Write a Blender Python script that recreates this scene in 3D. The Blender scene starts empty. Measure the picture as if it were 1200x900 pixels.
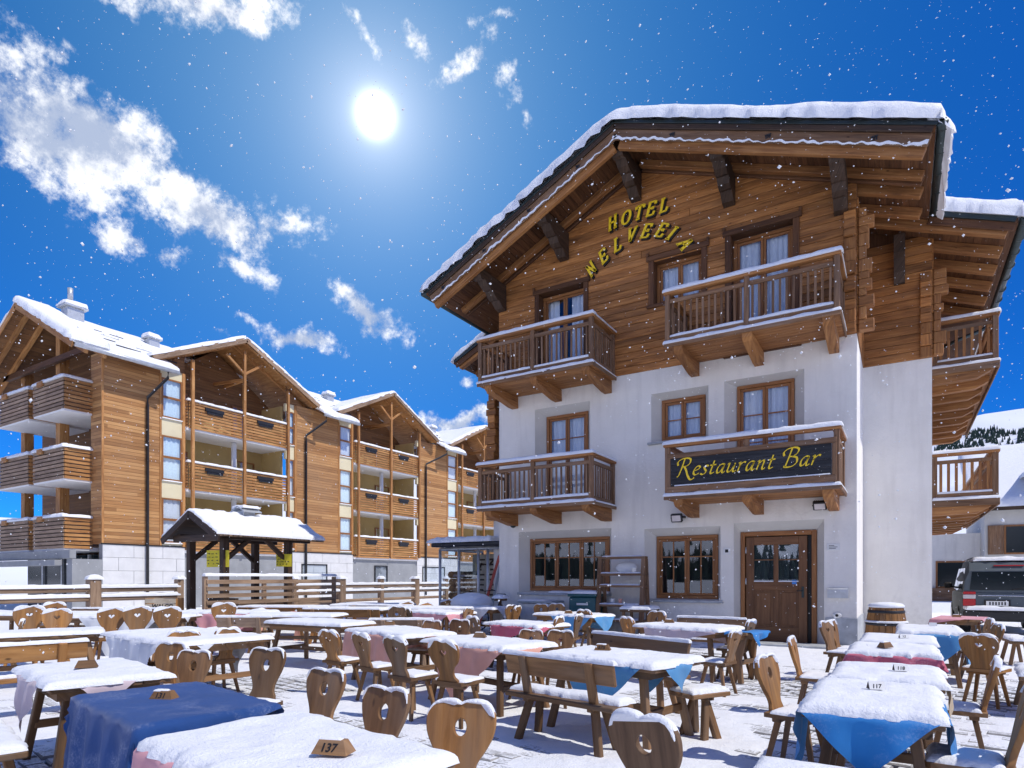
import bpy, bmesh, math, random
import numpy as np
from mathutils import Vector, Matrix
random.seed(7)
R = math.radians
scene = bpy.context.scene
COL = scene.collection

# ------------------------------------------------------------------ camera
cam_d = bpy.data.cameras.new('camera'); cam = bpy.data.objects.new('camera', cam_d); COL.objects.link(cam)
cam_d.sensor_width = 36.0; cam_d.lens = 22.11; cam_d.shift_y = 0.1892
cam_d.clip_start = 0.05; cam_d.clip_end = 6000
YAW = R(31.7)
cam.location = (0, 0, 1.45); cam.rotation_euler = (R(90), 0, YAW)
scene.camera = cam
scene.render.resolution_x = 1024; scene.render.resolution_y = 768

# ------------------------------------------------------------------ light
SUN_EL, SUN_AZ = 54.0, 4.0            # azimuth counted from +X towards +Y
sdir = Vector((math.cos(R(SUN_EL))*math.cos(R(SUN_AZ)), math.cos(R(SUN_EL))*math.sin(R(SUN_AZ)), math.sin(R(SUN_EL))))
sl = bpy.data.lights.new('sun', 'SUN'); so = bpy.data.objects.new('sun', sl); COL.objects.link(so)
sl.energy = 2.5; sl.angle = R(0.55); sl.color = (1.0, 0.955, 0.88)
so.rotation_euler = (-sdir).to_track_quat('-Z', 'Y').to_euler(); so.location = sdir*60

scene.view_settings.view_transform = 'Standard'; scene.view_settings.look = 'None'
scene.view_settings.exposure = 0.5; scene.view_settings.gamma = 1.0
try: scene.view_settings.use_curve_mapping = False
except Exception: pass

# ------------------------------------------------------------------ sky
def pix_dir(px, py):
    """azimuth (left of +Y positive) and elevation of a sky feature measured in the photograph"""
    t = (px-600)/737.0
    az = YAW - math.atan(t)
    el = math.atan((677-py)/737.0*math.cos(math.atan(t)))
    return az, el
world = bpy.data.worlds.new('World'); scene.world = world; world.use_nodes = True
wn, wl = world.node_tree.nodes, world.node_tree.links
wn.clear()
def wnode(t, **kw):
    n = wn.new(t)
    for k, v in kw.items(): setattr(n, k, v)
    return n
def wm(op, a, b=None, clamp=False):
    n = wn.new('ShaderNodeMath'); n.operation = op; n.use_clamp = clamp
    for i, x in enumerate((a, b)):
        if x is None: continue
        if isinstance(x, (int, float)): n.inputs[i].default_value = x
        else: wl.new(x, n.inputs[i])
    return n.outputs[0]
def wramp(x, lo, hi, a=0.0, b=1.0):
    n = wn.new('ShaderNodeMapRange'); n.interpolation_type = 'SMOOTHSTEP'
    wl.new(x, n.inputs[0])
    for i, v in zip((1, 2, 3, 4), (lo, hi, a, b)): n.inputs[i].default_value = v
    return n.outputs[0]
def wmix(f, a, b):
    n = wn.new('ShaderNodeMix'); n.data_type = 'RGBA'
    if isinstance(f, (int, float)): n.inputs[0].default_value = f
    else: wl.new(f, n.inputs[0])
    for i, x in ((6, a), (7, b)):
        if isinstance(x, tuple): n.inputs[i].default_value = x
        else: wl.new(x, n.inputs[i])
    return n.outputs[2]
sky = wnode('ShaderNodeTexSky'); sky.sky_type = 'NISHITA'; sky.sun_disc = False
sky.sun_elevation = R(SUN_EL); sky.sun_rotation = R(90-SUN_AZ)
sky.altitude = 2600; sky.air_density = 1.0; sky.dust_density = 0.1; sky.ozone_density = 1.2
tc = wnode('ShaderNodeTexCoord')
sep = wnode('ShaderNodeSeparateXYZ'); wl.new(tc.outputs['Generated'], sep.inputs[0])
az = wm('ARCTAN2', wm('MULTIPLY', sep.outputs[0], -1.0), sep.outputs[1])
el = wm('ARCSINE', sep.outputs[2])
nz = wnode('ShaderNodeTexNoise'); nz.inputs['Scale'].default_value = 13.0; nz.inputs['Detail'].default_value = 9.0; nz.inputs['Roughness'].default_value = 0.62
wl.new(tc.outputs['Generated'], nz.inputs['Vector'])
nz2 = wnode('ShaderNodeTexNoise'); nz2.inputs['Scale'].default_value = 42.0; nz2.inputs['Detail'].default_value = 8.0; nz2.inputs['Roughness'].default_value = 0.68
mp = wnode('ShaderNodeMapping'); mp.inputs['Location'].default_value = (3.1, 1.7, 5.2)
wl.new(tc.outputs['Generated'], mp.inputs[0]); wl.new(mp.outputs[0], nz2.inputs['Vector'])
dn = wnode('ShaderNodeTexNoise'); dn.inputs['Scale'].default_value = 7.0; dn.inputs['Detail'].default_value = 5.0
wl.new(tc.outputs['Generated'], dn.inputs['Vector'])
dsep = wnode('ShaderNodeSeparateColor'); wl.new(dn.outputs['Color'], dsep.inputs[0])
azd = wm('ADD', az, wm('MULTIPLY', wm('SUBTRACT', dsep.outputs[0], 0.5), 0.16))
eld = wm('ADD', el, wm('MULTIPLY', wm('SUBTRACT', dsep.outputs[1], 0.5), 0.12))
# clouds: centre line from one point to another, half width, strength (all measured in the photograph, stored as world directions)
CLOUDS = [((-30, 110), (160, 195), 70, 1.15), ((110, 185), (345, 275), 46, 1.1), ((130, -10), (350, 10), 34, 0.9), ((300, 20), (320, 45), 22, 0.6),
          ((105, 262), (180, 290), 17, 0.7), ((200, 292), (240, 298), 14, 0.55), ((272, 290), (312, 318), 16, 0.65),
          ((385, 352), (480, 385), 24, 1.0), ((318, 392), (408, 410), 20, 0.95), ((260, 400), (300, 405), 9, .45),
          ((432, 14), (438, 48), 10, 0.45), ((484, 50), (502, 66), 14, 0.5), ((520, 100), (570, 62), 20, 0.62), ((585, 90), (600, 110), 9, .4),
          ((604, 125), (612, 142), 9, 0.4), ((480, 500), (585, 490), 22, 1.0), ((545, 455), (556, 462), 9, 0.7), ((520, 520), (600, 512), 14, 0.9),
          ((300, 380), (312, 386), 8, .4), ((590, 30), (540, 40), 8, .35)]
tot = None
for p0, p1, w, s in CLOUDS:
    a0, e0 = pix_dir(*p0); a1, e1 = pix_dir(*p1)
    ca, ce = (a0+a1)/2, (e0+e1)/2
    dx, dy = (a1-a0)/2, (e1-e0)/2
    L = math.hypot(dx, dy); ux, uy = dx/L, dy/L
    wr = w/737.0*0.72
    L = L + wr*0.7
    x = wm('SUBTRACT', azd, ca); y = wm('SUBTRACT', eld, ce)
    a = wm('ADD', wm('MULTIPLY', x, ux/L), wm('MULTIPLY', y, uy/L))
    b = wm('ADD', wm('MULTIPLY', x, -uy/wr), wm('MULTIPLY', y, ux/wr))
    d = wm('SQRT', wm('ADD', wm('MULTIPLY', a, a), wm('MULTIPLY', b, b)))
    m = wm('MULTIPLY', wm('SUBTRACT', 1.0, d), s)
    tot = m if tot is None else wm('MAXIMUM', tot, m)
ns = wm('ADD', wm('MULTIPLY', wm('SUBTRACT', nz.outputs[0], 0.5), 1.6), wm('MULTIPLY', wm('SUBTRACT', nz2.outputs[0], 0.5), 1.9))
dens_in = wramp(wm('ADD', tot, ns), 0.0, 0.72)
gate = wramp(tot, -0.75, 0.0)
dens_in = wm('MULTIPLY', dens_in, gate)
# the same broken cloud goes on round the rest of the sky
bsep = wm('ADD', wm('MULTIPLY', sep.outputs[0], -math.sin(YAW)), wm('MULTIPLY', sep.outputs[1], math.cos(YAW)))
far = wramp(bsep, 0.15, 0.45, 1.0, 0.0)
nz3 = wnode('ShaderNodeTexNoise'); nz3.inputs['Scale'].default_value = 3.2; nz3.inputs['Detail'].default_value = 9.0; nz3.inputs['Roughness'].default_value = 0.6
wl.new(tc.outputs['Generated'], nz3.inputs['Vector'])
dens = wm('MAXIMUM', dens_in, wm('MULTIPLY', wramp(nz3.outputs[0], 0.53, 0.66), far))
shade = wramp(wm('ADD', wm('ADD', nz.outputs[0], wm('MULTIPLY', nz2.outputs[0], 0.6)), wm('MULTIPLY', tot, -0.10)), 0.60, 0.90)
ccol = wmix(shade, (2.3, 2.7, 3.6, 1), (5.7, 5.75, 5.9, 1))
# blue of the sky, a little deeper than the model as at this height
hs = wnode('ShaderNodeHueSaturation'); hs.inputs['Saturation'].default_value = 1.15; hs.inputs['Hue'].default_value = 0.5; hs.inputs['Value'].default_value = 1.10
wl.new(sky.outputs[0], hs.inputs['Color'])
tint = wnode('ShaderNodeVectorMath', operation='MULTIPLY'); wl.new(hs.outputs[0], tint.inputs[0]); tint.inputs[1].default_value = (0.03, 0.245, 0.575)
# aureole of the sun seen in the picture
ga, ge = pix_dir(440, 135)
gd = Vector((-math.sin(ga)*math.cos(ge), math.cos(ga)*math.cos(ge), math.sin(ge)))
vd = wnode('ShaderNodeVectorMath', operation='DOT_PRODUCT'); wl.new(tc.outputs['Generated'], vd.inputs[0]); vd.inputs[1].default_value = gd
ang = wm('ARCCOSINE', wm('MINIMUM', vd.outputs['Value'], 0.999999))
g1 = wm('POWER', 2.718, wm('MULTIPLY', wm('MULTIPLY', ang, ang), -1/(0.017**2)))
g2 = wm('POWER', 2.718, wm('MULTIPLY', ang, -1/0.044))
glow = wm('ADD', wm('MULTIPLY', g1, 16.0), wm('MULTIPLY', g2, 2.6))
broad = wnode('ShaderNodeCombineXYZ')                 # light scattered round it, wider in the blue
for i, (a_, s_) in enumerate(((1.7, .155), (2.25, .28), (2.5, .41))): wl.new(wm('MULTIPLY', wm('POWER', 2.718, wm('MULTIPLY', ang, -1/s_)), a_), broad.inputs[i])
gc = wnode('ShaderNodeVectorMath', operation='SCALE'); gc.inputs[0].default_value = (1.0, 0.99, 0.97); wl.new(glow, gc.inputs['Scale'])
add = wnode('ShaderNodeVectorMath', operation='ADD'); add2 = wnode('ShaderNodeVectorMath', operation='ADD'); wl.new(tint.outputs[0], add2.inputs[0]); wl.new(broad.outputs[0], add2.inputs[1])
skyc = wmix(wm('MULTIPLY', dens, 0.95), add2.outputs[0], ccol)
wl.new(skyc, add.inputs[0]); wl.new(gc.outputs[0], add.inputs[1])
bg = wnode('ShaderNodeBackground'); bg.inputs['Strength'].default_value = 0.15
wl.new(add.outputs[0], bg.inputs['Color'])
wo = wnode('ShaderNodeOutputWorld'); wl.new(bg.outputs[0], wo.inputs[0])

# ------------------------------------------------------------------ object helpers
WM = {}
def tag(o, label=None, cat=None, group=None, kind=None):
    if label: o['label'] = label
    if cat: o['category'] = cat
    if group: o['group'] = group
    if kind: o['kind'] = kind
    return o
def link(o, parent=None, M=None):
    COL.objects.link(o)
    M = M if M is not None else Matrix.Identity(4)
    if parent is not None:
        o.parent = parent
        o.matrix_parent_inverse = WM[parent.name].inverted()
    o.matrix_basis = M
    WM[o.name] = M.copy()
    return o
def empty(name, loc=(0, 0, 0), label=None, cat=None, group=None):
    o = bpy.data.objects.new(name, None); o.empty_display_size = 0.2
    link(o, None, Matrix.Translation(Vector(loc)))
    return tag(o, label, cat, group)
def meshobj(name, me, parent=None, M=None):
    return link(bpy.data.objects.new(name, me), parent, M)
def copy_tree(o, parent=None):
    c = o.copy(); COL.objects.link(c)
    if parent is not None: c.parent = parent
    for ch in o.children: copy_tree(ch, c)
    return c
def place(o, x, y, z=0.0, rz=0.0):
    o.matrix_basis = Matrix.Translation((x, y, z)) @ Matrix.Rotation(R(rz), 4, 'Z')
    return o

class MB:
    """collects shapes into one mesh, with grain-aligned UVs and a random value per piece"""
    def __init__(s): s.v = []; s.f = []; s.uv = []; s.r = []; s.sm = []; s.mi = []
    def add(s, vs, fs, uvs=None, M=None, smooth=False, rnd=None, mi=0, axis=None):
        b = len(s.v)
        vs = [Vector(p) for p in vs]
        if uvs is None:
            if axis is None:
                mn = [min(p[i] for p in vs) for i in range(3)]; mx = [max(p[i] for p in vs) for i in range(3)]
                ext = [mx[i]-mn[i] for i in range(3)]; axis = ext.index(max(ext))
            o1, o2 = [i for i in range(3) if i != axis]
            ou, ov = random.random()*37, random.random()*37
            uvs = [(p[axis]+ou, p[o1]+p[o2]*0.83+ov) for p in vs]
        if M is not None: vs = [M @ p for p in vs]
        s.v += vs
        rr = random.random() if rnd is None else rnd
        for f in fs:
            s.f.append([b+i for i in f]); s.uv += [uvs[i] for i in f]; s.r.append(rr); s.sm.append(smooth); s.mi.append(mi)
        return s
    def box(s, c, d, M=None, ch=0.0, rnd=None, mi=0):
        x, y, z = (q/2 for q in d); T = Matrix.Translation(Vector(c))
        T = (M @ T) if M is not None else T
        if ch <= 0:
            vs = [(-x,-y,-z),(x,-y,-z),(x,y,-z),(-x,y,-z),(-x,-y,z),(x,-y,z),(x,y,z),(-x,y,z)]
            fs = [(0,3,2,1),(4,5,6,7),(0,1,5,4),(1,2,6,5),(2,3,7,6),(3,0,4,7)]
            return s.add(vs, fs, M=T, rnd=rnd, mi=mi)
        ch = min(ch, min(x, y, z)*0.8)
        vs = []; ix = {}
        for sx in (-1, 1):
            for sy in (-1, 1):
                for sz in (-1, 1):
                    for a in range(3):
                        p = [sx*(x-(ch if a != 0 else 0)), sy*(y-(ch if a != 1 else 0)), sz*(z-(ch if a != 2 else 0))]
                        ix[(sx, sy, sz, a)] = len(vs); vs.append(p)
        fs = []
        for a in range(3):
            b, c2 = [(1, 2), (2, 0), (0, 1)][a]
            for sg in (-1, 1):
                q = []
                for (u, w) in ((-1, -1), (1, -1), (1, 1), (-1, 1)):
                    k = [0, 0, 0]; k[a] = sg; k[b] = u; k[c2] = w; q.append(ix[(k[0], k[1], k[2], a)])
                fs.append(q if sg > 0 else q[::-1])
            for u in (-1, 1):          # edges parallel to axis a
                for w in (-1, 1):
                    k0 = [0, 0, 0]; k0[b] = u; k0[c2] = w
                    k0[a] = -1; e0 = tuple(k0); k0[a] = 1; e1 = tuple(k0)
                    q = [ix[e0+(b,)], ix[e1+(b,)], ix[e1+(c2,)], ix[e0+(c2,)]]
                    fs.append(q if u*w < 0 else q[::-1])
        for sx in (-1, 1):
            for sy in (-1, 1):
                for sz in (-1, 1):
                    q = [ix[(sx, sy, sz, a)] for a in range(3)]
                    fs.append(q if sx*sy*sz > 0 else q[::-1])
        return s.add(vs, fs, M=T, rnd=rnd, mi=mi)
    def b6(s, x0, x1, y0, y1, z0, z1, ch=0.0, rnd=None, mi=0):
        return s.box(((x0+x1)/2, (y0+y1)/2, (z0+z1)/2), (abs(x1-x0), abs(y1-y0), abs(z1-z0)), ch=ch, rnd=rnd, mi=mi)
    def beam(s, p0, p1, w, h, ch=0.0, up=(0, 0, 1), off=0.0, rnd=None, mi=0):
        """box from p0 to p1; w across, h along 'up'"""
        M, L = frame(p0, p1, up)
        return s.box((L/2, 0, off), (L, w, h), M=M, ch=ch, rnd=rnd, mi=mi)
    def tube(s, pts, r, n=8, cap=True, mi=0, r2=None):
        pts = [Vector(p) for p in pts]; vs = []; fs = []; uvs = []; acc = 0
        for i, p in enumerate(pts):
            d = (pts[min(i+1, len(pts)-1)]-pts[max(i-1, 0)]).normalized()
            up = Vector((0, 0, 1)) if abs(d.z) < 0.95 else Vector((1, 0, 0))
            a = d.cross(up).normalized(); b = a.cross(d)
            rr = r if r2 is None else r+(r2-r)*i/(len(pts)-1)
            if i: acc += (p-pts[i-1]).length
            for k in range(n):
                t = 2*math.pi*k/n
                vs.append(p+a*(math.cos(t)*rr)+b*(math.sin(t)*rr)); uvs.append((acc, t*rr))
        for i in range(len(pts)-1):
            for k in range(n):
                fs.append((i*n+k, (i+1)*n+k, (i+1)*n+(k+1) % n, i*n+(k+1) % n))
        if cap: fs += [tuple(range(n)), tuple(reversed(range((len(pts)-1)*n, len(pts)*n)))]
        return s.add(vs, fs, uvs, smooth=True, mi=mi)
    def lathe(s, prof, n=16, M=None, mi=0, smooth=True):
        vs = []; fs = []; uvs = []
        for i, (r, z) in enumerate(prof):
            for k in range(n):
                t = 2*math.pi*k/n; vs.append((r*math.cos(t), r*math.sin(t), z)); uvs.append((z, t*max(r, .1)))
        for i in range(len(prof)-1):
            for k in range(n): fs.append((i*n+k, i*n+(k+1) % n, (i+1)*n+(k+1) % n, (i+1)*n+k))
        fs += [tuple(reversed(range(n))), tuple(range((len(prof)-1)*n, len(prof)*n))]
        return s.add(vs, fs, uvs, M=M, smooth=smooth, mi=mi)
    def prism(s, poly, y0, y1, M=None, axis=None, mi=0, smooth=False):
        """polygon given in (x, z), extruded along y"""
        n = len(poly)
        ar = sum(poly[i][0]*poly[(i+1) % n][1]-poly[(i+1) % n][0]*poly[i][1] for i in range(n))
        if ar < 0: poly = poly[::-1]
        vs = [(p[0], y0, p[1]) for p in poly]+[(p[0], y1, p[1]) for p in poly]
        fs = [tuple(range(n)), tuple(reversed(range(n, 2*n)))]
        fs += [(i, i+n, (i+1) % n+n, (i+1) % n) for i in range(n)]
        return s.add(vs, fs, M=M, axis=axis, mi=mi, smooth=smooth)
    def mesh(s, name, *mats):
        me = bpy.data.meshes.new(name)
        me.from_pydata([tuple(p) for p in s.v], [], s.f)
        uvl = me.uv_layers.new(name='UVMap')
        uvl.data.foreach_set('uv', [c for p in s.uv for c in p])
        at = me.attributes.new('rnd', 'FLOAT', 'FACE'); at.data.foreach_set('value', s.r)
        me.polygons.foreach_set('use_smooth', s.sm)
        for m in mats: me.materials.append(m)
        if len(mats) > 1: me.polygons.foreach_set('material_index', s.mi)
        me.update()
        return me
    def build(s, name, mat, parent=None, M=None):
        mats = mat if isinstance(mat, (list, tuple)) else [mat]
        return meshobj(name, s.mesh(name, *mats), parent, M)
def frame(p0, p1, up=(0, 0, 1)):
    p0, p1 = Vector(p0), Vector(p1); d = p1-p0; L = d.length; d = d/L
    up = Vector(up)
    if abs(d.dot(up)) > 0.995: up = Vector((0, 1, 0))
    y = up.cross(d).normalized(); z = d.cross(y)
    M = Matrix((d, y, z)).transposed().to_4x4(); M.translation = p0
    return M, L

# numpy value noise ---------------------------------------------------------
_rs = np.random.RandomState(11); _T = _rs.rand(256, 256)
def vnoise(x, y):
    x = np.asarray(x, float); y = np.asarray(y, float)
    xi = np.floor(x).astype(int); yi = np.floor(y).astype(int); fx = x-xi; fy = y-yi
    fx = fx*fx*(3-2*fx); fy = fy*fy*(3-2*fy)
    g = lambda a, b: _T[a % 256, b % 256]
    return (g(xi, yi)*(1-fx)+g(xi+1, yi)*fx)*(1-fy)+(g(xi, yi+1)*(1-fx)+g(xi+1, yi+1)*fx)*fy
def fbm(x, y, o=4):
    t = 0; a = 0.5; n = 0
    for i in range(o): t = t+a*vnoise(np.asarray(x)*2**i+17.3*i, np.asarray(y)*2**i+9.1*i); n += a; a *= 0.5
    return t/n

def snow_mesh(name, P, LU, LV, t, edge=0.05, nu=12, nv=8, seed=0.0, lump=0.35, ns=5.0, zmin=0.0, cap=True):
    """lumpy snow lying on the surface P(u in 0..1, v in 0..1); rounded rim"""
    def knots(n, L):
        e = min(edge/L, 0.3); a = [0, e*0.12, e*0.45, e]; m = max(n-6, 2)
        return a+[e+(1-2*e)*(i+1)/m for i in range(m-1)]+[1-q for q in a[::-1]]
    us, vs_ = knots(nu, LU), knots(nv, LV)
    U, V = np.meshgrid(us, vs_, indexing='ij')
    D = np.minimum(np.minimum(U, 1-U)*LU, np.minimum(V, 1-V)*LV)
    q = np.clip(D/edge, 0, 1); prof = np.sqrt(np.clip(1-(1-q)**2, 0, 1))
    n1 = fbm(U*LU*ns+seed*7.7, V*LV*ns+seed*3.1, 5)
    H = t*prof*(1-lump+2*lump*n1)
    nU, nV = U.shape
    jit = (fbm(U*LU*12+seed, V*LV*12+2.5*seed, 3)-0.5)*edge*1.1*(1-q)
    vs = []; 
    for i in range(nU):
        for j in range(nV):
            p = P(float(U[i, j]), float(V[i, j])); vs.append((p[0]+float(jit[i, j]), p[1]+float(jit[i, j]), p[2]+float(H[i, j])+zmin))
    fs = [(i*nV+j, (i+1)*nV+j, (i+1)*nV+j+1, i*nV+j+1) for i in range(nU-1) for j in range(nV-1)]
    rim = [i*nV for i in range(nU)]+[(nU-1)*nV+j for j in range(1, nV)]+[i*nV+nV-1 for i in range(nU-2, -1, -1)]+[j for j in range(nV-2, 0, -1)]
    a, b = Vector(vs[(0)*nV]), Vector(vs[(nU-1)*nV]); c = Vector(vs[nV-1])
    if (b-a).cross(c-a).z < 0: fs = [f[::-1] for f in fs]
    else: rim = rim[::-1]
    m = MB(); m.add(vs, fs, uvs=[(p[0], p[1]) for p in vs], smooth=True); cap and m.add([vs[i] for i in rim], [tuple(range(len(rim)))], uvs=[(0, 0)]*len(rim))
    return m.mesh(name, M_['snow'])
def snow_rect(name, x0, x1, y0, y1, z, t, parent, M=None, **k):
    me = snow_mesh(name, lambda u, v: (x0+(x1-x0)*u, y0+(y1-y0)*v, z), abs(x1-x0), abs(y1-y0), t, **k)
    return meshobj(name, me, parent, M)
def snow_line(name, p0, p1, w, t, parent, seed=0, M=None, **k):
    """snow along a rail"""
    p0, p1 = Vector(p0), Vector(p1); d = (p1-p0); s = d.cross(Vector((0, 0, 1))).normalized()
    L = d.length
    me = snow_mesh(name, lambda u, v: p0+d*u+s*(v-0.5)*w, L, w, t, edge=min(0.03, w*.3), nu=max(10, int(L*9)), nv=8, seed=seed, **k)
    return meshobj(name, me, parent, M)

def curve_mesh(name, loops, ext, bev, mat, res=8):
    """filled outline with holes, extruded; loops in (x, z) -> mesh standing in XZ"""
    cu = bpy.data.curves.new(name, 'CURVE'); cu.dimensions = '2D'; cu.fill_mode = 'BOTH'; cu.extrude = max(ext-bev, 0.0005); cu.bevel_depth = bev; cu.bevel_resolution = 1
    for lp in loops:
        sp = cu.splines.new('POLY'); sp.points.add(len(lp)-1); sp.use_cyclic_u = True
        for i, (x, z) in enumerate(lp): sp.points[i].co = (x, z, 0, 1)
    o = bpy.data.objects.new(name, cu)
    COL.objects.link(o)
    dg = bpy.context.evaluated_depsgraph_get(); me = bpy.data.meshes.new_from_object(o.evaluated_get(dg))
    bpy.data.objects.remove(o); bpy.data.curves.remove(cu)
    me.transform(Matrix.Rotation(R(90), 4, 'X'))
    return finish_mesh(me, name, mat)
def finish_mesh(me, name, mat):
    me.name = name
    if not me.uv_layers: me.uv_layers.new(name='UVMap')
    uv = me.uv_layers[0].data
    for lp in me.loops:
        c = me.vertices[lp.vertex_index].co; uv[lp.index].uv = (c.z, c.x+c.y*.8)
    me.materials.clear(); me.materials.append(mat)
    return me
def text_mesh(name, txt, size, ext, mat, shear=0.0, bold=0.0):
    cu = bpy.data.curves.new(name, 'FONT'); cu.body = txt; cu.size = size; cu.extrude = ext; cu.shear = shear; cu.offset = bold
    cu.align_x = 'CENTER'; cu.align_y = 'CENTER'
    o = bpy.data.objects.new(name, cu); COL.objects.link(o)
    dg = bpy.context.evaluated_depsgraph_get(); me = bpy.data.meshes.new_from_object(o.evaluated_get(dg))
    bpy.data.objects.remove(o); bpy.data.curves.remove(cu)
    me.transform(Matrix.Rotation(R(90), 4, 'X'))
    return finish_mesh(me, name, mat)

# ------------------------------------------------------------------ materials
M_ = {}
class MT:
    def __init__(s, name):
        m = bpy.data.materials.new(name); m.use_nodes = True; s.m = m; s.n = m.node_tree.nodes; s.l = m.node_tree.links
        s.b = s.n['Principled BSDF']; M_[name] = m
    def node(s, t, **kw):
        n = s.n.new(t)
        for k, v in kw.items(): setattr(n, k, v)
        return n
    def inp(s, n, i, x):
        if hasattr(x, 'is_linked') or hasattr(x, 'links'): s.l.new(x, n.inputs[i])
        else: n.inputs[i].default_value = x
    def math(s, op, a, b=0.0):
        n = s.node('ShaderNodeMath', operation=op); s.inp(n, 0, a); s.inp(n, 1, b); return n.outputs[0]
    def noise(s, vec, scale, detail=4, rough=0.55, dist=0.0):
        n = s.node('ShaderNodeTexNoise'); s.l.new(vec, n.inputs['Vector'])
        n.inputs['Scale'].default_value = scale; n.inputs['Detail'].default_value = detail; n.inputs['Roughness'].default_value = rough; n.inputs['Distortion'].default_value = dist
        return n.outputs[0]
    def map(s, vec, scale=(1, 1, 1), loc=(0, 0, 0), rot=(0, 0, 0)):
        n = s.node('ShaderNodeMapping'); s.l.new(vec, n.inputs[0]); n.inputs['Scale'].default_value = scale; s.inp(n, 'Location', loc); n.inputs['Rotation'].default_value = rot
        return n.outputs[0]
    def ramp(s, x, stops):
        n = s.node('ShaderNodeValToRGB'); s.l.new(x, n.inputs[0]); e = n.color_ramp.elements
        while len(e) < len(stops): e.new(0.5)
        for q, (p, c) in zip(e, stops): q.position = p; q.color = (c[0], c[1], c[2], 1)
        return n.outputs[0]
    def mix(s, f, a, b, mode='MIX'):
        n = s.node('ShaderNodeMix', data_type='RGBA', blend_type=mode)
        s.inp(n, 0, f)
        for i, x in ((6, a), (7, b)):
            if isinstance(x, tuple): n.inputs[i].default_value = (x[0], x[1], x[2], 1)
            else: s.l.new(x, n.inputs[i])
        return n.outputs[2]
    def range(s, x, a, b, c=0.0, d=1.0):
        n = s.node('ShaderNodeMapRange'); s.l.new(x, n.inputs[0])
        for i, v in zip((1, 2, 3, 4), (a, b, c, d)): n.inputs[i].default_value = v
        return n.outputs[0]
    def bump(s, h, st, dist=0.01):
        n = s.node('ShaderNodeBump'); n.inputs['Strength'].default_value = st; n.inputs['Distance'].default_value = dist
        s.l.new(h, n.inputs['Height']); s.l.new(n.outputs[0], s.b.inputs['Normal'])
    def base(s, c): s.inp(s.b, 'Base Color', (c[0], c[1], c[2], 1) if isinstance(c, tuple) else c)
    def rough(s, r): s.inp(s.b, 'Roughness', r)
    def uv(s): return s.node('ShaderNodeUVMap').outputs[0]
    def obj(s): return s.node('ShaderNodeTexCoord').outputs['Object']
    def pos(s): return s.node('ShaderNodeNewGeometry').outputs['Position']
    def rnd(s):
        a = s.node('ShaderNodeAttribute', attribute_name='rnd'); o = s.node('ShaderNodeObjectInfo')
        return s.math('FRACT', s.math('ADD', a.outputs['Fac'], o.outputs['Random']))
def plain(name, c, rough=0.6, metal=0.0, spec=None, var=0.12, scale=6.0):
    t = MT(name); n = t.noise(t.obj(), scale, 5)
    d = tuple(q*(1-var) for q in c); l = tuple(min(q*(1+var), 1) for q in c)
    t.base(t.ramp(n, [(0.3, d), (0.7, l)])); t.rough(rough); t.b.inputs['Metallic'].default_value = metal
    if spec is not None: t.b.inputs['Specular IOR Level'].default_value = spec
    return t
def wood(name, dark, mid, light, rough=0.62, across=26.0, along=1.6, knots=True, var=0.5, bump=0.5, grey=None, greyamt=0.35):
    t = MT(name); uv = t.uv(); r = t.rnd()
    off = t.node('ShaderNodeCombineXYZ'); t.l.new(t.math('MULTIPLY', r, 61.0), off.inputs[0]); t.l.new(t.math('MULTIPLY', r, 23.0), off.inputs[1])
    v = t.map(uv, (along, across, 1), off.outputs[0])
    g = t.noise(v, 1.0, 6, 0.62, 0.35)
    v2 = t.map(uv, (along*0.35, across*0.16, 1), off.outputs[0]); g2 = t.noise(v2, 1.0, 3, 0.5, 0.9)
    f = t.math('ADD', t.math('MULTIPLY', g, 0.62), t.math('MULTIPLY', g2, 0.38))
    c = t.ramp(f, [(0.30, dark), (0.49, mid), (0.68, light)])
    if knots:
        vk = t.map(uv, (1.0, 2.6, 1), off.outputs[0])
        vo = t.node('ShaderNodeTexVoronoi'); t.l.new(vk, vo.inputs['Vector']); vo.inputs['Scale'].default_value = 2.6
        k = t.range(vo.outputs['Distance'], 0.035, 0.10, 0.85, 0.0)
        c = t.mix(k, c, tuple(q*0.35 for q in dark))
    if grey:
        gw = t.range(t.noise(t.map(uv, (0.8, 5, 1), off.outputs[0]), 1.0, 4), 0.45, 0.75, 0.0, greyamt)
        c = t.mix(gw, c, grey)
    hv = t.node('ShaderNodeHueSaturation'); t.l.new(c, hv.inputs['Color']); hv.inputs['Saturation'].default_value = .97; t.l.new(t.range(r, 0, 1, 1-var/2, 1+var/2), hv.inputs['Value'])
    t.base(hv.outputs[0]); t.rough(rough); t.bump(g, bump, 0.004); t.b.inputs['Specular IOR Level'].default_value = 0.35
    return t

t = MT('snow'); p = t.pos(); n1 = t.noise(p, 55, 4, .6); n2 = t.noise(p, 7, 4)
t.base(t.ramp(n2, [(0.3, (0.86, 0.88, 0.915)), (0.7, (0.92, 0.93, 0.945))])); t.rough(0.75); t.b.inputs['Specular IOR Level'].default_value = 0.25
n4 = t.noise(p, 160, 3, .7); t.bump(t.math('ADD', t.math('ADD', n1, t.math('MULTIPLY', n4, .5)), t.math('MULTIPLY', n2, 2.2)), 0.55, 0.022)
t = MT('plaster'); p = t.pos(); n1 = t.noise(p, 22, 5); n2 = t.noise(p, 0.9, 5, .6); n3 = t.noise(t.map(p, (3, 3, .35)), 1.0, 4)
c = t.ramp(n2, [(0.3, (0.76, 0.735, 0.685)), (0.7, (0.86, 0.83, 0.775))]); c = t.mix(t.range(n3, .50, .75, 0, .45), c, (0.56, 0.53, 0.49))
sz = t.node('ShaderNodeSeparateXYZ'); t.l.new(p, sz.inputs[0])
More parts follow.
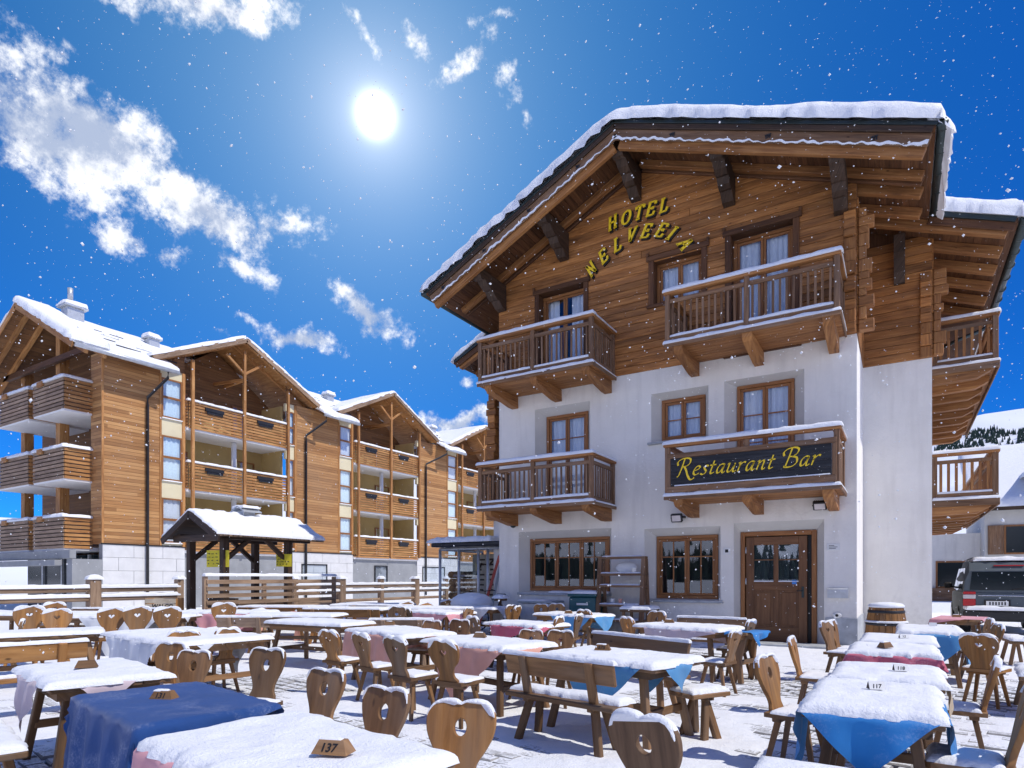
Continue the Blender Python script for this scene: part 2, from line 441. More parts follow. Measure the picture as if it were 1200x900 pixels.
dirt = t.math('MULTIPLY', t.range(t.math('ADD', sz.outputs[2], t.math('MULTIPLY', t.noise(p, 2.5, 5, .7), -1.4)), -.75, .35, .55, 0), t.range(t.noise(p, 9, 4, .7), .35, .65, .3, 1))
c = t.mix(dirt, c, (0.36, 0.33, 0.29))                 # splash marks along the foot of the wall
vc = t.node('ShaderNodeTexVoronoi', feature='DISTANCE_TO_EDGE'); vc.inputs['Scale'].default_value = .55; t.l.new(t.map(p, (1, 1, .6)), vc.inputs['Vector'])
crk = t.math('MULTIPLY', t.range(vc.outputs['Distance'], .0, .012, 1, 0), t.range(t.noise(p, .6, 2), .55, .65))
c = t.mix(t.math('MULTIPLY', crk, .10), c, (0.3, 0.28, 0.26))
t.base(c); t.rough(0.9); t.bump(t.math('ADD', n1, t.math('MULTIPLY', t.noise(p, 5, 3), 1.5)), 0.5, 0.014)
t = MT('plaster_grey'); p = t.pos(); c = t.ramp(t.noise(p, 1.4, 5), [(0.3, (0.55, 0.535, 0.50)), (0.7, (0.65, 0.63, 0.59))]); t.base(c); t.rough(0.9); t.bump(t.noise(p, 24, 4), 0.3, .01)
plain('stone_plinth', (0.40, 0.42, 0.44), 0.85, var=.2)
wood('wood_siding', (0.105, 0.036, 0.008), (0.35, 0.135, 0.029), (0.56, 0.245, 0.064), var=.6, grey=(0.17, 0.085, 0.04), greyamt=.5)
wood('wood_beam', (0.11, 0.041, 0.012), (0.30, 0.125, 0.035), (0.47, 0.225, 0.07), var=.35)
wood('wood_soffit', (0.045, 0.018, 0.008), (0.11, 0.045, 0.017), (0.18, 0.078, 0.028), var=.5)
wood('wood_dark', (0.022, 0.013, 0.009), (0.055, 0.032, 0.020), (0.10, 0.058, 0.035), var=.35)
wood('wood_balcony', (0.075, 0.036, 0.017), (0.19, 0.098, 0.046), (0.31, 0.175, 0.09), var=.4, grey=(0.24, 0.18, 0.135), greyamt=.5)
wood('wood_honey', (0.12, 0.048, 0.011), (0.29, 0.128, 0.030), (0.44, 0.215, 0.06), var=.75, across=18, grey=(0.21, 0.14, 0.085), greyamt=.75)
wood('wood_brown', (0.050, 0.026, 0.013), (0.12, 0.066, 0.034), (0.20, 0.118, 0.062), var=.5, across=18)
wood('wood_mid', (0.085, 0.040, 0.015), (0.195, 0.098, 0.037), (0.31, 0.165, 0.066), var=.75, across=18, grey=(0.22, 0.16, 0.11), greyamt=.75)
wood('wood_door', (0.085, 0.034, 0.012), (0.16, 0.068, 0.024), (0.22, 0.10, 0.038), var=.15, across=14, knots=False, rough=.45)
wood('wood_frame', (0.15, 0.055, 0.014), (0.29, 0.115, 0.030), (0.38, 0.165, 0.05), var=.15, across=20, knots=False, rough=.42)
wood('wood_larch', (0.20, 0.080, 0.022), (0.42, 0.19, 0.055), (0.60, 0.32, 0.11), var=.4, across=16)
wood('wood_weathered', (0.14, 0.085, 0.052), (0.30, 0.195, 0.120), (0.45, 0.31, 0.20), var=.4, across=16)
def boards(name, cols, w, grey):
    """boarding too far off to show its boards singly: colour and relief by board, courses along z"""
    t = MT(name); p = t.pos(); s = t.node('ShaderNodeSeparateXYZ'); t.l.new(p, s.inputs[0])
    zi = t.math('MULTIPLY', s.outputs[2], 1/w); fl = t.math('FLOOR', zi); fr = t.math('FRACT', zi)
    hx = t.math('ADD', s.outputs[0], s.outputs[1])
    seg = t.math('FLOOR', t.math('ADD', t.math('MULTIPLY', hx, 0.13), t.math('MULTIPLY', fl, 0.377)))
    cb = t.node('ShaderNodeCombineXYZ'); t.l.new(seg, cb.inputs[0]); t.l.new(fl, cb.inputs[1])
    wn_ = t.node('ShaderNodeTexWhiteNoise', noise_dimensions='2D'); t.l.new(cb.outputs[0], wn_.inputs['Vector'])
    cg = t.node('ShaderNodeCombineXYZ'); t.l.new(t.math('MULTIPLY', hx, 1.3), cg.inputs[0]); t.l.new(t.math('MULTIPLY', s.outputs[2], 24), cg.inputs[1])
    g = t.noise(cg.outputs[0], 1.0, 5, .6)
    f = t.math('ADD', t.math('MULTIPLY', wn_.outputs['Value'], 0.38), t.math('MULTIPLY', g, 0.62))
    c = t.ramp(f, [(0.2, cols[0]), (0.5, cols[1]), (0.8, cols[2])])
    gz = t.range(t.noise(p, 0.35, 3), .45, .7, 0, .4); c = t.mix(gz, c, grey)
    gap = t.range(t.math('ABSOLUTE', t.math('SUBTRACT', fr, 0.5)), 0.44, 0.49, 0.0, 1.0)
    c = t.mix(t.math('MULTIPLY', gap, 0.65), c, tuple(q*.3 for q in cols[0]))
    t.base(c); t.rough(.7); t.bump(t.math('SUBTRACT', 1.0, gap), 0.9, 0.015)
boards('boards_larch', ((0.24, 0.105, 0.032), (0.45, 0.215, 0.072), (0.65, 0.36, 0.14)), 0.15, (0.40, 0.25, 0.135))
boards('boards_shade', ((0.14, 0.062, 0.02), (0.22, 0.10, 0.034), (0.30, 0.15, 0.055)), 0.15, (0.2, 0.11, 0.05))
plain('cream', (0.74, 0.66, 0.44), 0.85, var=.06, scale=1.2)
plain('ochre', (0.50, 0.36, 0.15), 0.85, var=.08, scale=1.2)
plain('white_render', (0.80, 0.80, 0.80), 0.85, var=.04)
plain('stone_slab', (0.70, 0.70, 0.69), 0.8, var=.07, scale=2.5)
plain('concrete', (0.30, 0.31, 0.32), 0.85, var=.12, scale=2)
plain('metal_dark', (0.035, 0.035, 0.038), 0.45, .5)
plain('metal_green', (0.045, 0.06, 0.06), 0.4, .6)
plain('zinc', (0.52, 0.54, 0.56), 0.42, .45)
plain('black', (0.012, 0.012, 0.013), 0.5)
plain('interior', (0.05, 0.047, 0.045), 0.9, var=.3, scale=1.5)
plain('curtain', (0.80, 0.83, 0.87), 0.9, var=.04, scale=14)
plain('curtain_blue', (0.78, 0.90, 0.93), 0.9, var=.08, scale=14)
plain('yellow_paint', (0.98, 0.66, 0.02), 0.45, var=.05)
plain('sign_yellow', (0.72, 0.60, 0.03), 0.6, var=.10, scale=4)
wood('sign_black', (0.010, 0.010, 0.012), (0.022, 0.023, 0.026), (0.055, 0.058, 0.065), var=.3, knots=False, rough=.5)
plain('blue_paint', (0.05, 0.22, 0.62), .5)
plain('red_paint', (0.42, 0.05, 0.025), .5)
plain('teal_plastic', (0.02, 0.10, 0.115), .4)
plain('grey_plastic', (0.36, 0.40, 0.43), .5)
plain('rubber', (0.015, 0.015, 0.016), .85)
plain('car_paint', (0.10, 0.12, 0.135), .55, .0, spec=.12, var=.05)
plain('tail_red', (0.45, 0.012, 0.015), .2)
plain('tail_clear', (0.6, 0.55, 0.55), .15)
plain('plate_white', (0.75, 0.75, 0.73), .5, var=.03)
plain('chrome', (0.7, 0.7, 0.72), .15, 1.0)
plain('bark', (0.085, 0.055, 0.035), .9, var=.3, scale=14)
plain('needles', (0.018, 0.042, 0.034), .9, var=.35, scale=2)
def cloth(name, c, frost=0.25):
    t = MT(name); p = t.obj(); n1 = t.noise(p, 420, 2); n2 = t.noise(p, 3.5, 6, .68, .8); n3 = t.noise(p, 60, 3, .7)
    f = t.math('MULTIPLY', t.range(n2, .50, .72, 0, 1), t.range(n3, .45, .72, .1, 1.0))
    d = tuple(q*.78 for q in c); b = t.ramp(t.noise(p, 2.2, 3), [(.3, d), (.7, c)])
    t.base(t.mix(t.math('MULTIPLY', f, frost), b, (.85, .87, .92))); t.rough(.85); t.bump(t.math('ADD', n1, t.math('MULTIPLY', n2, 2)), .25, .004)
    try: t.b.inputs['Sheen Weight'].default_value = .15
    except Exception: pass
cloth('cloth_navy', (0.006, 0.060, 0.24), .30)
cloth('cloth_blue', (0.02, 0.23, 0.60), .25)
cloth('cloth_sky', (0.10, 0.33, 0.62), .3)
cloth('cloth_pink', (0.74, 0.34, 0.37), .2)
cloth('cloth_salmon', (0.86, 0.43, 0.32), .12)
cloth('cloth_crimson', (0.62, 0.13, 0.20), .4)
cloth('cloth_red', (0.55, 0.06, 0.05), .2)
cloth('cloth_lilac', (0.66, 0.54, 0.57), .3)
cloth('cloth_white', (0.72, 0.75, 0.80), .3)
cloth('cloth_sand', (0.50, 0.38, 0.24), .3)
# window glass: clear pane with the mirror of a smooth surface
t = MT('glass'); out = t.n['Material Output']
gl = t.node('ShaderNodeBsdfGlossy'); gl.inputs['Roughness'].default_value = 0.015; gl.inputs['Color'].default_value = (.92, .96, 1, 1)
tr = t.node('ShaderNodeBsdfTransparent'); tr.inputs['Color'].default_value = (.90, .94, .97, 1)
fr = t.node('ShaderNodeFresnel'); fr.inputs[0].default_value = 1.6
mx = t.node('ShaderNodeMixShader'); bk = t.node('ShaderNodeNewGeometry').outputs['Backfacing']; ff = t.math('ADD', t.math('MULTIPLY', fr.outputs[0], .95), 0.07)
t.l.new(t.math('ADD', t.math('MULTIPLY', ff, t.math('SUBTRACT', 1.0, bk)), t.math('MULTIPLY', bk, .12)), mx.inputs[0]); t.l.new(tr.outputs[0], mx.inputs[1]); t.l.new(gl.outputs[0], mx.inputs[2])
t.l.new(mx.outputs[0], out.inputs[0])
t = MT('glass_dark'); t.base((.008, .014, .018)); t.rough(.08); t.b.inputs['Specular IOR Level'].default_value = .45
# paving
t = MT('paving'); p = t.pos(); r = t.rnd()
c = t.ramp(t.noise(p, 9, 5, .65), [(.3, (0.20, 0.195, 0.19)), (.7, (0.36, 0.35, 0.335))])
hv = t.node('ShaderNodeHueSaturation'); t.l.new(c, hv.inputs['Color']); t.l.new(t.range(r, 0, 1, .75, 1.2), hv.inputs['Value'])
nm = t.node('ShaderNodeNewGeometry'); sx = t.node('ShaderNodeSeparateXYZ'); t.l.new(nm.outputs['Normal'], sx.inputs[0])
dust = t.math('MULTIPLY', t.range(t.noise(p, 1.7, 5, .65), .28, .48), t.range(sx.outputs[2], .75, .97))
dust = t.math('MULTIPLY', dust, t.range(t.noise(p, 38, 4, .7), .32, .56))
t.base(t.mix(dust, hv.outputs[0], (.86, .88, .92))); t.rough(.85); t.bump(t.noise(p, 40, 4), .4, .006)
plain('joint', (0.10, 0.10, 0.10), .95, var=.2)
t = MT('mountain'); p = t.pos(); nm = t.node('ShaderNodeNewGeometry'); s = t.node('ShaderNodeSeparateXYZ'); t.l.new(nm.outputs['Normal'], s.inputs[0])
rock = t.range(t.math('ADD', s.outputs[2], t.math('MULTIPLY', t.noise(p, .02, 6, .65), .5)), .78, .95, 1, 0)
t.base(t.mix(t.math('MULTIPLY', rock, .5), (.87, .89, .93), (.30, .31, .33))); t.rough(.9)
t = MT('crate_print'); p = t.obj(); t.base(t.ramp(t.noise(p, 5, 4), [(.3, (.40, .33, .24)), (.7, (.56, .48, .36))])); t.rough(.8)

# ------------------------------------------------------------------ ground
PX0, PX1, PY0, PY1 = -9.6, 6.5, 1.0, 14.66
m = MB()
B = 1500.0
for (x0, x1, y0, y1) in ((-B, PX0, -B, B), (PX1, B, -B, B), (PX0, PX1, -B, PY0), (PX0, PX1, PY1, B)):
    m.add([(x0, y0, 0), (x1, y0, 0), (x1, y1, 0), (x0, y1, 0)], [(0, 1, 2, 3)])
m.add([(PX0, PY0, -.07), (PX1, PY0, -.07), (PX1, PY1, -.07), (PX0, PY1, -.07)], [(0, 1, 2, 3)])
tag(m.build('ground', M_['snow']), kind='structure')
pav = tag(MB().add([(PX0, PY0, -.036), (PX1, PY0, -.036), (PX1, PY1, -.036), (PX0, PY1, -.036)], [(0, 1, 2, 3)]).build('pavement', M_['joint']), kind='structure')
def sett(m, w, d, M):
    h, c = 0.05, 0.012
    vs = []
    for (z, k) in ((-h, 0), (-c, 0), (0, c)):
        vs += [(-w/2+k, -d/2+k, z), (w/2-k, -d/2+k, z), (w/2-k, d/2-k, z), (-w/2+k, d/2-k, z)]
    fs = [(8, 9, 10, 11)]
    for a in (0, 4):
        fs += [(a+i, a+(i+1) % 4, a+4+(i+1) % 4, a+4+i) for i in range(4)]
    m.add(vs, fs, M=M)
sett_meshes = []
for i in range(8):
    q = MB(); sett(q, 0.205+random.uniform(-.012, .006), 0.135+random.uniform(-.008, .006), Matrix.Identity(4)); sett_meshes.append(q.mesh('paving_stone', M_['paving']))
spots = []
ca, sa = math.cos(R(-9)), math.sin(R(-9))
for j in range(-10, 130):
    for i in range(-70, 60):
        u = (i+0.5*(j % 2))*0.222+random.uniform(-.006, .006); v = j*0.152+random.uniform(-.005, .005)
        x, y = u*ca-v*sa-1.0, u*sa+v*ca+1.0
        if not (PX0+.15 < x < PX1-.15 and PY0+.15 < y < 13.7): continue
        zc = -math.sin(YAW)*x+math.cos(YAW)*y; xc = math.cos(YAW)*x+math.sin(YAW)*y
        if zc < 4.3: continue
        px = 600+737*xc/zc
        if not (-30 < px < 1240): continue
        spots.append((zc, px, x, y))
spots.sort(key=lambda q: (0 if (q[1] > 740 and not (930 < q[1] < 1110)) else 1, q[0]))
q = MB()
for k, (zc, px, x, y) in enumerate(spots):
    M = Matrix.Translation((x, y, random.gauss(0, .0045))) @ Matrix.Rotation(R(-9)+random.gauss(0, .02), 4, 'Z') @ Matrix.Rotation(random.gauss(0, .012), 4, 'X') @ Matrix.Rotation(random.gauss(0, .012), 4, 'Y')
    if k < 300: meshobj('paving_stone', random.choice(sett_meshes), pav, M)
    else: sett(q, 0.205+random.uniform(-.012, .006), 0.135+random.uniform(-.008, .006), M)
tag(q.build('paving_stones', M_['paving'], pav), kind='stuff')
# thin trodden snow with the stones coming through
xs = np.arange(PX0-.3, PX1+.3, 0.05); ys = np.arange(PY0, PY1+.05, 0.05)
X, Y = np.meshgrid(xs, ys, indexing='ij')
lo = fbm(X*0.55+4, Y*0.55+8, 4); hi = fbm(X*4.5, Y*4.5, 4); tr = fbm(X*1.6+31, Y*2.3+5, 3)
Z = -0.005+0.085*(lo-0.40)+0.022*(hi-0.5)+0.030*(tr-.5)
bord = np.clip(np.minimum(np.minimum(X-PX0, PX1-X), np.minimum(PY1-Y, 99))/0.6, 0, 1)
Z = Z*bord+(1-bord)*0.012
Z = np.where(Z > 0.03, 0.03+(Z-0.03)*.4, Z)
nX, nY = X.shape
vs = np.stack([X, Y, Z], -1).reshape(-1, 3).tolist()
keep = np.maximum.reduce([Z[:-1, :-1], Z[1:, :-1], Z[1:, 1:], Z[:-1, 1:]]) > -0.02
fs = [(i*nY+j, (i+1)*nY+j, (i+1)*nY+j+1, i*nY+j+1) for i in range(nX-1) for j in range(nY-1) if keep[i, j]]
m = MB(); m.add(vs, fs, uvs=[(p[0], p[1]) for p in vs], smooth=True)
tag(m.build('snow_cover', M_['snow']), 'thin trodden snow lying over the paving stones of the terrace', 'snow', kind='stuff')

# ------------------------------------------------------------------ mountains
def tanprof(a):                      # skyline height / distance by azimuth (deg, left of +Y)
    k = [(-180.1, .13), (-150, .20), (-120, .15), (-90, .22), (-60, .16), (-20, .20), (-9, .205), (-5, .203), (0, .18), (15, .17), (30, .205), (36, .222), (42, .21), (52, .13), (70, .075), (100, .06), (130, .15), (160, .19), (180.1, .13)]
    for (a0, v0), (a1, v1) in zip(k, k[1:]):
        if a0 <= a <= a1:
            s = (a-a0)/(a1-a0); s = s*s*(3-2*s); return v0+(v1-v0)*s
    return .08
NA, NR = 380, 46
A = np.linspace(-180, 180, NA); RR = np.linspace(0, 1, NR)
vs = []
prof = np.array([tanprof(a) for a in A])
def mount_z(a, s):
    r = 420+s*1500
    base = np.interp(a, A, prof)*1750
    f = np.clip(s/0.85, 0, 1)**1.35
    n = fbm(np.asarray(a)*.16+3, np.asarray(s)*6+1, 5)-.5
    z = base*f*(1+.30*n*np.clip(1.15-s/.85, .12, 1))+30*(fbm(np.asarray(a)*.5, np.asarray(s)*16, 4)-.5)*np.clip(s*3, 0, 1)*np.clip(1.2-s, .1, 1)
    return r, z-2
for a in A:
    for s in RR:
        r, z = mount_z(a, s); vs.append((-math.sin(R(a))*r, math.cos(R(a))*r, float(z) if s < .99 else 0.0))
fs = [(i*NR+j, i*NR+j+1, (i+1)*NR+j+1, (i+1)*NR+j) for i in range(NA-1) for j in range(NR-1)]
m = MB(); m.add(vs, fs, uvs=[(0, 0)]*len(vs), smooth=True)
tag(m.build('mountains', M_['mountain']), kind='structure')
# the wood on the slope: far off, one mass
m = MB(); rs = random.Random(5)
def conifer(m, p, h, w):
    for (z0, z1, r) in ((.05, .55, 1.0), (.3, .8, .72), (.58, 1.0, .45)):
        n = 5; o = rs.random()*6
        vv = [(p[0]+math.cos(o+k*2*math.pi/n)*w*r, p[1]+math.sin(o+k*2*math.pi/n)*w*r, p[2]+h*z0) for k in range(n)]+[(p[0], p[1], p[2]+h*z1)]
        m.add(vv, [(k, (k+1) % n, n) for k in range(n)], uvs=[(0, 0)]*(n+1))
for k in range(3600):                    # unseen lower woods round the valley, densest where the hotel windows mirror them
    a = rs.uniform(85, 335); s = rs.uniform(.0, .30)
    if k % 3: a = rs.uniform(120, 215); s = rs.uniform(.0, .03)  # belt added behind the camera to darken what the window panes reflect
    if fbm(a*.35+5, s*9, 3) < (.46 if s > .03 else .2): continue
    a2 = a if a <= 180 else a-360
    r, z = mount_z(a2, s); conifer(m, (-math.sin(R(a2))*r, math.cos(R(a2))*r, float(z)-1), rs.uniform(12, 22), rs.uniform(3, 5))
cnt = 0
while cnt < 1900:
    a = rs.uniform(-14, 0); s = rs.uniform(.36, .76)
    line = .53+.012*(a+9)*2.2 + .10*(float(fbm(a*.5+9, 3.3, 3))-.5)
    w = .06+.05*float(fbm(a*.9, 7.7, 2))
    if abs(s-line) > w or fbm(a*2.3, s*30, 3) < .42: continue
    r, z = mount_z(a, s); cnt += 1
    conifer(m, (-math.sin(R(a))*r, math.cos(R(a))*r, float(z)-1), rs.uniform(6, 12), rs.uniform(1.6, 2.8))
tag(m.build('forest', M_['needles']), 'dark band of conifers across the far snowy mountain slope, with an added unseen belt behind the camera', 'forest', kind='stuff')

# ------------------------------------------------------------------ hotel
YF, HX0, HX1, ZP = 14.66, -9.47, -0.76, 6.45
YR, HX2 = 17.15, 0.61
RID, RZ, SLL, SLR = -5.40, 11.60, 0.469, 0.386
EL, ER, ERW, ELW, YO, YW = -10.75, 0.52, 2.03, -12.2, 13.06, 16.2
def zr(x): return RZ-(RID-x)*SLL if x < RID else RZ-(x-RID)*SLR
hotel = empty('hotel', (-4.4, YF, 0), 'white plastered hotel with timber gable, carved balconies and snow on its roof', 'hotel')

def wall_cells(m, x0, x1, z0, z1, y, holes, flip=False):
    xs = sorted({x0, x1} | {h[0] for h in holes} | {h[1] for h in holes}); zs = sorted({z0, z1} | {h[2] for h in holes} | {h[3] for h in holes})
    for a, b in zip(xs, xs[1:]):
        for c, d in zip(zs, zs[1:]):
            cx, cz = (a+b)/2, (c+d)/2
            if any(h[0] < cx < h[1] and h[2] < cz < h[3] for h in holes): continue
            m.add([(a, y, c), (b, y, c), (b, y, d), (a, y, d)], [(0, 1, 2, 3)])
# outer rim of each splayed niche, inner rim (window), depth
NI = {'gl': ((-8.84, -6.14, 1.06, 2.69), (-8.59, -6.27, 1.10, 2.50)), 'gr': ((-5.28, -3.48, 0.93, 2.63), (-5.04, -3.58, 0.955, 2.45)),
      'door': ((-3.19, -1.36, 0.0, 2.68), (-3.08, -1.52, 0.0, 2.48)), 'l2': ((-8.33, -6.72, 3.4, 5.95), (-8.08, -6.86, 3.4, 5.76)),
      'm2': ((-5.11, -3.75, 4.70, 5.87), (-4.91, -3.87, 4.72, 5.73)), 'r2': ((-3.40, -1.74, 3.4, 5.90), (-3.16, -1.96, 3.4, 5.79))}
m = MB(); wall_cells(m, HX0, HX1, 0, ZP, YF, [o for o, i in NI.values()])
m.b6(HX0, HX0+.02, YF+.005, YW, 0, ZP)
m.add([(HX1, YF, 0), (HX1, YR, 0), (HX1, YR, ZP), (HX1, YF, ZP)], [(0, 1, 2, 3)])
m.add([(HX1, YR, 0), (HX2, YR, 0), (HX2, YR, ZP), (HX1, YR, ZP)], [(0, 1, 2, 3)])
m.add([(HX2, YR, 0), (HX2, 31, 0), (HX2, 31, ZP), (HX2, YR, ZP)], [(0, 1, 2, 3)])
m.add([(HX0-1.2, 16.2, 0), (HX0, 16.2, 0), (HX0, 16.2, 3.2), (HX0-1.2, 16.2, 3.2)], [(0, 1, 2, 3)])
m.build('plaster_wall', M_['plaster'], hotel)
m = MB()
for (o, i) in NI.values():
    a = [(o[0], YF, o[2]), (o[1], YF, o[2]), (o[1], YF, o[3]), (o[0], YF, o[3])]; b = [(i[0], YF+.22, i[2]), (i[1], YF+.22, i[2]), (i[1], YF+.22, i[3]), (i[0], YF+.22, i[3])]
    for k in range(4):
        if k == 0 and o[2] == i[2]: continue
        m.add([a[k], b[k], b[(k+1) % 4], a[(k+1) % 4]], [(0, 1, 2, 3)])
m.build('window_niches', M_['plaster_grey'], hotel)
m = MB(); m.b6(-1.34, HX1+.018, YF-.018, YF+.2, 0, .62, ch=.006); m.b6(HX1-.1, HX1+.018, YF+.2, YR, 0, .62, ch=.004); m.build('plinth', M_['stone_plinth'], hotel)
m = MB(); m.b6(-5.32, -3.42, YF-.10, YF+.21, .87, .928, ch=.008); m.build('window_sill', M_['stone_plinth'], hotel)
m = MB(); m.b6(-8.86, -6.12, YF-.06, YF+.21, .99, 1.055, ch=.008); m.build('window_sill', M_['stone_plinth'], hotel)
m = MB(); m.b6(-5.18, -3.60, YF-.10, YF+.21, 4.64, 4.695, ch=.008); m.build('window_sill', M_['stone_plinth'], hotel)
snow_rect('snow', -7.9, -6.2, YF-.05, YF+.19, 1.055, .05, hotel, seed=3, nu=20)

def window(parent, x0, x1, z0, z1, y, leaves, bars, curtain=None, fw=.075, mat='wood_frame', cols=2):
    """casement: 'bars' are the heights of glazing bars (0..1); every pane is a piece"""
    m = MB(); dp = .09
    m.b6(x0, x1, y-.02, y+dp, z1-fw, z1, ch=.008); m.b6(x0, x1, y-.02, y+dp, z0, z0+fw, ch=.008)
    m.b6(x0, x0+fw, y-.019, y+dp, z0+fw, z1-fw, ch=.008); m.b6(x1-fw, x1, y-.019, y+dp, z0+fw, z1-fw, ch=.008)
    w = m.build('window', M_[mat], parent)
    iw = (x1-x0-2*fw)/leaves; sw = .055
    for k in range(leaves):
        a, b = x0+fw+k*iw+.003, x0+fw+(k+1)*iw-.003; c, d = z0+fw+.003, z1-fw-.003
        s = MB(); yy = y+.012
        s.b6(a, b, yy, yy+.05, d-sw, d, ch=.006); s.b6(a, b, yy, yy+.05, c, c+sw, ch=.006); s.b6(a, a+sw, yy+.001, yy+.049, c+sw, d-sw, ch=.006); s.b6(b-sw, b, yy+.001, yy+.049, c+sw, d-sw, ch=.006)
        gx = [a+sw+(b-a-2*sw)*i/cols for i in range(cols+1)]; gz = [c+sw]+[c+sw+(d-c-2*sw)*q for q in bars]+[d-sw]
        for xx in gx[1:-1]: s.b6(xx-.013, xx+.013, yy+.006, yy+.044, c+sw, d-sw, ch=.003)
        for zz in gz[1:-1]: s.b6(a+sw, b-sw, yy+.007, yy+.043, zz-.013, zz+.013, ch=.003)
        s.build('sash', M_[mat], w)
        for i in range(cols):
            for j in range(len(gz)-1):
                tl = random.gauss(0, .0012), random.gauss(0, .0012); q0, q1, r0, r1 = gx[i], gx[i+1], gz[j], gz[j+1]
                MB().add([(q0, yy+.025-tl[0], r0), (q1, yy+.025+tl[0], r0), (q1, yy+.025+tl[0]+tl[1], r1), (q0, yy+.025-tl[0]+tl[1], r1)], [(0, 1, 2, 3)]).build('pane', M_['glass'], w)
    r = MB(); D = 1.4; yb = y+dp
    q = [(x0, z0), (x1, z0), (x1, z1), (x0, z1)]
    vs = [(a, yb, c) for a, c in q]+[(a, yb+D, c) for a, c in q]
    r.add(vs, [(4, 5, 6, 7), (0, 1, 5, 4), (1, 2, 6, 5), (2, 3, 7, 6), (3, 0, 4, 7)]); r.build('room', M_['interior'], w)
    for (u0, u1, mt) in (curtain or []):
        xa, xb = x0+fw+(x1-x0-2*fw)*u0, x0+fw+(x1-x0-2*fw)*u1; n = max(int((xb-xa)/.022), 6); vs = []; fs = []
        for i in range(n+1):
            xx = xa+(xb-xa)*i/n; yy = y+.14+.022*math.sin(i*1.25+.4*math.sin(i*.37))
            vs += [(xx, yy, z0+fw), (xx, yy+.004, z1-fw)]
        fs = [(2*i, 2*i+2, 2*i+3, 2*i+1) for i in range(n)]
        MB().add(vs, fs, smooth=True).build('curtain', M_[mt], w)
    return w
window(hotel, *NI['gl'][1], YF+.20, 3, (.66,), None)
window(hotel, *NI['gr'][1], YF+.20, 2, (.70,), None)
i = NI['l2'][1]; window(hotel, *i, YF+.20, 2, (.5, .76), [(0, 1, 'curtain')], cols=1)
i = NI['m2'][1]; window(hotel, *i, YF+.20, 2, (.5,), [(0, 1, 'curtain')], cols=1)
i = NI['r2'][1]; window(hotel, *i, YF+.20, 2, (.45, .74), [(0, 1, 'curtain')], cols=1)
# entrance door
x0, x1, z0, z1 = NI['door'][1]
m = MB(); y = YF+.18
m.b6(x0, x0+.09, y, y+.12, .0, z1, ch=.01); m.b6(x1-.10, x1, y, y+.12, 0, z1, ch=.01); m.b6(x0+.09, x1-.10, y+.001, y+.12, z1-.10, z1, ch=.01)
door = m.build('door', M_['wood_frame'], hotel)
MB().b6(x0+.02, x1-.02, y+.14, y+.16, 0, z1).build('door_backing', M_['black'], door)
lx0, lx1 = x0+.11, x1-.19; lz0, lz1 = .04, z1-.12; yy = y+.03; mid = (lx0+lx1)/2
m = MB()
m.b6(lx0, lx0+.17, yy, yy+.06, lz0, lz1, ch=.006); m.b6(lx1-.17, lx1, yy, yy+.06, lz0, lz1, ch=.006)
m.b6(lx0+.17, lx1-.17, yy+.001, yy+.06, lz0, .36, ch=.006); m.b6(lx0+.17, lx1-.17, yy+.001, yy+.06, 1.18, 1.36, ch=.006); m.b6(lx0+.17, lx1-.17, yy+.001, yy+.06, 2.18, lz1, ch=.006)
m.b6(mid-.06, mid+.06, yy+.002, yy+.059, .36, 1.18, ch=.006); m.b6(mid-.05, mid+.05, yy+.002, yy+.059, 1.36, 2.18, ch=.006)
m.build('door_leaf', M_['wood_door'], door)
for (a, b) in ((lx0+.17, mid-.06), (mid+.06, lx1-.17)):
    m = MB(); m.b6(a, b, yy+.02, yy+.05, .36, 1.18); m.b6(a+.05, b-.05, yy+.008, yy+.03, .41, 1.13, ch=.01); m.build('door_panel', M_['wood_door'], door)
for (a, b) in ((lx0+.17, mid-.05), (mid+.05, lx1-.17)):
    for (c, d) in ((1.36, 1.835), (1.86, 2.18)):
        MB().b6(a, b, yy+.025, yy+.032, c, d).build('pane', M_['glass'], door)
    MB().b6(a, b, yy+.012, yy+.05, 1.835, 1.86, ch=.004).build('glazing_bar', M_['wood_door'], door)
    snow_line('snow', (a, yy+.012, 1.36), (b, yy+.012, 1.36), .03, .02, door, seed=a)
m = MB(); m.b6(lx1-.11, lx1-.06, yy-.012, yy, 1.02, 1.26, ch=.004); m.tube([(lx1-.085, yy-.01, 1.17), (lx1-.085, yy-.06, 1.17), (lx1-.20, yy-.065, 1.165)], .011); m.build('handle', M_['metal_green'], door)
MB().b6(lx1-.30, lx1-.21, yy-.003, yy+.001, 1.31, 1.40).build('sticker', M_['blue_paint'], door)
m = MB(); [m.tube([(lx0+.0, yy-.01, q), (lx0+.0, yy-.01, q+.14)], .014) for q in (.3, 1.3, 2.0)]; m.build('hinges', M_['zinc'], door)
m = MB(); m.b6(-3.5, -.9, 14.02, YF-.02, -.03, .06, ch=.01); tag(m.build('door_step', M_['stone_plinth']), kind='structure')
for k in range(9):
    MB().b6(-3.9+k*.42, -3.9+(k+1)*.42-.012, 13.55, 14.0, -.04, .012+random.uniform(-.003, .003), ch=.006).build('paving_slab', M_['paving'], pav)
for k in range(14):
    MB().b6(HX0-.1+k*.42, HX0-.1+(k+1)*.42-.012, 13.75, 14.3, -.04, .012+random.uniform(-.003, .003), ch=.006).build('paving_slab', M_['paving'], pav)

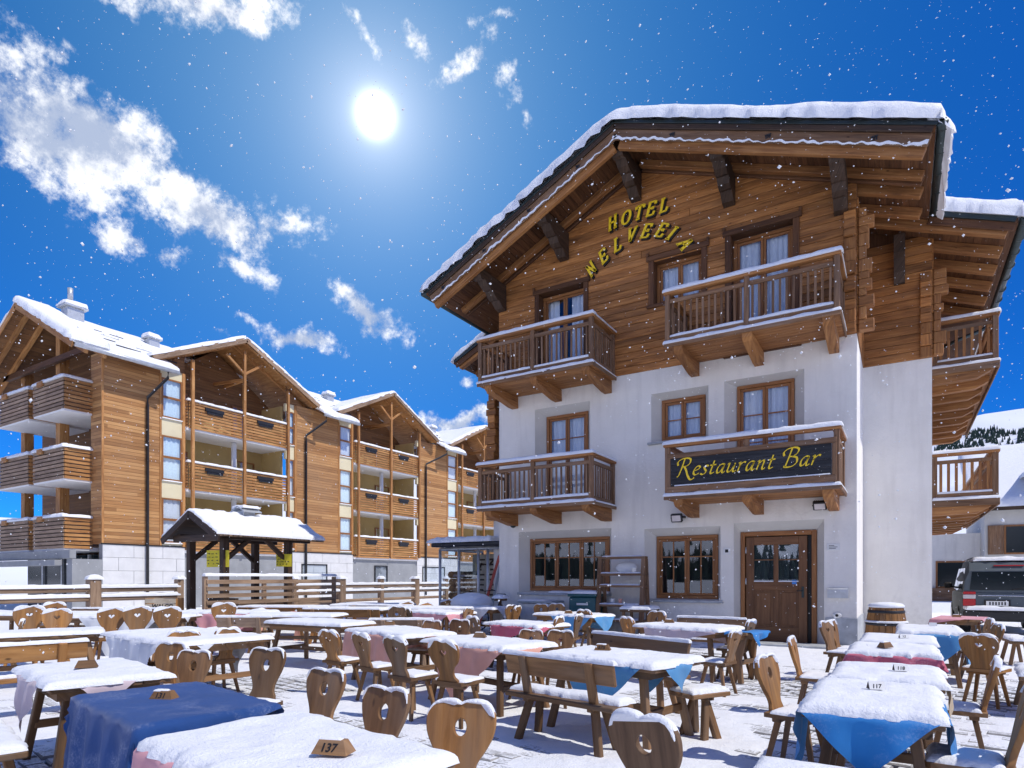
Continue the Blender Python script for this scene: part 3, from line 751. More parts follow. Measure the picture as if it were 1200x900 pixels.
# timber gable, plank by plank
H3 = [(-8.20, -6.86, 6.50, 8.98), (-5.05, -3.88, 8.02, 9.05), (-3.26, -1.94, 6.50, 9.14)]
back = MB(); planks = []
RH = .172; z = ZP
while z < 11.4:
    zt = z+RH; zz = zt+.13
    xl = max(HX0, RID-(RZ-zz)/SLL); xr = min(HX1, RID+(RZ-zz)/SLR)
    if xr-xl < .3: break
    segs = [(xl, xr)]
    for h in H3:
        if h[2] < (z+zt)/2 < h[3]:
            ns_ = []
            for a, b in segs:
                if h[1] <= a or h[0] >= b: ns_.append((a, b)); continue
                if h[0] > a: ns_.append((a, h[0]))
                if h[1] < b: ns_.append((h[1], b))
            segs = ns_
    for a, b in segs:
        back.b6(a, b, YF+.004, YF+.22, z, zt)
        while b-a > 5.5:
            c = a+random.uniform(2.2, 4.6); planks.append((a, c, z, zt)); a = c
        planks.append((a, b, z, zt))
    z = zt
back.add([(RID-2.2, YF+.23, zr(RID-2.2)-.12), (RID+2.2, YF+.23, zr(RID+2.2)-.12), (RID, YF+.23, RZ-.115)], [(0, 1, 2)])
tw = back.build('timber_gable', M_['wood_soffit'], hotel)
for a, b, c, d in planks:
    dy = random.uniform(-.004, .004)
    MB().b6(a+.003, b-.003, YF-.032+dy, YF+.003, c+.004, d-.003, ch=.009).build('plank', M_['wood_siding'], tw)
z = ZP                                   # recessed timber bay on the right, and the return wall
while z < 9.1:
    MB().b6(HX1, HX2, YR-.03, YR+.003, z+.004, z+.197, ch=.010).build('plank', M_['wood_siding'], tw)
    MB().b6(HX1-.003, HX1+.028, YF+.02, YR-.031, z+.004, z+.197, ch=.010).build('plank', M_['wood_siding'], tw)
    MB().b6(HX2-.003, HX2+.028, YR+.0, 30.5, z+.004, z+.197, ch=.010).build('plank', M_['wood_siding'], tw)
    z += .2
back2 = MB(); back2.add([(HX1, YR+.02, 6.45), (HX2, YR+.02, 6.45), (HX2, YR+.02, zr(HX2)-.10), (HX1, YR+.02, zr(HX1)-.10)], [(0, 1, 2, 3)]); back2.add([(HX1-.01, YF+.02, 6.45), (HX1-.01, YR+.02, 6.45), (HX1-.01, YR+.02, zr(HX1)-.10), (HX1-.01, YF+.02, zr(HX1)-.10)], [(0, 1, 2, 3)]); back2.add([(HX2-.01, YR+.02, 6.45), (HX2-.01, 30, 6.45), (HX2-.01, 30, zr(HX2)-.10), (HX2-.01, YR+.02, zr(HX2)-.10)], [(0, 1, 2, 3)]); back2.build('timber_backing', M_['wood_soffit'], hotel)
# crossed log ends at the corners
def log_ends(xa, ya, z0, z1):
    z = z0; k = 0
    while z < z1:
        h = random.choice((.15, .19, .22, .26))
        e = random.choice((.17, .22, .27, .31)); f = random.choice((.06, .10, .15))
        MB().b6(xa-.23, xa-.015, ya-f-.035, ya-.034, z+.004, z+h-.004, ch=.014).build('log_end', M_['wood_siding'], tw)
        h2 = h
        MB().b6(xa+.03, xa+e, ya-.02, ya+.19, z+.004+.05, z+h2-.004+.05, ch=.014).build('log_end', M_['wood_beam'], tw)
        z += h
log_ends(HX1, YF, ZP, 8.85); log_ends(HX2, YR, ZP, 8.35)
z = 3.2                                  # wing seen past the left corner
m = MB(); m.b6(HX0-1.22, HX0-.02, 16.22, 30, 3.2, 9.2); m.build('timber_wing', M_['wood_soffit'], hotel)
while z < 8.9:
    h = random.choice((.17, .2, .24)); e = random.uniform(.0, .12)
    MB().b6(HX0-1.25-e, HX0-1.0, 16.0-random.choice((0, .06, .1)), 16.2, z+.005, z+h-.005, ch=.014).build('log_end', M_['wood_siding'], tw); z += h
# windows of the gable
for (a, b, c, d), cur in zip(H3, ([(0, .3, 'curtain'), (.62, 1, 'curtain')], [(0, 1, 'curtain')], [(0, .42, 'curtain'), (.55, 1, 'curtain')])):
    m = MB(); t_ = .11
    m.b6(a-t_, a+.02, YF-.07, YF+.22, c-.02, d, ch=.01); m.b6(b-.02, b+t_, YF-.07, YF+.22, c-.02, d, ch=.01)
    m.b6(a-t_-.05, b+t_+.05, YF-.085, YF+.22, d, d+.12, ch=.01); m.b6(a-t_-.04, b+t_+.04, YF-.085, YF+.22, c-.10, c-.02, ch=.01)
    for xx in (a-t_-.05, b+t_-.01): m.b6(xx, xx+.06, YF-.088, YF-.03, d+.12, d+.20, ch=.008)
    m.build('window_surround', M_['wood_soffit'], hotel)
    window(hotel, a+.022, b-.022, c, d-.02, YF+.20, 2, (.62,) if d-c > 1.5 else (), cur, cols=1)

# ------------------------------------------------------------------ balconies of the hotel
def bracket_prism(m, x, zb, w=.19, y0=YF, y1=13.30, h0=.30, h1=.13):
    poly = [(y0, zb), (y0, zb-h0), (y0-.25, zb-h0), (y1+.12, zb-h1-.02), (y1+.02, zb-h1+.04), (y1, zb)]
    M = Matrix.Translation((x, 0, 0)) @ Matrix.Rotation(R(90), 4, 'Z')
    m.prism(poly, -w/2, w/2, M=M, axis=0)
def front_balcony(x0, x1, zb, board=False):
    y0, y1 = 13.26, YF-.03
    m = MB(); n = 9
    for k in range(n):                                   # deck boards run along the front
        ya = y0+.02+(y1-y0-.02)*k/n; m.b6(x0, x1, ya+.002, ya+(y1-y0-.02)/n-.003, zb, zb+.05, ch=.004)
    bal = m.build('balcony', M_['wood_beam'], hotel)
    m = MB(); m.b6(x0-.02, x1+.02, y0-.02, y0+.018, zb-.02, zb+.075, ch=.006); m.build('edge_board', M_['wood_balcony'], bal)
    m = MB(); m.b6(x1+.001, x1+.035, y0+.02, y1, zb-.02, zb+.075, ch=.006); m.build('edge_board', M_['wood_balcony'], bal)
    xm = (x0+x1)/2
    for x in (x0+.27, xm, x1-.20):
        m = MB(); bracket_prism(m, x, zb-.003); m.build('bracket', M_['wood_beam'], bal)
        snow_rect('snow', x-.08, x+.08, y0+.0, y0+.10, zb-.0, .02, bal, seed=x)
    zt = zb+1.17
    posts = [(x0+.05, y0+.05), (xm, y0+.05), (x1-.05, y0+.05), (x1-.05, y1-.06), (x0+.05, y1-.06)]
    for (x, y) in posts: MB().b6(x-.05, x+.05, y-.05, y+.05, zb+.02, zt-.06, ch=.008).build('post', M_['wood_balcony'], bal)
    MB().b6(x0-.03, x1+.03, y0-.03, y0+.13, zt-.06, zt-.005, ch=.01).build('handrail', M_['wood_beam'], bal)
    for xx in (x0-.03, x1-.13): MB().b6(xx, xx+.16, y0+.131, y1, zt-.06, zt-.005, ch=.01).build('handrail', M_['wood_beam'], bal)
    spans = [((x0+.10, y0+.05), (xm-.05, y0+.05)), ((xm+.05, y0+.05), (x1-.10, y0+.05)), ((x1-.05, y0+.10), (x1-.05, y1-.11)), ((x0+.05, y0+.10), (x0+.05, y1-.11))]
    bm = MB(); bm.b6(-.022, .022, -.016, .016, -.365, .365, ch=.005); bme = bm.mesh('baluster', M_['wood_balcony'])
    for si, (p, q) in enumerate(spans):
        L = math.hypot(q[0]-p[0], q[1]-p[1])
        if board and si < 2: continue
        for zz in (zb+.155, zt-.20):
            m = MB(); m.beam((p[0], p[1], zz), (q[0], q[1], zz), .055, .085, ch=.007); m.build('rail', M_['wood_balcony'], bal)
        n = int(round(L/.132))
        for k in range(n):
            s = (k+.5)/n
            meshobj('baluster', bme, bal, Matrix.Translation((p[0]+(q[0]-p[0])*s+random.gauss(0, .003), p[1]+(q[1]-p[1])*s, zb+.555)) @ Matrix.Rotation((0 if si < 2 else R(90))+random.gauss(0, .03), 4, 'Z') @ Matrix.Rotation(random.gauss(0, .006), 4, 'Y'))
        if si < 2:
            a, b = Vector((p[0], p[1]-.005, zb+.197)), Vector((q[0], q[1]-.005, zb+.197)); snow_line('snow', a, b, .085, .06, bal, seed=x0+si, lump=.5)
    snow_rect('snow', x0-.05, x1+.05, y0-.05, y0+.14, zt-.006, .095, bal, seed=x0, nu=34, edge=.05)
    snow_rect('snow', x1-.14, x1+.05, y0+.10, y1, zt-.006, .06, bal, seed=x1, nu=16, edge=.05)
    snow_rect('snow', x0-.03, x1+.03, y0-.035, y0+.20, zb+.052, .075, bal, seed=x0+2, nu=34, edge=.045)
    snow_rect('snow', x1-.10, x1+.045, y0+.10, y1, zb+.052, .05, bal, seed=x0+4, nu=16, edge=.04)
    return bal, zb, zt
front_balcony(-9.22, -6.02, 6.36); front_balcony(-4.32, -0.97, 6.42)
front_balcony(-9.22, -6.02, 3.16); bal_s, zb, zt = front_balcony(-4.32, -0.97, 3.14, True)
# sign board on the lower right balcony
m = MB()
for k in range(4): m.b6(-4.18, -1.10, 13.225, 13.25, 3.40+k*.1475, 3.40+(k+1)*.1475-.004, ch=.004)
sign = m.build('sign_board', M_['sign_black'], hotel)
m = MB(); m.b6(-4.26, -1.02, 13.235, 13.285, 3.27, 3.395, ch=.008); m.b6(-4.26, -1.02, 13.235, 13.285, 3.995, 4.10, ch=.008); m.b6(-4.26, -4.185, 13.236, 13.284, 3.395, 3.995, ch=.006); m.b6(-1.095, -1.02, 13.236, 13.284, 3.395, 3.995, ch=.006)
m.build('sign_frame', M_['wood_balcony'], sign)
snow_line('snow', (-4.1, 13.222, 3.40), (-1.12, 13.222, 3.40), .03, .022, sign, seed=8)

# side balconies on the right flank
def side_balcony(zb):
    x0, x1, y0, y1 = HX2+.03, 1.90, 18.0, 26.5
    m = MB()
    for k in range(10):
        a = x0+(x1-x0)*k/10; m.b6(a+.002, a+(x1-x0)/10-.002, y0, y1, zb, zb+.05, ch=.004)
    bal = m.build('balcony', M_['wood_beam'], hotel)
    for k in range(9):
        y = y0+.12+k*1.02; e = x1-.06-(.0 if k % 2 else .05)
        m = MB(); poly = [(x0, zb-.002), (e, zb-.002), (e-.02, zb-.13), (e-.28, zb-.27), (x0, zb-.30)]; m.prism(poly, y-.10, y+.10, axis=0); m.build('bracket', M_['wood_beam'], bal)
    MB().b6(x0, x1+.02, y0-.03, y0-.002, zb-.10, zb+.07, ch=.006).build('edge_board', M_['wood_balcony'], bal)
    MB().b6(x1+.001, x1+.03, y0, y1, zb-.10, zb+.07, ch=.006).build('edge_board', M_['wood_balcony'], bal)
    zt = zb+1.16
    for (x, y) in ((x1-.05, y0+.05), (x1-.05, y0+2.9), (x1-.05, y0+5.6), (x1-.05, y1-.05), (x0+.05, y0+.05)): MB().b6(x-.055, x+.055, y-.055, y+.055, zb+.02, zt-.06, ch=.008).build('post', M_['wood_balcony'], bal)
    MB().b6(x0, x1+.03, y0-.03, y0+.13, zt-.06, zt, ch=.01).build('handrail', M_['wood_beam'], bal)
    MB().b6(x1-.13, x1+.03, y0+.131, y1, zt-.06, zt, ch=.01).build('handrail', M_['wood_beam'], bal)
    for (p, q) in (((x0+.1, y0+.05), (x1-.105, y0+.05)), ((x1-.05, y0+.105), (x1-.05, y1-.1))):
        L = math.hypot(q[0]-p[0], q[1]-p[1])
        for zz in (zb+.17, zt-.20): MB().beam((p[0], p[1], zz), (q[0], q[1], zz), .05, .085, ch=.007).build('rail', M_['wood_balcony'], bal)
        n = int(L/.145); bm = MB(); bm.b6(-.03, .03, -.015, .015, -.36, .36, ch=.005); bme = bm.mesh('baluster', M_['wood_beam'])
        for k in range(n):
            s = (k+.5)/n; meshobj('baluster', bme, bal, Matrix.Translation((p[0]+(q[0]-p[0])*s, p[1]+(q[1]-p[1])*s, zb+.56)) @ Matrix.Rotation(0 if p[1] == q[1] else R(90), 4, 'Z'))
    snow_rect('snow', x0, x1+.05, y0-.05, y0+.14, zt, .09, bal, seed=zb, nu=18, edge=.05)
    snow_rect('snow', x1-.15, x1+.05, y0+.12, y1, zt, .08, bal, seed=zb+1, nu=30, edge=.05)
    snow_rect('snow', x0, x1+.04, y0-.045, y0+.16, zb+.052, .07, bal, seed=zb+3, nu=18, edge=.04)
    snow_line('snow', (x0+.1, y0+.045, zb+.213), (x1-.1, y0+.045, zb+.213), .075, .05, bal, seed=2)
    MB().b6(x0-.02, x0+.01, y0+1.4, y0+2.6, zb+.06, zb+2.1, ch=.01).build('balcony_door', M_['wood_door'], bal)
side_balcony(6.35); side_balcony(3.22)
for y in (19.0, 22.5): MB().b6(HX2-.02, HX2+.05, y, y+1.3, .9, 2.2, ch=.01).build('shutters', M_['wood_balcony'], hotel)

# ------------------------------------------------------------------ roof of the hotel
m = MB(); th = .11
def slab(m, xa, xb, y0, y1, off=0.0, t=th):
    m.add([(xa, y0, zr(xa)-t-off), (xb, y0, zr(xb)-t-off), (xb, y1, zr(xb)-t-off), (xa, y1, zr(xa)-t-off), (xa, y0, zr(xa)-off), (xb, y0, zr(xb)-off), (xb, y1, zr(xb)-off), (xa, y1, zr(xa)-off)],
          [(0, 3, 2, 1), (4, 5, 6, 7), (0, 1, 5, 4), (1, 2, 6, 5), (2, 3, 7, 6), (3, 0, 4, 7)])
slab(m, EL, RID, YO, 30); slab(m, RID, ER, YO, 30); slab(m, ER+.001, ERW, YW, 30); slab(m, ELW, EL-.001, YW, 30)
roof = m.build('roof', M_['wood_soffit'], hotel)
bme = {}
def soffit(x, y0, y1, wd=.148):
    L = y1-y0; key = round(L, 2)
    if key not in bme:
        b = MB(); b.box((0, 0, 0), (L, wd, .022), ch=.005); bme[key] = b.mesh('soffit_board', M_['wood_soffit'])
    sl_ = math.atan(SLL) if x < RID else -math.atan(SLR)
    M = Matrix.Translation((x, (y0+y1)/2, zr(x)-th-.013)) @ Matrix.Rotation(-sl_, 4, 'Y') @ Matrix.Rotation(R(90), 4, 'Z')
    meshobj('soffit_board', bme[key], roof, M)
x = EL+.08
while x < ER-.05:
    if abs(x-RID) > .09: soffit(x, YO+.07, YF+.0 if x < HX1 else YW)
    x += .138
x = HX1+.1
while x < ERW-.05: soffit(x, YW+.01, 22.0); x += .14
x = ELW+.08
while x < HX0-1.2: soffit(x, YW+.01, 19.0); x += .14
def rake(xa, xb, y, w, h, top, mat, name, ch=.012):
    """beam following the roof slope; top = drop below the roof surface"""
    za, zb_ = zr(xa)-top, zr(xb)-top
    m = MB(); m.beam((xa, y, za), (xb, y, zb_), w, h, ch=ch, off=-h/2); return m.build(name, M_[mat], roof)
for (xa, xb) in ((EL+.05, RID), (RID, ER-.02)):
    rake(xa-.06 if xa < RID else xa, xb if xa < RID else xb+.06, YO-.005, .05, .065, .0, 'metal_green', 'flashing', .004)
    rake(xa, xb, YO+.005, .045, .11, .07, 'wood_dark', 'fascia_strip')
    rake(xa+.02, xb-.02, YO+.06, .045, .22, .17, 'wood_balcony', 'fascia')
    rake(xa+.1, xb-.1, YO+.165, .12, .20, .35, 'wood_beam', 'barge_rafter')
    rake(xa+.15, xb-.1, 14.40, .15, .15, .135, 'wood_beam', 'rafter')
    rake(xa+.15, xb-.1, YF-.075, .08, .17, .135, 'wood_soffit', 'wall_plate')
def scallop(xa, xb):
    """wavy lower edge of the fascia, with frozen snow along it"""
    p0, p1 = Vector((xa, YO+.026, zr(xa)-.17)), Vector((xb, YO+.026, zr(xb)-.17)); M, L = frame(p0, p1)
    n = int(L/.045); per = .52
    wv = lambda s: -.205-.030*abs(math.sin(math.pi*s/per))-.012*math.sin(2*math.pi*s/.21)
    bot = [(L*i/n, wv(L*i/n)) for i in range(n+1)]
    for nm, top, mt, dy in (('fascia_trim', .0, 'wood_balcony', 0), ('snow', .058, 'snow', -.012)):
        m = MB()
        up = [(s, -.12) for s, b in bot] if nm == 'fascia_trim' else [(s, b+top*max(.02, -.35+2.0*float(fbm(s*2.6+xa, 2.2, 3)))) for s, b in bot]
        vs = [(s, dy-.012, b) for s, b in bot]+[(s, dy-.012, t_) for s, t_ in up]+[(s, dy+.012, b) for s, b in bot]+[(s, dy+.012, t_) for s, t_ in up]
        N = n+1; fs = []
        for i in range(n): fs += [(i, i+1, N+i+1, N+i), (2*N+i+1, 2*N+i, 3*N+i, 3*N+i+1), (N+i, N+i+1, 3*N+i+1, 3*N+i), (2*N+i, 2*N+i+1, i+1, i)]
        m.add(vs, fs, axis=0); m.build(nm, M_[mt], roof, M)
scallop(EL+.1, RID-.02); scallop(RID+.02, ER-.05)
for x in (-10.2, -8.9, -7.6, -6.3, -4.1, -2.2, -.4):
    m = MB(); z = zr(x)-.30
    for dx in (-.035, .0, .035): m.box((x+dx, YO+.02, z+random.uniform(-.01, .01)), (.025, .03, .07), ch=.006)
    m.box((x, YO+.012, z+.035), (.12, .025, .02), ch=.005); m.build('ornament', M_['metal_dark'], roof)
# carved purlin brackets
for x in (-9.33, -7.42, -5.46, -3.27, -1.04):
    t0 = zr(x)-.36; f = 13.36
    poly = [(YF-.05, t0), (YF-.05, t0-.62), (YF-.22, t0-.60), (YF-.42, t0-.46), (YF-.50, t0-.47), (YF-.62, t0-.42), (YF-.72, t0-.31), (YF-.80, t0-.32), (YF-.95, t0-.26), (f+.20, t0-.16), (f+.12, t0-.22), (f+.03, t0-.20), (f-.03, t0-.12), (f, t0-.02), (f+.02, t0+.06), (YF-.05, t0+.06)]
    m = MB(); m.prism(poly, -.125, .125, M=Matrix.Translation((x, 0, 0)) @ Matrix.Rotation(R(90), 4, 'Z'), axis=0); m.build('carved_bracket', M_['wood_dark'], roof)
# rafter tails under the right eave and the two wings
for y in (15.0, 15.85): rake(HX1-.2, ER-.12, y, .17, .19, .135, 'wood_beam', 'rafter')
for k, y in enumerate((16.36, 17.3, 18.25, 19.2, 20.15, 21.1)): rake(HX1+.1, ERW-.12, y, .18, .20, .135, 'wood_beam', 'rafter')
for y in (16.36, 17.3, 18.25): rake(ELW+.1, HX0-1.1, y, .18, .20, .135, 'wood_beam', 'rafter')
rake(ER+.02, ERW-.02, YW-.02, .05, .10, -.005, 'metal_green', 'flashing', .004); rake(ER+.02, ERW-.02, YW+.03, .05, .17, .09, 'wood_soffit', 'fascia')
rake(ELW+.02, EL-.02, YW-.02, .05, .10, -.005, 'metal_green', 'flashing', .004); rake(ELW+.02, EL-.02, YW+.03, .05, .17, .09, 'wood_soffit', 'fascia')
x = -.02
m = MB(); t0 = zr(x)-.34; poly = [(YR-.05, t0), (YR-.05, t0-.95), (YR-.15, t0-.95), (YR-.30, t0-.75), (YR-.36, t0-.45), (YR-.52, t0-.40), (YR-.55, t0)]
m.prism(poly, -.11, .11, M=Matrix.Translation((x, 0, 0)) @ Matrix.Rotation(R(90), 4, 'Z'), axis=0); m.build('carved_bracket', M_['wood_dark'], roof)
def gutter(x, y0, y1, z):
    m = MB(); m.tube([(x, y0, z), (x, y1, z)], .085, n=12)
    for k in range(int((y1-y0)/.7)+1): y = y0+.1+k*.7; m.tube([(x+.02, y-.012, z+.0), (x+.02, y+.012, z)], .097, n=12)
    m.build('gutter', M_['metal_green'], roof)
gutter(ER+.10, YO-.02, YW-.05, zr(ER)-.06); gutter(ERW+.10, YW-.02, 21.9, zr(ERW)-.06)
z = zr(ERW)-.06
m = MB(); m.tube([(ERW+.1, 21.7, z), (ERW+.08, 21.7, z-.22), (ERW-.1, 21.6, z-.38), (1.4, 21.4, z-.60), (.80, 21.3, z-.85), (.72, 21.3, z-1.1), (.70, 21.3, 3)], .05, n=10); m.build('downpipe', M_['metal_green'], roof)
z = zr(EL)-.06
m = MB(); m.tube([(EL-.08, YO-.03, z), (EL-.08, 20, z)], .085, n=10); m.build('gutter', M_['metal_green'], roof)
# the snow on the roof
xs_ = [EL-.10, RID, ER+.13]
def P(u, v):
    x = xs_[0]+(xs_[2]-xs_[0])*u; return (x, YO-.10+v*17.0, zr(x)+.002-.06*max(0, 1-abs(x-RID)/.5))
def roof_snow(name, P, LU, LV, t, nu, nv, **k): return meshobj(name, snow_mesh(name, P, LU, LV, t, nu=nu, nv=nv, **k), roof)
roof_snow('snow', P, 11.5, 17.0, .37, 90, 60, cap=False, edge=.18, seed=1.2, lump=.28, ns=.9)
roof_snow('snow', lambda u, v: (ER-.2+(ERW+.14-ER+.2)*u, YW-.08+v*13.6, zr(ER-.2+(ERW+.14-ER+.2)*u)+.003), 1.85, 13.6, .40, 26, 50, edge=.16, seed=4.1, lump=.3, ns=1.1)
roof_snow('snow', lambda u, v: (ELW-.1+(EL+.2-ELW+.1)*u, YW-.08+v*13.6, zr(ELW-.1+(EL+.2-ELW+.1)*u)+.003), 1.75, 13.6, .20, 20, 40, edge=.15, seed=6.1, lump=.3, ns=1.1)
# snow rolled over the right gutter
m_ = snow_mesh('snow', lambda u, v: (ER-.1+.36*v, YO+.0+u*3.4, zr(ER-.1+.36*v)+.02-.16*v*v), 3.4, .42, .24, edge=.14, nu=40, nv=12, seed=2.2, lump=.35, ns=2.0)
meshobj('snow', m_, roof)

# ------------------------------------------------------------------ fittings on the hotel front
def floodlight(x, z, tilt, label):
    e = empty('floodlight', (x, YF, z), label, 'floodlight', 'floodlights above the hotel entrance')
    M = Matrix.Translation((x, YF-.22, z)) @ Matrix.Rotation(R(tilt), 4, 'X')
    m = MB(); m.box((0, 0, 0), (.26, .09, .20), M=M, ch=.015)
    for k in range(6): m.box((-.10+k*.04, .055, 0), (.012, .03, .17), M=M)
    m.build('housing', M_['metal_dark'], e)
    m = MB(); m.box((0, -.048, 0), (.20, .008, .14), M=M, ch=.002); m.build('lens', M_['tail_clear'], e)
    m = MB(); m.beam((x-.14, YF-.22, z), (x-.14, YF-.01, z+.03), .012, .03); m.beam((x+.14, YF-.22, z), (x+.14, YF-.01, z+.03), .012, .03); m.box((x, YF-.012, z+.03), (.30, .02, .05)); m.build('mounting', M_['metal_dark'], e)
floodlight(-4.42, 2.84, 22, 'small black floodlight under the left end of the restaurant sign balcony')
floodlight(-1.42, 2.95, 40, 'small black floodlight over the door, at the corner of the house')
e = empty('wall_lamp', (-8.95, YF, 2.85), 'small dark dome lamp on the wall under the lower left balcony', 'lamp')
m = MB(); m.lathe([(.02, .10), (.07, .09), (.085, .03), (.075, -.02), (.04, -.05), (.005, -.06)][::-1], 14, Matrix.Translation((-8.95, YF-.11, 2.86))); m.build('dome', M_['metal_green'], e)
MB().b6(-8.98, -8.92, YF-.11, YF+.005, 2.93, 2.98, ch=.005).build('arm', M_['metal_dark'], e)
e = empty('mailbox', (-1.09, YF, 1.13), 'rounded metal mailbox on the wall right of the door', 'mailbox')
prof = [(-.11, -.10), (-.11, .03), (-.09, .08), (-.04, .105), (0.0, .11), (0, -.10)]
m = MB(); m.prism(prof, -.19, .19, M=Matrix.Translation((-1.10, YF-.005, 1.13)) @ Matrix.Rotation(R(90), 4, 'Z'), axis=1); m.build('box', M_['zinc'], e)
MB().b6(-1.25, -.95, YF-.123, YF-.116, 1.10, 1.15, ch=.002).build('flap', M_['zinc'], e)
e = empty('door_sign', (-1.19, YF, 2.09), 'small white plate with lines of print right of the door', 'sign')
MB().b6(-1.31, -1.07, YF-.014, YF-.001, 2.02, 2.16, ch=.003).build('plate', M_['plate_white'], e)
m = MB(); [m.b6(-1.27, -1.27+w, YF-.017, YF-.0145, 2.115-k*.03, 2.125-k*.03) for k, w in enumerate((.10, .16, .13))]; m.build('print', M_['black'], e)
e = empty('door_bell', (-3.34, YF, 2.05), 'small white bell panel with dark screen left of the door', 'bell panel')
MB().b6(-3.42, -3.26, YF-.02, YF-.001, 1.97, 2.13, ch=.004).build('housing', M_['plate_white'], e); MB().b6(-3.375, -3.305, YF-.024, YF-.0205, 2.02, 2.09).build('screen', M_['black'], e)
e = empty('wall_socket', (-1.12, YF, .67), 'oval outdoor socket low on the wall right of the door', 'socket')
m = MB(); m.lathe([(.06, 0), (.058, .02), (.045, .03)], 16, Matrix.Translation((-1.12, YF, .67)) @ Matrix.Rotation(R(90), 4, 'X') @ Matrix.Diagonal((1.5, 1, 1, 1))); m.build('plate', M_['plate_white'], e)
m = MB(); m.lathe([(.03, 0), (.03, .006)], 14, Matrix.Translation((-1.12, YF-.03, .67)) @ Matrix.Rotation(R(90), 4, 'X')); m.build('outlet', M_['black'], e)

# ------------------------------------------------------------------ lettering (broad-pen strokes)
def smooth_path(pts, n=7):
    if len(pts) < 3: return [Vector((p[0], p[1])) for p in pts]
    P = [Vector(p[:2]) for p in pts]; P = [P[0]*2-P[1]]+P+[P[-1]*2-P[-2]]; out = []
    for i in range(1, len(P)-2):
        for k in range(n):
            t = k/n; a, b, c, d = P[i-1], P[i], P[i+1], P[i+2]
            out.append(.5*((2*b)+(c-a)*t+(2*a-5*b+4*c-d)*t*t+(3*b-a-3*c+d)*t**3))
    out.append(P[-2]); return out
def pen_mesh(name, strokes, nib, ang, thick, ext, mat, shear=0.0, scale=1.0):
    """strokes swept by a flat nib held at an angle; stands in XZ, front towards -Y"""
    m = MB(); nx, nz = math.cos(ang)*nib/2, math.sin(ang)*nib/2
    for st in strokes:
        pts = smooth_path(st); n = len(pts); L = []; Rr = []
        for i, p in enumerate(pts):
            d = (pts[min(i+1, n-1)]-pts[max(i-1, 0)]); d = d/(d.length or 1); nn = Vector((-d.y, d.x))
            e = Vector((nx, nz)); k = e.dot(nn); s = 1 if k >= 0 else -1
            o = e*s if abs(k) > thick/2 else e*s+nn*(thick/2-abs(k))
            o = nn*max(abs(k), thick/2)
            L.append(p+o); Rr.append(p-o)
        tr = lambda q: ((q.x+shear*q.y)*scale, q.y*scale)
        vs = []
        for y in (-ext, 0):
            vs += [(tr(q)[0], y, tr(q)[1]) for q in L]+[(tr(q)[0], y, tr(q)[1]) for q in Rr]
        fs = []
        for i in range(n-1):
            fs += [(n+i, n+i+1, i+1, i), (i, i+1, 2*n+i+1, 2*n+i), (3*n+i, 3*n+i+1, n+i+1, n+i)]
        fs += [(0, 2*n, 3*n, n), (2*n-1, 4*n-1, 3*n-1, n-1)]
        m.add(vs, fs, uvs=[(0, 0)]*len(vs))
    return m.mesh(name, M_[mat])
# capitals with serifs, unit height
CAP = {
 'H': ([(.16, 0), (.16, 1)], [(.72, 0), (.72, 1)], [(.16, .52), (.72, .52)], [(.02, 0), (.32, 0)], [(.02, 1), (.30, 1)], [(.58, 0), (.88, 0)], [(.58, 1), (.86, 1)]),
 'O': ([(.45, 1), (.16, .86), (.06, .5), (.16, .14), (.42, 0), (.70, .14), (.82, .5), (.72, .86), (.45, 1)],),
 'T': ([(.42, 0), (.42, 1)], [(.06, .80), (.06, 1), (.80, 1), (.82, .80)], [(.24, 0), (.60, 0)]),
 'E': ([(.16, 0), (.16, 1)], [(.02, 1), (.70, 1), (.72, .80)], [(.16, .52), (.54, .52)], [(.54, .42), (.54, .62)], [(.02, 0), (.70, 0), (.76, .24)]),
 'L': ([(.18, 0), (.18, 1)], [(.02, 1), (.38, 1)], [(.02, 0), (.66, 0), (.74, .26)]),
 'N': ([(.14, 0), (.14, 1)], [(.14, 1), (.72, 0)], [(.72, 0), (.72, 1)], [(.02, 0), (.28, 0)], [(.58, 1), (.86, 1)]),
 'V': ([(.10, 1), (.40, 0)], [(.40, 0), (.74, 1)], [(-.02, 1), (.26, 1)], [(.60, 1), (.88, 1)]),
 'I': ([(.24, 0), (.24, 1)], [(.06, 0), (.42, 0)], [(.06, 1), (.42, 1)]),
 'A': ([(.08, 0), (.42, 1)], [(.42, 1), (.76, 0)], [(.18, .36), (.66, .36)], [(-.04, 0), (.22, 0)], [(.62, 0), (.90, 0)])}
lm = {}
for ch, st in CAP.items():
    st = [[((x-.42)*.86, z-.5) for x, z in s] for s in st]
    st = [s if len(s) > 5 else [q for a, b in zip(s, s[1:]) for q in (a, b)] for s in st]
    segs = []
    for s in st:
        if len(s) > 8: segs.append(s)
        else: segs += [[s[i], s[i+1]] for i in range(0, len(s), 2)]
    lm[ch] = (pen_mesh('letter', segs, .20, R(12), .10, .035, 'yellow_paint', .28, .30), pen_mesh('letter_back', segs, .25, R(12), .16, .05, 'black', .28, .30))
letters = [('H', -6.07, 10.25, 14), ('O', -5.71, 10.27, 6), ('T', -5.38, 10.29, 2), ('E', -5.07, 10.29, 0), ('L', -4.75, 10.28, 4),
           ('N', -6.65, 9.25, 44), ('E', -6.31, 9.49, 34), ('L', -5.93, 9.68, 16), ('V', -5.57, 9.81, 2), ('E', -5.19, 9.79, -10), ('E', -4.82, 9.70, -22), ('I', -4.53, 9.53, -32), ('A', -4.25, 9.22, -58)]
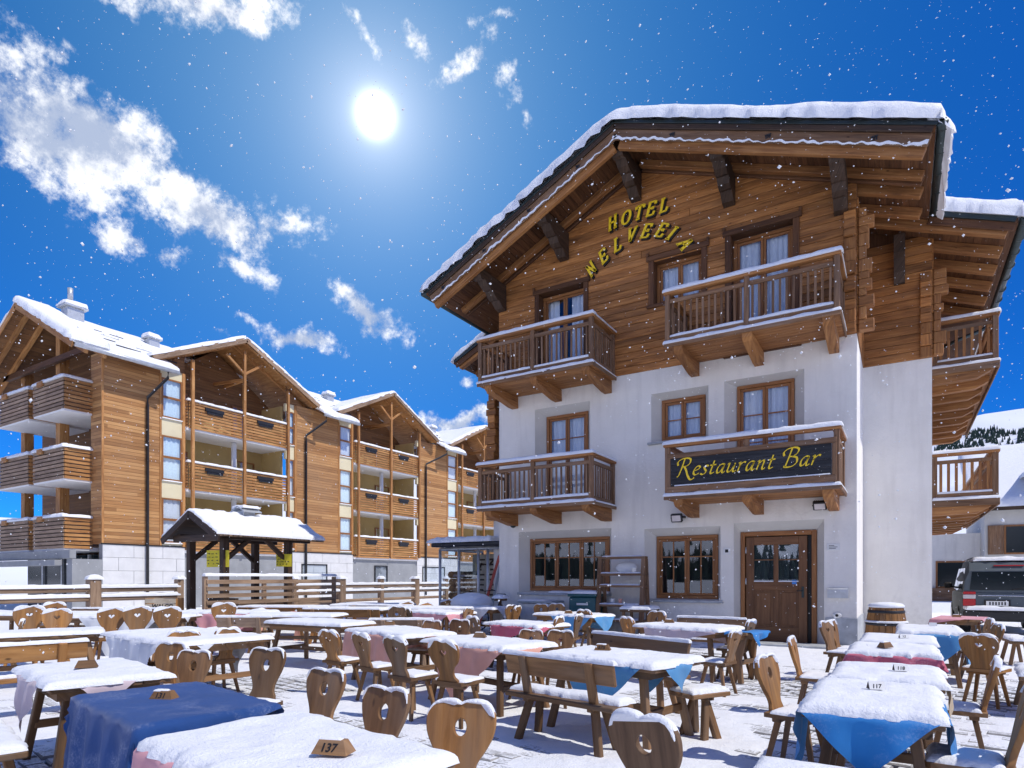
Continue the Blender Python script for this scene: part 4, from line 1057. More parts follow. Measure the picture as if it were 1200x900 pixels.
for ch, x, z, rot in letters:
    M = Matrix.Translation((x, YF-.075, z)) @ Matrix.Rotation(R(-rot), 4, 'Y')
    a = meshobj('letter', lm[ch][0], hotel, M)
    meshobj('letter_back', lm[ch][1], a, Matrix.Translation((x+.03, YF-.034, z-.03)) @ Matrix.Rotation(R(-rot), 4, 'Y'))
# chancery italic for the sign board (x height 0.5, capitals 1.0)
MIN = {
 'R': ([(.20, .98), (.12, .45), (.02, .03), (-.06, -.02)], [(-.10, .62), (-.14, .80), (.02, .96), (.30, 1.0), (.50, .92), (.50, .70), (.36, .56), (.16, .52)], [(.26, .52), (.38, .30), (.50, .02), (.66, -.22), (.82, -.20), (.86, -.12)]),
 'B': ([(.20, .98), (.12, .45), (.04, .02)], [(-.10, .60), (-.14, .80), (.04, .96), (.32, 1.0), (.50, .90), (.46, .68), (.30, .56), (.16, .54)], [(.28, .55), (.48, .46), (.52, .22), (.36, .04), (.12, 0), (-.04, .05)]),
 'e': ([(.06, .24), (.24, .30), (.34, .40), (.28, .49), (.16, .46), (.06, .28), (.06, .10), (.16, .01), (.34, .10)],),
 's': ([(.34, .44), (.24, .49), (.14, .42), (.18, .30), (.26, .18), (.22, .05), (.10, .0), (.0, .05)],),
 't': ([(.18, .72), (.12, .36), (.08, .10), (.14, .01), (.26, .08)], [(.0, .47), (.30, .49)]),
 'a': ([(.36, .46), (.22, .48), (.08, .34), (.04, .12), (.10, .01), (.22, .10), (.36, .44)], [(.37, .48), (.31, .22), (.30, .05), (.36, .01), (.44, .08)]),
 'u': ([(.0, .44), (.08, .48), (.07, .30), (.04, .10), (.10, .01), (.22, .10), (.36, .42)], [(.37, .48), (.32, .22), (.31, .05), (.37, .01), (.45, .08)]),
 'r': ([(.0, .44), (.08, .48), (.08, .36), (.02, .0)], [(.05, .24), (.16, .42), (.26, .49), (.34, .46)]),
 'n': ([(.0, .44), (.08, .48), (.08, .36), (.02, .0)], [(.05, .24), (.18, .44), (.28, .47), (.30, .36), (.26, .12), (.30, .01), (.40, .08)])}
adv = {'R': .74, 'e': .42, 's': .42, 't': .36, 'a': .52, 'u': .53, 'r': .38, 'n': .50, ' ': .42, 'B': .66}
txt = 'Restaurant Bar'; tw_ = sum(adv[c] for c in txt); sc = .37; wx = 2.72/(tw_*sc)
x = -4.02
for c in txt:
    if c != ' ':
        st = [[(p[0]*wx, p[1]) for p in s] for s in MIN[c]]
        meshobj('letter', pen_mesh('letter', st, .105, R(40), .038, .012, 'yellow_paint', .20, sc), sign, Matrix.Translation((x, 13.222, 3.60)))
    x += adv[c]*sc*wx

# ------------------------------------------------------------------ apartment block
XA, YA = -29.2, 13.76
apt = empty('apartment_building', (XA, YA, 0), 'long larch clad apartment block with slatted balconies and three cross gables', 'building')
ZB, ZE = 2.92, 11.05
wood_pan = [(13.76, 16.25), (23.95, 27.13), (34.75, 37.93)]
wcols = [(16.25, 17.42), (23.25, 23.95), (27.13, 28.30), (37.93, 39.25), (34.45, 34.75)]
bays = [(17.42, 23.25), (28.30, 34.45), (39.25, 45.4)]
LV = [8.62, 5.66, 2.70]                       # balcony slabs
for (a, b) in wood_pan+[(45.4, 56)]: MB().b6(XA-.3, XA, a, b, ZB, ZE+.2).build('larch_wall', M_['boards_larch'], apt)
for (a, b) in wood_pan:
    for y in (a, b): MB().b6(XA-.02, XA+.035, y-.045, y+.045, ZB, ZE-.1, ch=.008).build('corner_board', M_['wood_larch'], apt)
# stone base in slabs
m = MB(); m.b6(XA-.3, XA-.03, 13.76, 56, 0, ZB); st = m.build('stone_base', M_['concrete'], apt)
for (y0, y1) in ((13.76, 17.42), (23.25, 28.30), (34.45, 39.25), (45.4, 50)):
    for r in range(5):
        y = y0-(.65 if r % 2 else 0.0)
        while y < y1:
            a, b = max(y, y0), min(y+1.3, y1)
            if b-a > .12: MB().b6(XA-.035, XA+.012+random.uniform(-.004, .004), a+.006, b-.006, r*.584+.006, (r+1)*.584-.006, ch=.008).build('stone_slab', M_['stone_slab'], st)
            y += 1.3
MB().b6(XA-.02, XA+.04, 13.7, 50, ZB-.03, ZB+.03).build('base_flashing', M_['metal_dark'], apt)
def far_window(x, y0, y1, z0, z1, bar=True, cur='curtain_blue', par=None, mat='wood_frame', fr=.07):
    m = MB(); x0 = x-.02
    m.b6(x0, x0+.07, y0, y1, z0, z0+fr); m.b6(x0, x0+.07, y0, y1, z1-fr, z1); m.b6(x0+.001, x0+.069, y0, y0+fr, z0+fr, z1-fr); m.b6(x0+.001, x0+.069, y1-fr, y1, z0+fr, z1-fr)
    if bar: zm = z0+(z1-z0)*.52; m.b6(x0+.002, x0+.068, y0+fr, y1-fr, zm-.05, zm+.05)
    w = m.build('window', M_[mat], par or apt)
    z = [z0+fr]+([zm-.05, zm+.05] if bar else [])+[z1-fr]
    for i in range(0, len(z), 2): MB().add([(x+.02, y0+fr, z[i]), (x+.02, y1-fr, z[i]), (x+.02, y1-fr, z[i+1]), (x+.02, y0+fr, z[i+1])], [(0, 1, 2, 3)]).build('pane', M_['glass'], w)
    if cur:
        n = max(int((y1-y0)/.05), 5); vs = []
        for i in range(n+1): vs += [(x-.07+.02*math.sin(i*1.4), y0+(y1-y0)*i/n, z0), (x-.07+.02*math.sin(i*1.4), y0+(y1-y0)*i/n, z1)]
        MB().add(vs, [(2*i, 2*i+2, 2*i+3, 2*i+1) for i in range(n)], smooth=True).build('curtain', M_[cur], w)
    else: MB().b6(x-.35, x-.3, y0, y1, z0, z1).build('room', M_['interior'], w)
for (y0, y1) in wcols:
    for (a, b) in ((ZB, 3.10), (5.18, 6.02), (8.10, 8.94), (10.78, 11.2)): MB().b6(XA-.2, XA-.01, y0, y1, a, b).build('cream_panel', M_['cream'], apt)
    for (a, b) in ((3.10, 5.18), (6.02, 8.10), (8.94, 10.78)):
        far_window(XA-.03, y0+.06, y1-.14, a, b, cur=random.choice(('curtain_blue', 'curtain_blue', 'curtain')))
        snow_rect('snow', XA-.02, XA+.07, y0+.06, y1-.14, a-.05, .045, apt, seed=y0+a)
    MB().b6(XA-.05, XA+.05, y1-.14, y1, ZB, 11.2, ch=.01).build('corner_board', M_['wood_larch'], apt)
def slats(m, p0, p1, z0, z1, n, gap=.3, th=.03, jit=0.0):
    p0, p1 = Vector(p0), Vector(p1); h = (z1-z0)/n
    for k in range(n):
        z = z0+h*(k+.5)
        m.beam((p0.x, p0.y, z), (p1.x, p1.y, z), th, h*(1-gap), rnd=random.random())
gab = []
for bi, (y0, y1) in enumerate(bays):
    ym = (y0+y1)/2; yp = [y0+.23, ym+.12, y1-.06]
    bay = MB()                                    # back wall of the loggia
    bay.b6(XA-2.2, XA-2.0, y0, y1, ZB, ZE+.2); bay.b6(XA-2.0, XA-.31, y0-.02, y0+.1, ZB, ZE); bay.b6(XA-2.0, XA-.31, y1-.1, y1+.02, ZB, ZE)
    bay = bay.build('loggia_wall', M_['ochre'], apt)
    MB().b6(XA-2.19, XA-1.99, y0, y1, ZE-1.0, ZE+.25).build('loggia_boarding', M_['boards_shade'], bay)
    for z in LV:
        for (a, b) in ((y0+.5, y0+1.3), (ym+.9, ym+2.3)):
            far_window(XA-1.97, a, b, z+.12, z+2.25, False, None if random.random() < .5 else 'curtain', par=apt)
        MB().b6(XA-2.0, XA+.12, y0-.01, y1+.01, z-.07, z+.07).build('balcony_slab', M_['white_render'], apt)
        m = MB(); slats(m, (XA+.16, y0+.10, 0), (XA+.16, yp[1]-.07, 0), z+.0, z+1.34, 9)
        m.build('balcony_slats', M_['wood_larch'], apt)
        m = MB(); slats(m, (XA+.16, yp[1]+.07, 0), (XA+.16, y1-.06, 0), z+.0, z+1.34, 9); m.build('balcony_slats', M_['wood_larch'], apt)
        m = MB(); slats(m, (XA+.0, y0+.02, 0), (XA+.16, y0+.02, 0), z+.0, z+1.34, 9); m.build('balcony_slats', M_['wood_larch'], apt)
        for (a, b) in ((y0+.9, y0+1.9), (yp[1]+.8, yp[1]+1.8)): MB().b6(XA+.19, XA+.26, a, b, z+1.02, z+1.18).b6(XA+.19, XA+.23, a+.1, b-.05, z+.90, z+1.0195).build('window_box', M_['metal_dark'], apt)
        snow_line('snow', (XA+.16, y0, z+1.34), (XA+.16, y1, z+1.34), .16, .10, apt, seed=z+bi)
        m = MB(); m.tube([(XA-.6, ym+.1, z-3), (XA-.6, ym+.1, z-.07)], .13, n=10); m.build('column', M_['white_render'], apt)
    for y in yp:
        top = 13.45-abs(y-ym)*.5
        MB().b6(XA+.20, XA+.34, y-.07, y+.07, ZB-.1, top-.2, ch=.012).build('post', M_['wood_larch'], apt)
    gh = ym; hw = 4.75; zt = 13.72; ze = 11.42; xf = XA+.62
    gab.append((gh, hw, zt, ze))
    for s in (-1, 1):
        m = MB(); m.beam((XA+.27, yp[1], 12.0), (XA+.27, yp[1]+s*1.05, 12.75), .10, .12, ch=.01); m.build('brace', M_['wood_larch'], apt)
        m = MB(); m.beam((XA+.27, yp[1], 11.7), (XA-1.9, yp[1]+s*.3, 11.75), .12, .14, ch=.01); m.build('tie_beam', M_['wood_larch'], apt)
        m = MB()
        sl_ = (zt-ze)/hw
        for k in range(2):
            xx = xf-.12-k*.9; m.beam((xx, gh, zt-.14), (xx, gh+s*(hw-.1), ze-.14+.05), .12, .18)
        m.build('rafter', M_['wood_larch'], apt)
        m = MB(); a, b = gh, gh+s*hw
        m.add([(xf, a, zt), (xf, b, ze), (XA-4.4, b, ze), (XA-4.4, a, zt), (xf, a, zt-.10), (xf, b, ze-.10), (XA-4.4, b, ze-.10), (XA-4.4, a, zt-.10)], [(0, 1, 2, 3), (7, 6, 5, 4), (0, 4, 5, 1), (1, 5, 6, 2), (3, 2, 6, 7)])
        rf = m.build('gable_roof', M_['wood_larch'], apt)
        MB().beam((xf+.02, a, zt-.06), (xf+.02, b, ze-.06), .05, .24).build('barge_board', M_['wood_weathered'], rf)
        meshobj('snow', snow_mesh('snow', lambda u, v: (XA-4.4+(xf+.06-XA+4.4)*v, gh+s*(hw+.1)*u, zt+(ze-zt)*u+.004), hw, 5.4, .20, edge=.14, nu=26, nv=26, seed=bi+s, lump=.3, ns=1.2), rf)
    m = MB(); m.add([(XA-2.05, y0-.8, ZE), (XA-2.05, y1+.8, ZE), (XA-2.05, gh, zt-.12)], [(0, 1, 2)]); m.add([(XA-.02, y0-1.3, ZE-.1), (XA-.02, y0+.0, ZE-.1), (XA-.02, y0, zt-.12-(gh-y0)*.49), (XA-.02, y0-1.3, 11.15)], [(0, 1, 2, 3)]); m.add([(XA-.02, y1, ZE-.1), (XA-.02, y1+1.3, ZE-.1), (XA-.02, y1+1.3, 11.15), (XA-.02, y1, zt-.12-(y1-gh)*.49)], [(0, 1, 2, 3)])
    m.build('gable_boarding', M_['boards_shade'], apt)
    if bi < 3:
        m = MB(); m.b6(XA-2.15, XA-1.95, y0+.3, y1-.3, .9, 2.3); m.build('ground_window', M_['glass_dark'], apt)
for (y0, y1) in ((24.3, 26.2), (30.2, 31.4), (35.0, 37.6)): far_window(XA+.0, y0, y1, .75, 2.25, False, None, mat='metal_dark')
# main roof
XRI, ZRI, XE, ZEA, YFR = -33.6, 13.72, -28.35, 10.98, 12.25
XM = -31.6; ZM = ZRI+(ZEA-ZRI)*(XM-XRI)/(XE-XRI)
EAV = [(YFR, 16.55), (25.2, 27.95), (36.6, 39.1), (47.6, 58)]      # stretches where the eaves run through; cross gables stand between
m = MB()
def rslab(m, xa, za, xb, zb_, y0, y1): m.add([(xa, y0, za), (xb, y0, zb_), (xb, y1, zb_), (xa, y1, za), (xa, y0, za-.14), (xb, y0, zb_-.14), (xb, y1, zb_-.14), (xa, y1, za-.14)], [(0, 1, 2, 3), (7, 6, 5, 4), (0, 4, 5, 1), (1, 5, 6, 2), (2, 6, 7, 3), (3, 7, 4, 0)])
rslab(m, XRI, ZRI, XM, ZM, YFR, 58); rslab(m, XRI, ZRI, -39.2, 10.9, YFR, 58)
for y0, y1 in EAV: rslab(m, XM-.001, ZM, XE, ZEA, y0, y1)
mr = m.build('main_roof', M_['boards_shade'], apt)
sz = lambda x: ZRI+(ZEA-ZRI)*(x-XRI)/(XE-XRI)
meshobj('snow', snow_mesh('snow', lambda u, v: (XRI+(XM+.15-XRI)*u, YFR-.05+v*46, sz(XRI+(XM+.15-XRI)*u)+.004), 2.4, 46, .20, edge=.14, nu=16, nv=60, seed=3.3, lump=.25, ns=.7), mr)
for k, (y0, y1) in enumerate(EAV): meshobj('snow', snow_mesh('snow', lambda u, v: (XM-.1+(XE+.05-XM+.1)*u, y0-.05+v*(y1-y0+.1), sz(XM-.1+(XE+.05-XM+.1)*u)+.004), 3.7, y1-y0, .20, edge=.14, nu=20, nv=18, seed=k+.3, lump=.25, ns=.9), mr)
meshobj('snow', snow_mesh('snow', lambda u, v: ((XRI+(-39.3-XRI)*u), YFR-.05+v*46, ZRI+(10.85-ZRI)*u+.004), 6.2, 46, .28, edge=.2, nu=20, nv=60, seed=5.3, lump=.25, ns=.7), mr)
meshobj('snow', snow_mesh('snow', lambda u, v: ((XRI+(XE+.10-XRI)*u), YFR-.12+v*1.5, ZRI+.05+(ZEA-ZRI)*u+.004), 5.9, 1.5, .34, edge=.18, nu=30, nv=12, seed=8.3, lump=.2, ns=.9), mr)
for (xb, zb_) in ((XE, ZEA), (-39.2, 10.9)):
    MB().beam((XRI, YFR-.02, ZRI-.12), (xb, YFR-.02, zb_-.12), .05, .26).build('barge_board', M_['wood_larch'], mr)
    MB().beam((XRI, YFR+.5, ZRI-.24), (xb, YFR+.5, zb_-.24), .14, .2).build('rafter', M_['wood_larch'], mr)
    MB().beam((XRI, YFR+1.2, ZRI-.24), (xb, YFR+1.2, zb_-.24), .14, .2).build('rafter', M_['wood_larch'], mr)
m = MB()
for (ya, yb) in ((13.9, 16.3), (25.0, 27.8), (36.4, 39.0)):
    for r in range(4):
        u = .40+r*.145; x, z = XRI+(XE-XRI)*u, ZRI+(ZEA-ZRI)*u; y = ya+random.random()*.6
        while y < yb:
            L = random.uniform(.25, 1.1); m.b6(x, x+.03, y, y+L, z+.17, z+.222+random.uniform(-.012, .01)); y += L+random.uniform(.2, 1.2)
m.build('snow_guards', M_['metal_dark'], mr)
for (y0, y1, pipe) in ((12.3, 16.6, 15.6), (25.2, 27.95, 24.55), (36.6, 39.1, 35.3)):
    m = MB(); m.tube([(XE+.06, y0, ZEA-.10), (XE+.06, y1, ZEA-.10)], .10, n=8); m.build('gutter', M_['zinc'], apt)
    yb = min(y1-.3, pipe+.9); yb = y1-.5 if y0 < 13 else y0+.15
    m = MB(); m.tube([(XE+.06, yb, ZEA-.12), (XE+.04, yb, ZEA-.45), (XA+.12, pipe, ZEA-1.35), (XA+.12, pipe, ZEA-1.7), (XA+.12, pipe, .2)], .065, n=8); m.build('downpipe', M_['metal_dark'], apt)
for (y, x, s) in ((14.3, -33.1, .8), (17.6, -32.4, .6), (29.2, -32.4, .6), (40.3, -32.6, .6)):
    z = ZRI+(ZEA-ZRI)*(x-XRI)/(XE-XRI)
    m = MB(); m.b6(x-.4*s, x+.4*s, y-.45*s, y+.45*s, z-.2, z+.75*s, ch=.02); m.b6(x-.55*s, x+.55*s, y-.62*s, y+.62*s, z+.75*s, z+.86*s, ch=.01)
    c = m.build('chimney', M_['zinc'], mr); snow_rect('snow', x-.55*s, x+.55*s, y-.62*s, y+.62*s, z+.86*s, .22, mr, seed=y, edge=.15)
    if s == .8: m = MB(); m.tube([(x, y-.1, z+1.0), (x, y-.1, z+1.55)], .12, n=8); m.build('chimney_pot', M_['zinc'], mr)
# gable end with loggias and corner balconies
m = MB(); m.b6(-38.4, XA-.9, YA+1.4, YA+1.6, 0, ZE); m.add([(-38.4, YA+1.45, ZE), (XA, YA+1.45, ZE), (XRI, YA+1.45, ZRI-.2)], [(0, 1, 2)]); m.build('end_wall', M_['boards_shade'], apt)
m = MB(); m.b6(XA-.31, XA-.3, YA, YA+1.5, 0, ZE); m.b6(-32.2, -31.3, YA+1.36, YA+1.39, ZB, 10.8); m.build('loggia_wall', M_['ochre'], apt)
m = MB(); m.b6(XA-1.0, XA-.301, YA, YA+1.45, ZB, 11.2); m.build('end_pier', M_['boards_larch'], apt)
MB().b6(-33.25, -32.85, YA-.1, YA+.3, ZB, 12.9, ch=.01).build('post', M_['wood_larch'], apt)
MB().b6(-36.9, -36.5, YA-.1, YA+.3, ZB, 11.5, ch=.01).build('post', M_['wood_larch'], apt)
MB().beam((-38.2, YA-.3, 11.35), (XA, YA-.3, 11.35), .16, .26).build('tie_beam', M_['wood_soffit'], apt)
for z in LV:
    for (xa, xb, yf) in ((-32.95, -30.1, 12.68), (-36.6, -33.45, 12.68)):
        MB().b6(xa, xb, yf, YA+1.4, z-.07, z+.07).build('balcony_slab', M_['white_render'], apt)
        m = MB(); slats(m, (xa, yf-.02, 0), (xb, yf-.02, 0), z-.02, z+1.34, 8); m.build('balcony_slats', M_['wood_weathered'], apt)
        m = MB(); slats(m, (xb+.02, yf, 0), (xb+.02, YA, 0), z-.02, z+1.34, 8); m.build('balcony_slats', M_['wood_larch'], apt)
        MB().b6(xa+.02, xb-.02, yf+.03, yf+.05, z, z+1.3).build('balcony_backing', M_['wood_dark'], apt)
        MB().b6(xa+.6, xa+1.1, yf-.14, yf-.04, z+1.2, z+1.42, ch=.02).build('flower_box', M_['wood_larch'], apt)
        snow_rect('snow', xa-.05, xb+.08, yf-.10, yf+.18, z+1.34, .15, apt, seed=z+xa, nu=26, edge=.08)
        snow_rect('snow', xb-.12, xb+.10, yf+.12, YA, z+1.34, .13, apt, seed=z+xa+1, nu=14, edge=.08)
    m = MB(); m.b6(XA-.98, XA-.30, YA+1.30, YA+1.38, z+.1, z+2.2); m.build('loggia_door', M_['glass_dark'], apt)
m = MB(); m.b6(-39, XA-.0, 12.5, 12.75, 2.25, 2.62, ch=.02); m.b6(-39, XA-.6, 12.2, 12.49, 1.95, 2.2, ch=.02); m.b6(XA-.5, XA-.02, 12.6, YA+1, 0, 2.24); m.build('canopy_beam', M_['concrete'], apt)
m = MB(); m.b6(-38, XA-.55, YA+.6, YA+.7, 0, 2.5); m.build('shop_front', M_['glass_dark'], apt)
for x in (-36.2, -34.2, -33.6, -31.6): MB().b6(x, x+.12, YA+.5, YA+.6, 0, 2.5).build('mullion', M_['zinc'], apt)

# ------------------------------------------------------------------ terrace furniture
FS = .92                                 # rustic furniture, a little low
def fplace(o, x, y, rot, f, sc=None):
    f = 1+(f-1)*max(0.0, min(1.0, (14.5-y)/6.5))
    o.matrix_basis = Matrix.Translation((x*f, y*f, 0)) @ Matrix.Rotation(R(rot), 4, 'Z') @ Matrix.Scale(sc or FS, 4)
    return o
def outline(kind):
    """half outline (x, z) of a chair back from the seat up, mirrored; z from 0 to about .47"""
    if kind == 'a':   h = [(.115, 0), (.112, .03), (.095, .07), (.105, .12), (.150, .19), (.190, .27), (.203, .34), (.196, .40), (.165, .445), (.110, .466), (.058, .466), (.022, .457), (0, .446)]
    elif kind == 'b': h = [(.125, 0), (.130, .03), (.095, .06), (.085, .11), (.105, .17), (.155, .22), (.185, .29), (.190, .35), (.175, .41), (.130, .452), (.080, .462), (.035, .456), (0, .444)]
    else:             h = [(.120, 0), (.118, .05), (.100, .09), (.100, .14), (.120, .20), (.150, .27), (.168, .34), (.170, .40), (.150, .445), (.105, .465), (.055, .462), (.02, .455), (0, .445)]
    pts = [Vector(p) for p in h]
    sm = smooth_path([(p.x, p.y) for p in pts], 3)
    r = [(p.x, p.y) for p in sm]
    return r+[(-x, z) for x, z in reversed(r[:-1])], r
def heart(cz, w, h):
    pts = []
    for k in range(20):
        t = 2*math.pi*k/20; pts.append((w*math.sin(t)**3, cz+h*(13*math.cos(t)-5*math.cos(2*t)-2*math.cos(3*t)-math.cos(4*t))/16))
    return pts
def oval(cz, w, h): return [(w*math.cos(2*math.pi*k/16), cz+h*math.sin(2*math.pi*k/16)) for k in range(16)]
BT = Matrix.Translation((0, -.17, .455)) @ Matrix.Rotation(R(13), 4, 'X')      # back leans away from the sitter (sitter faces +Y)
def make_chair(kind, hole, wood_back, wood_seat, snowy=1.0, sd=0):
    ch = empty('chair')
    lp, half = outline(kind)
    hl = heart(.325, .050, .046) if hole == 'heart' else oval(.315, .052 if wood_back == 'wood_brown' else .042, .056)
    o = meshobj('backrest', curve_mesh('backrest', [lp, hl], .017, .005, M_[wood_back]), ch, BT)
    m = MB(); w, d = .21, .20
    m.prism([(-w+.02, -d), (w-.02, -d), (w+.005, d-.03), (w-.02, d), (-w+.02, d), (-w-.005, d-.03)], -.018, .018, M=Matrix.Translation((0, 0, .448)) @ Matrix.Rotation(R(-90), 4, 'X'), axis=0)
    m.build('seat', M_[wood_seat], ch)
    m = MB(); m.box((0, .09, .412), (.34, .07, .035), ch=.006); m.box((0, -.11, .412), (.34, .07, .035), ch=.006); m.build('seat_batten', M_[wood_seat], ch)
    for sx in (-1, 1):
        for sy in (-1, 1):
            m = MB(); a, b = Vector((sx*.115, sy*.105-.005, .415)), Vector((sx*.185, sy*.19-.005, -.005)); Mx, L = frame(a, b, (0, 1, 0))
            q = .021; r = .016
            m.add([(0, -q, -q), (0, q, -q), (0, q, q), (0, -q, q), (L, -r, -r), (L, r, -r), (L, r, r), (L, -r, r)], [(0, 3, 2, 1), (4, 5, 6, 7), (0, 1, 5, 4), (1, 2, 6, 5), (2, 3, 7, 6), (3, 0, 4, 7)], M=Mx)
            m.build('leg', M_[wood_seat], ch)
    if snowy > 0:
        me = snow_mesh('snow', lambda u, v: (-.20+.40*u, -.155+.35*v, .4665), .40, .35, .030*snowy, edge=.05, nu=12, nv=12, seed=sd, lump=.5, ns=7); meshobj('snow', me, ch)
        top = [p for p in lp if p[1] > .37]
        top = sorted(top, key=lambda p: p[0]); n = 22
        def cap(u, v):
            f = u*(len(top)-1); i = min(int(f), len(top)-2); s = f-i
            x, z = top[i][0]+(top[i+1][0]-top[i][0])*s, top[i][1]+(top[i+1][1]-top[i][1])*s
            p = BT @ Vector((x, -.026+.052*v, z-.004)); return (p.x, p.y, p.z)
        me = snow_mesh('snow', cap, .42, .055, .018*snowy, edge=.022, nu=24, nv=9, seed=sd+.7, lump=.6, ns=11); meshobj('snow', me, ch)
    return ch
CH = {}
for kind, hole, wb, ws, sd in (('a', 'oval', 'wood_honey', 'wood_mid', 1), ('b', 'heart', 'wood_honey', 'wood_mid', 2), ('c', 'heart', 'wood_mid', 'wood_mid', 3), ('a', 'oval', 'wood_brown', 'wood_brown', 4), ('a', 'heart', 'wood_honey', 'wood_honey', 5), ('c', 'oval', 'wood_mid', 'wood_mid', 6)):
    k = kind+hole[0]+{'wood_honey': 'h', 'wood_mid': 'm', 'wood_brown': 'd'}[wb]; CH[k] = [make_chair(kind, hole, wb, ws, 1.0, sd), False]
def chair(k, x, y, face, label, group='chairs on the terrace', top=True, f=1.13, sc=None):
    """x, y = top of the backrest as measured; face = direction the sitter looks, degrees from +X"""
    src = CH[k]
    o = copy_tree(src[0]) if src[1] else src[0]
    src[1] = True
    a = R(face)
    if top: x, y = x+math.cos(a)*.22, y+math.sin(a)*.22
    fplace(o, x, y, face-90+random.uniform(-8, 8), f, (sc or FS)*random.uniform(.965, 1.035)); tag(o, label, 'chair', group)
    return o

def make_table(L, W, wd, snowy, sd):
    t = empty('table'); zt = .76
    m = MB(); n = 4
    tp = MB().box((0, 0, zt-.075), (L-.16, W-.12, .07)).build('apron', M_[wd], t)
    for k in range(n):
        y = -W/2+W*(k+.5)/n; MB().box((random.uniform(-.008, .008), y, zt-.02), (L, W/n-.006, .04), ch=.008).build('board', M_[wd], t)
    for sx in (-1, 1):
        for sy in (-1, 1):
            m = MB(); m.beam((sx*(L/2-.22), sy*(W/2-.16), zt-.06), (sx*(L/2-.10), sy*(W/2-.05), -.005), .075, .06, ch=.008, up=(0, 1, 0)); m.build('leg', M_[wd], t)
        m = MB(); m.beam((sx*(L/2-.17), -W/2+.10, .30), (sx*(L/2-.17), W/2-.10, .30), .045, .07, ch=.006); m.build('cross_rail', M_[wd], t)
    MB().beam((-L/2+.17, 0, .30), (L/2-.17, 0, .30), .05, .07, ch=.006).build('stretcher', M_[wd], t)
    if snowy:
        me = snow_mesh('snow', lambda u, v: (-L/2-.012+(L+.024)*u, -W/2-.012+(W+.024)*v, zt+.001), L, W, .062*snowy, edge=.07, nu=34, nv=24, seed=sd, lump=.22, ns=3.2); meshobj('snow', me, t)
    return t
TB = {}
def table(x, y, rot, L=1.25, W=.80, wd='wood_mid', snowy=1.0, label='', sd=0, group='tables on the terrace', f=1.077):
    k = (L, W, wd, snowy)
    o = copy_tree(TB[k]) if k in TB else make_table(L, W, wd, snowy, sd)
    TB.setdefault(k, o)
    fplace(o, x, y, rot, f); tag(o, label, 'table', group); return o
def tablecloth(x, y, rot, mat, L=1.25, W=.80, size=1.2, diag=45, off=(0, 0), snowy=1.0, label='', sd=0.0, ruff=.02, f=1.077):
    """square of cloth laid over the table top; what overhangs falls down the sides"""
    zt = .766; N = 44; vs = []; ca, sa = math.cos(R(diag)), math.sin(R(diag)); hl, hw = L/2+.012, W/2+.012
    for i in range(N+1):
        for j in range(N+1):
            u, v = (i/N-.5)*size, (j/N-.5)*size
            px, py = u*ca-v*sa+off[0], u*sa+v*ca+off[1]
            qx, qy = max(-hl, min(hl, px)), max(-hw, min(hw, py)); dx, dy = px-qx, py-qy; d = math.hypot(dx, dy)
            z = zt+.004*float(vnoise(px*5+sd, py*5))
            if d > 0:
                ux, uy = dx/d, dy/d; drop = max(d-.02, 0)
                wv = ruff*math.sin((px*uy-py*ux)*19+sd*3)*min(drop/.15, 1)
                out = min(d, .02)+drop*.10+wv
                qx, qy, z = qx+ux*out, qy+uy*out, zt-(d if d < .02 else .012+drop*.985)
            vs.append((qx, qy, z))
    fs = [(i*(N+1)+j, (i+1)*(N+1)+j, (i+1)*(N+1)+j+1, i*(N+1)+j+1) for i in range(N) for j in range(N)]
    o = MB().add(vs, fs, uvs=[(p[0], p[1]) for p in vs], smooth=True).build('tablecloth', M_[mat])
    fplace(o, x, y, rot, f); tag(o, label, 'tablecloth')
    if snowy:
        me = snow_mesh('snow', lambda u, v: (-L/2-.024+(L+.048)*u, -W/2-.024+(W+.048)*v, zt-.012), L, W, .060*snowy, edge=.075, nu=60, nv=44, seed=sd+x, lump=.30, ns=4.5)
        s = bpy.data.objects.new('snow', me); COL.objects.link(s); s.parent = o
    return o
def number_block(x, y, rot, txt, label, z=.80, tent=False, snowy=True):
    e = empty('table_number')
    poly = [(-.05, 0), (.05, 0), (.024, .062), (-.024, .062)]
    if tent: poly = [(-.045, 0), (.045, 0), (.008, .075), (-.008, .075)]
    M = Matrix.Rotation(R(90), 4, 'Z')
    m = MB()
    if tent: m.prism(poly, -.075, .075, M=M, axis=1)
    else: m.add([(-.095, -.052, 0), (.095, -.052, 0), (.095, .052, 0), (-.095, .052, 0), (-.066, -.024, .066), (.066, -.024, .066), (.066, .024, .066), (-.066, .024, .066)], [(0, 3, 2, 1), (4, 5, 6, 7), (0, 1, 5, 4), (1, 2, 6, 5), (2, 3, 7, 6), (3, 0, 4, 7)])
    if tent:
        for s in (-1, 1): MB().prism([(-.038, .004), (.038, .004), (0, .068)], s*.0755, s*.0775, M=M).build('end_cap', M_['wood_dark'], e)
    m.build('block', M_['plate_white' if tent else 'wood_mid'], e)
    if txt:
        t_ = math.atan2(.037 if tent else .026, .075 if tent else .062)
        me = text_mesh('number', txt, .058, .0012, M_['black'], .18, .0012)
        meshobj('number', me, e, Matrix.Translation((-.008, -.0400 if not tent else -.0312, .031)) @ Matrix.Rotation(-t_, 4, 'X'))
    if snowy: meshobj('snow', snow_mesh('snow', lambda u, v: (-.07+.12*u, -.02+.04*v, .062 if not tent else .07), .12, .04, .014, edge=.02, nu=9, nv=8, seed=x), e)
    fplace(e, x, y, rot, 1.077, .62 if tent else .80); e.location.z = (z-.012)*FS; tag(e, label, 'table number', 'table numbers'); return e
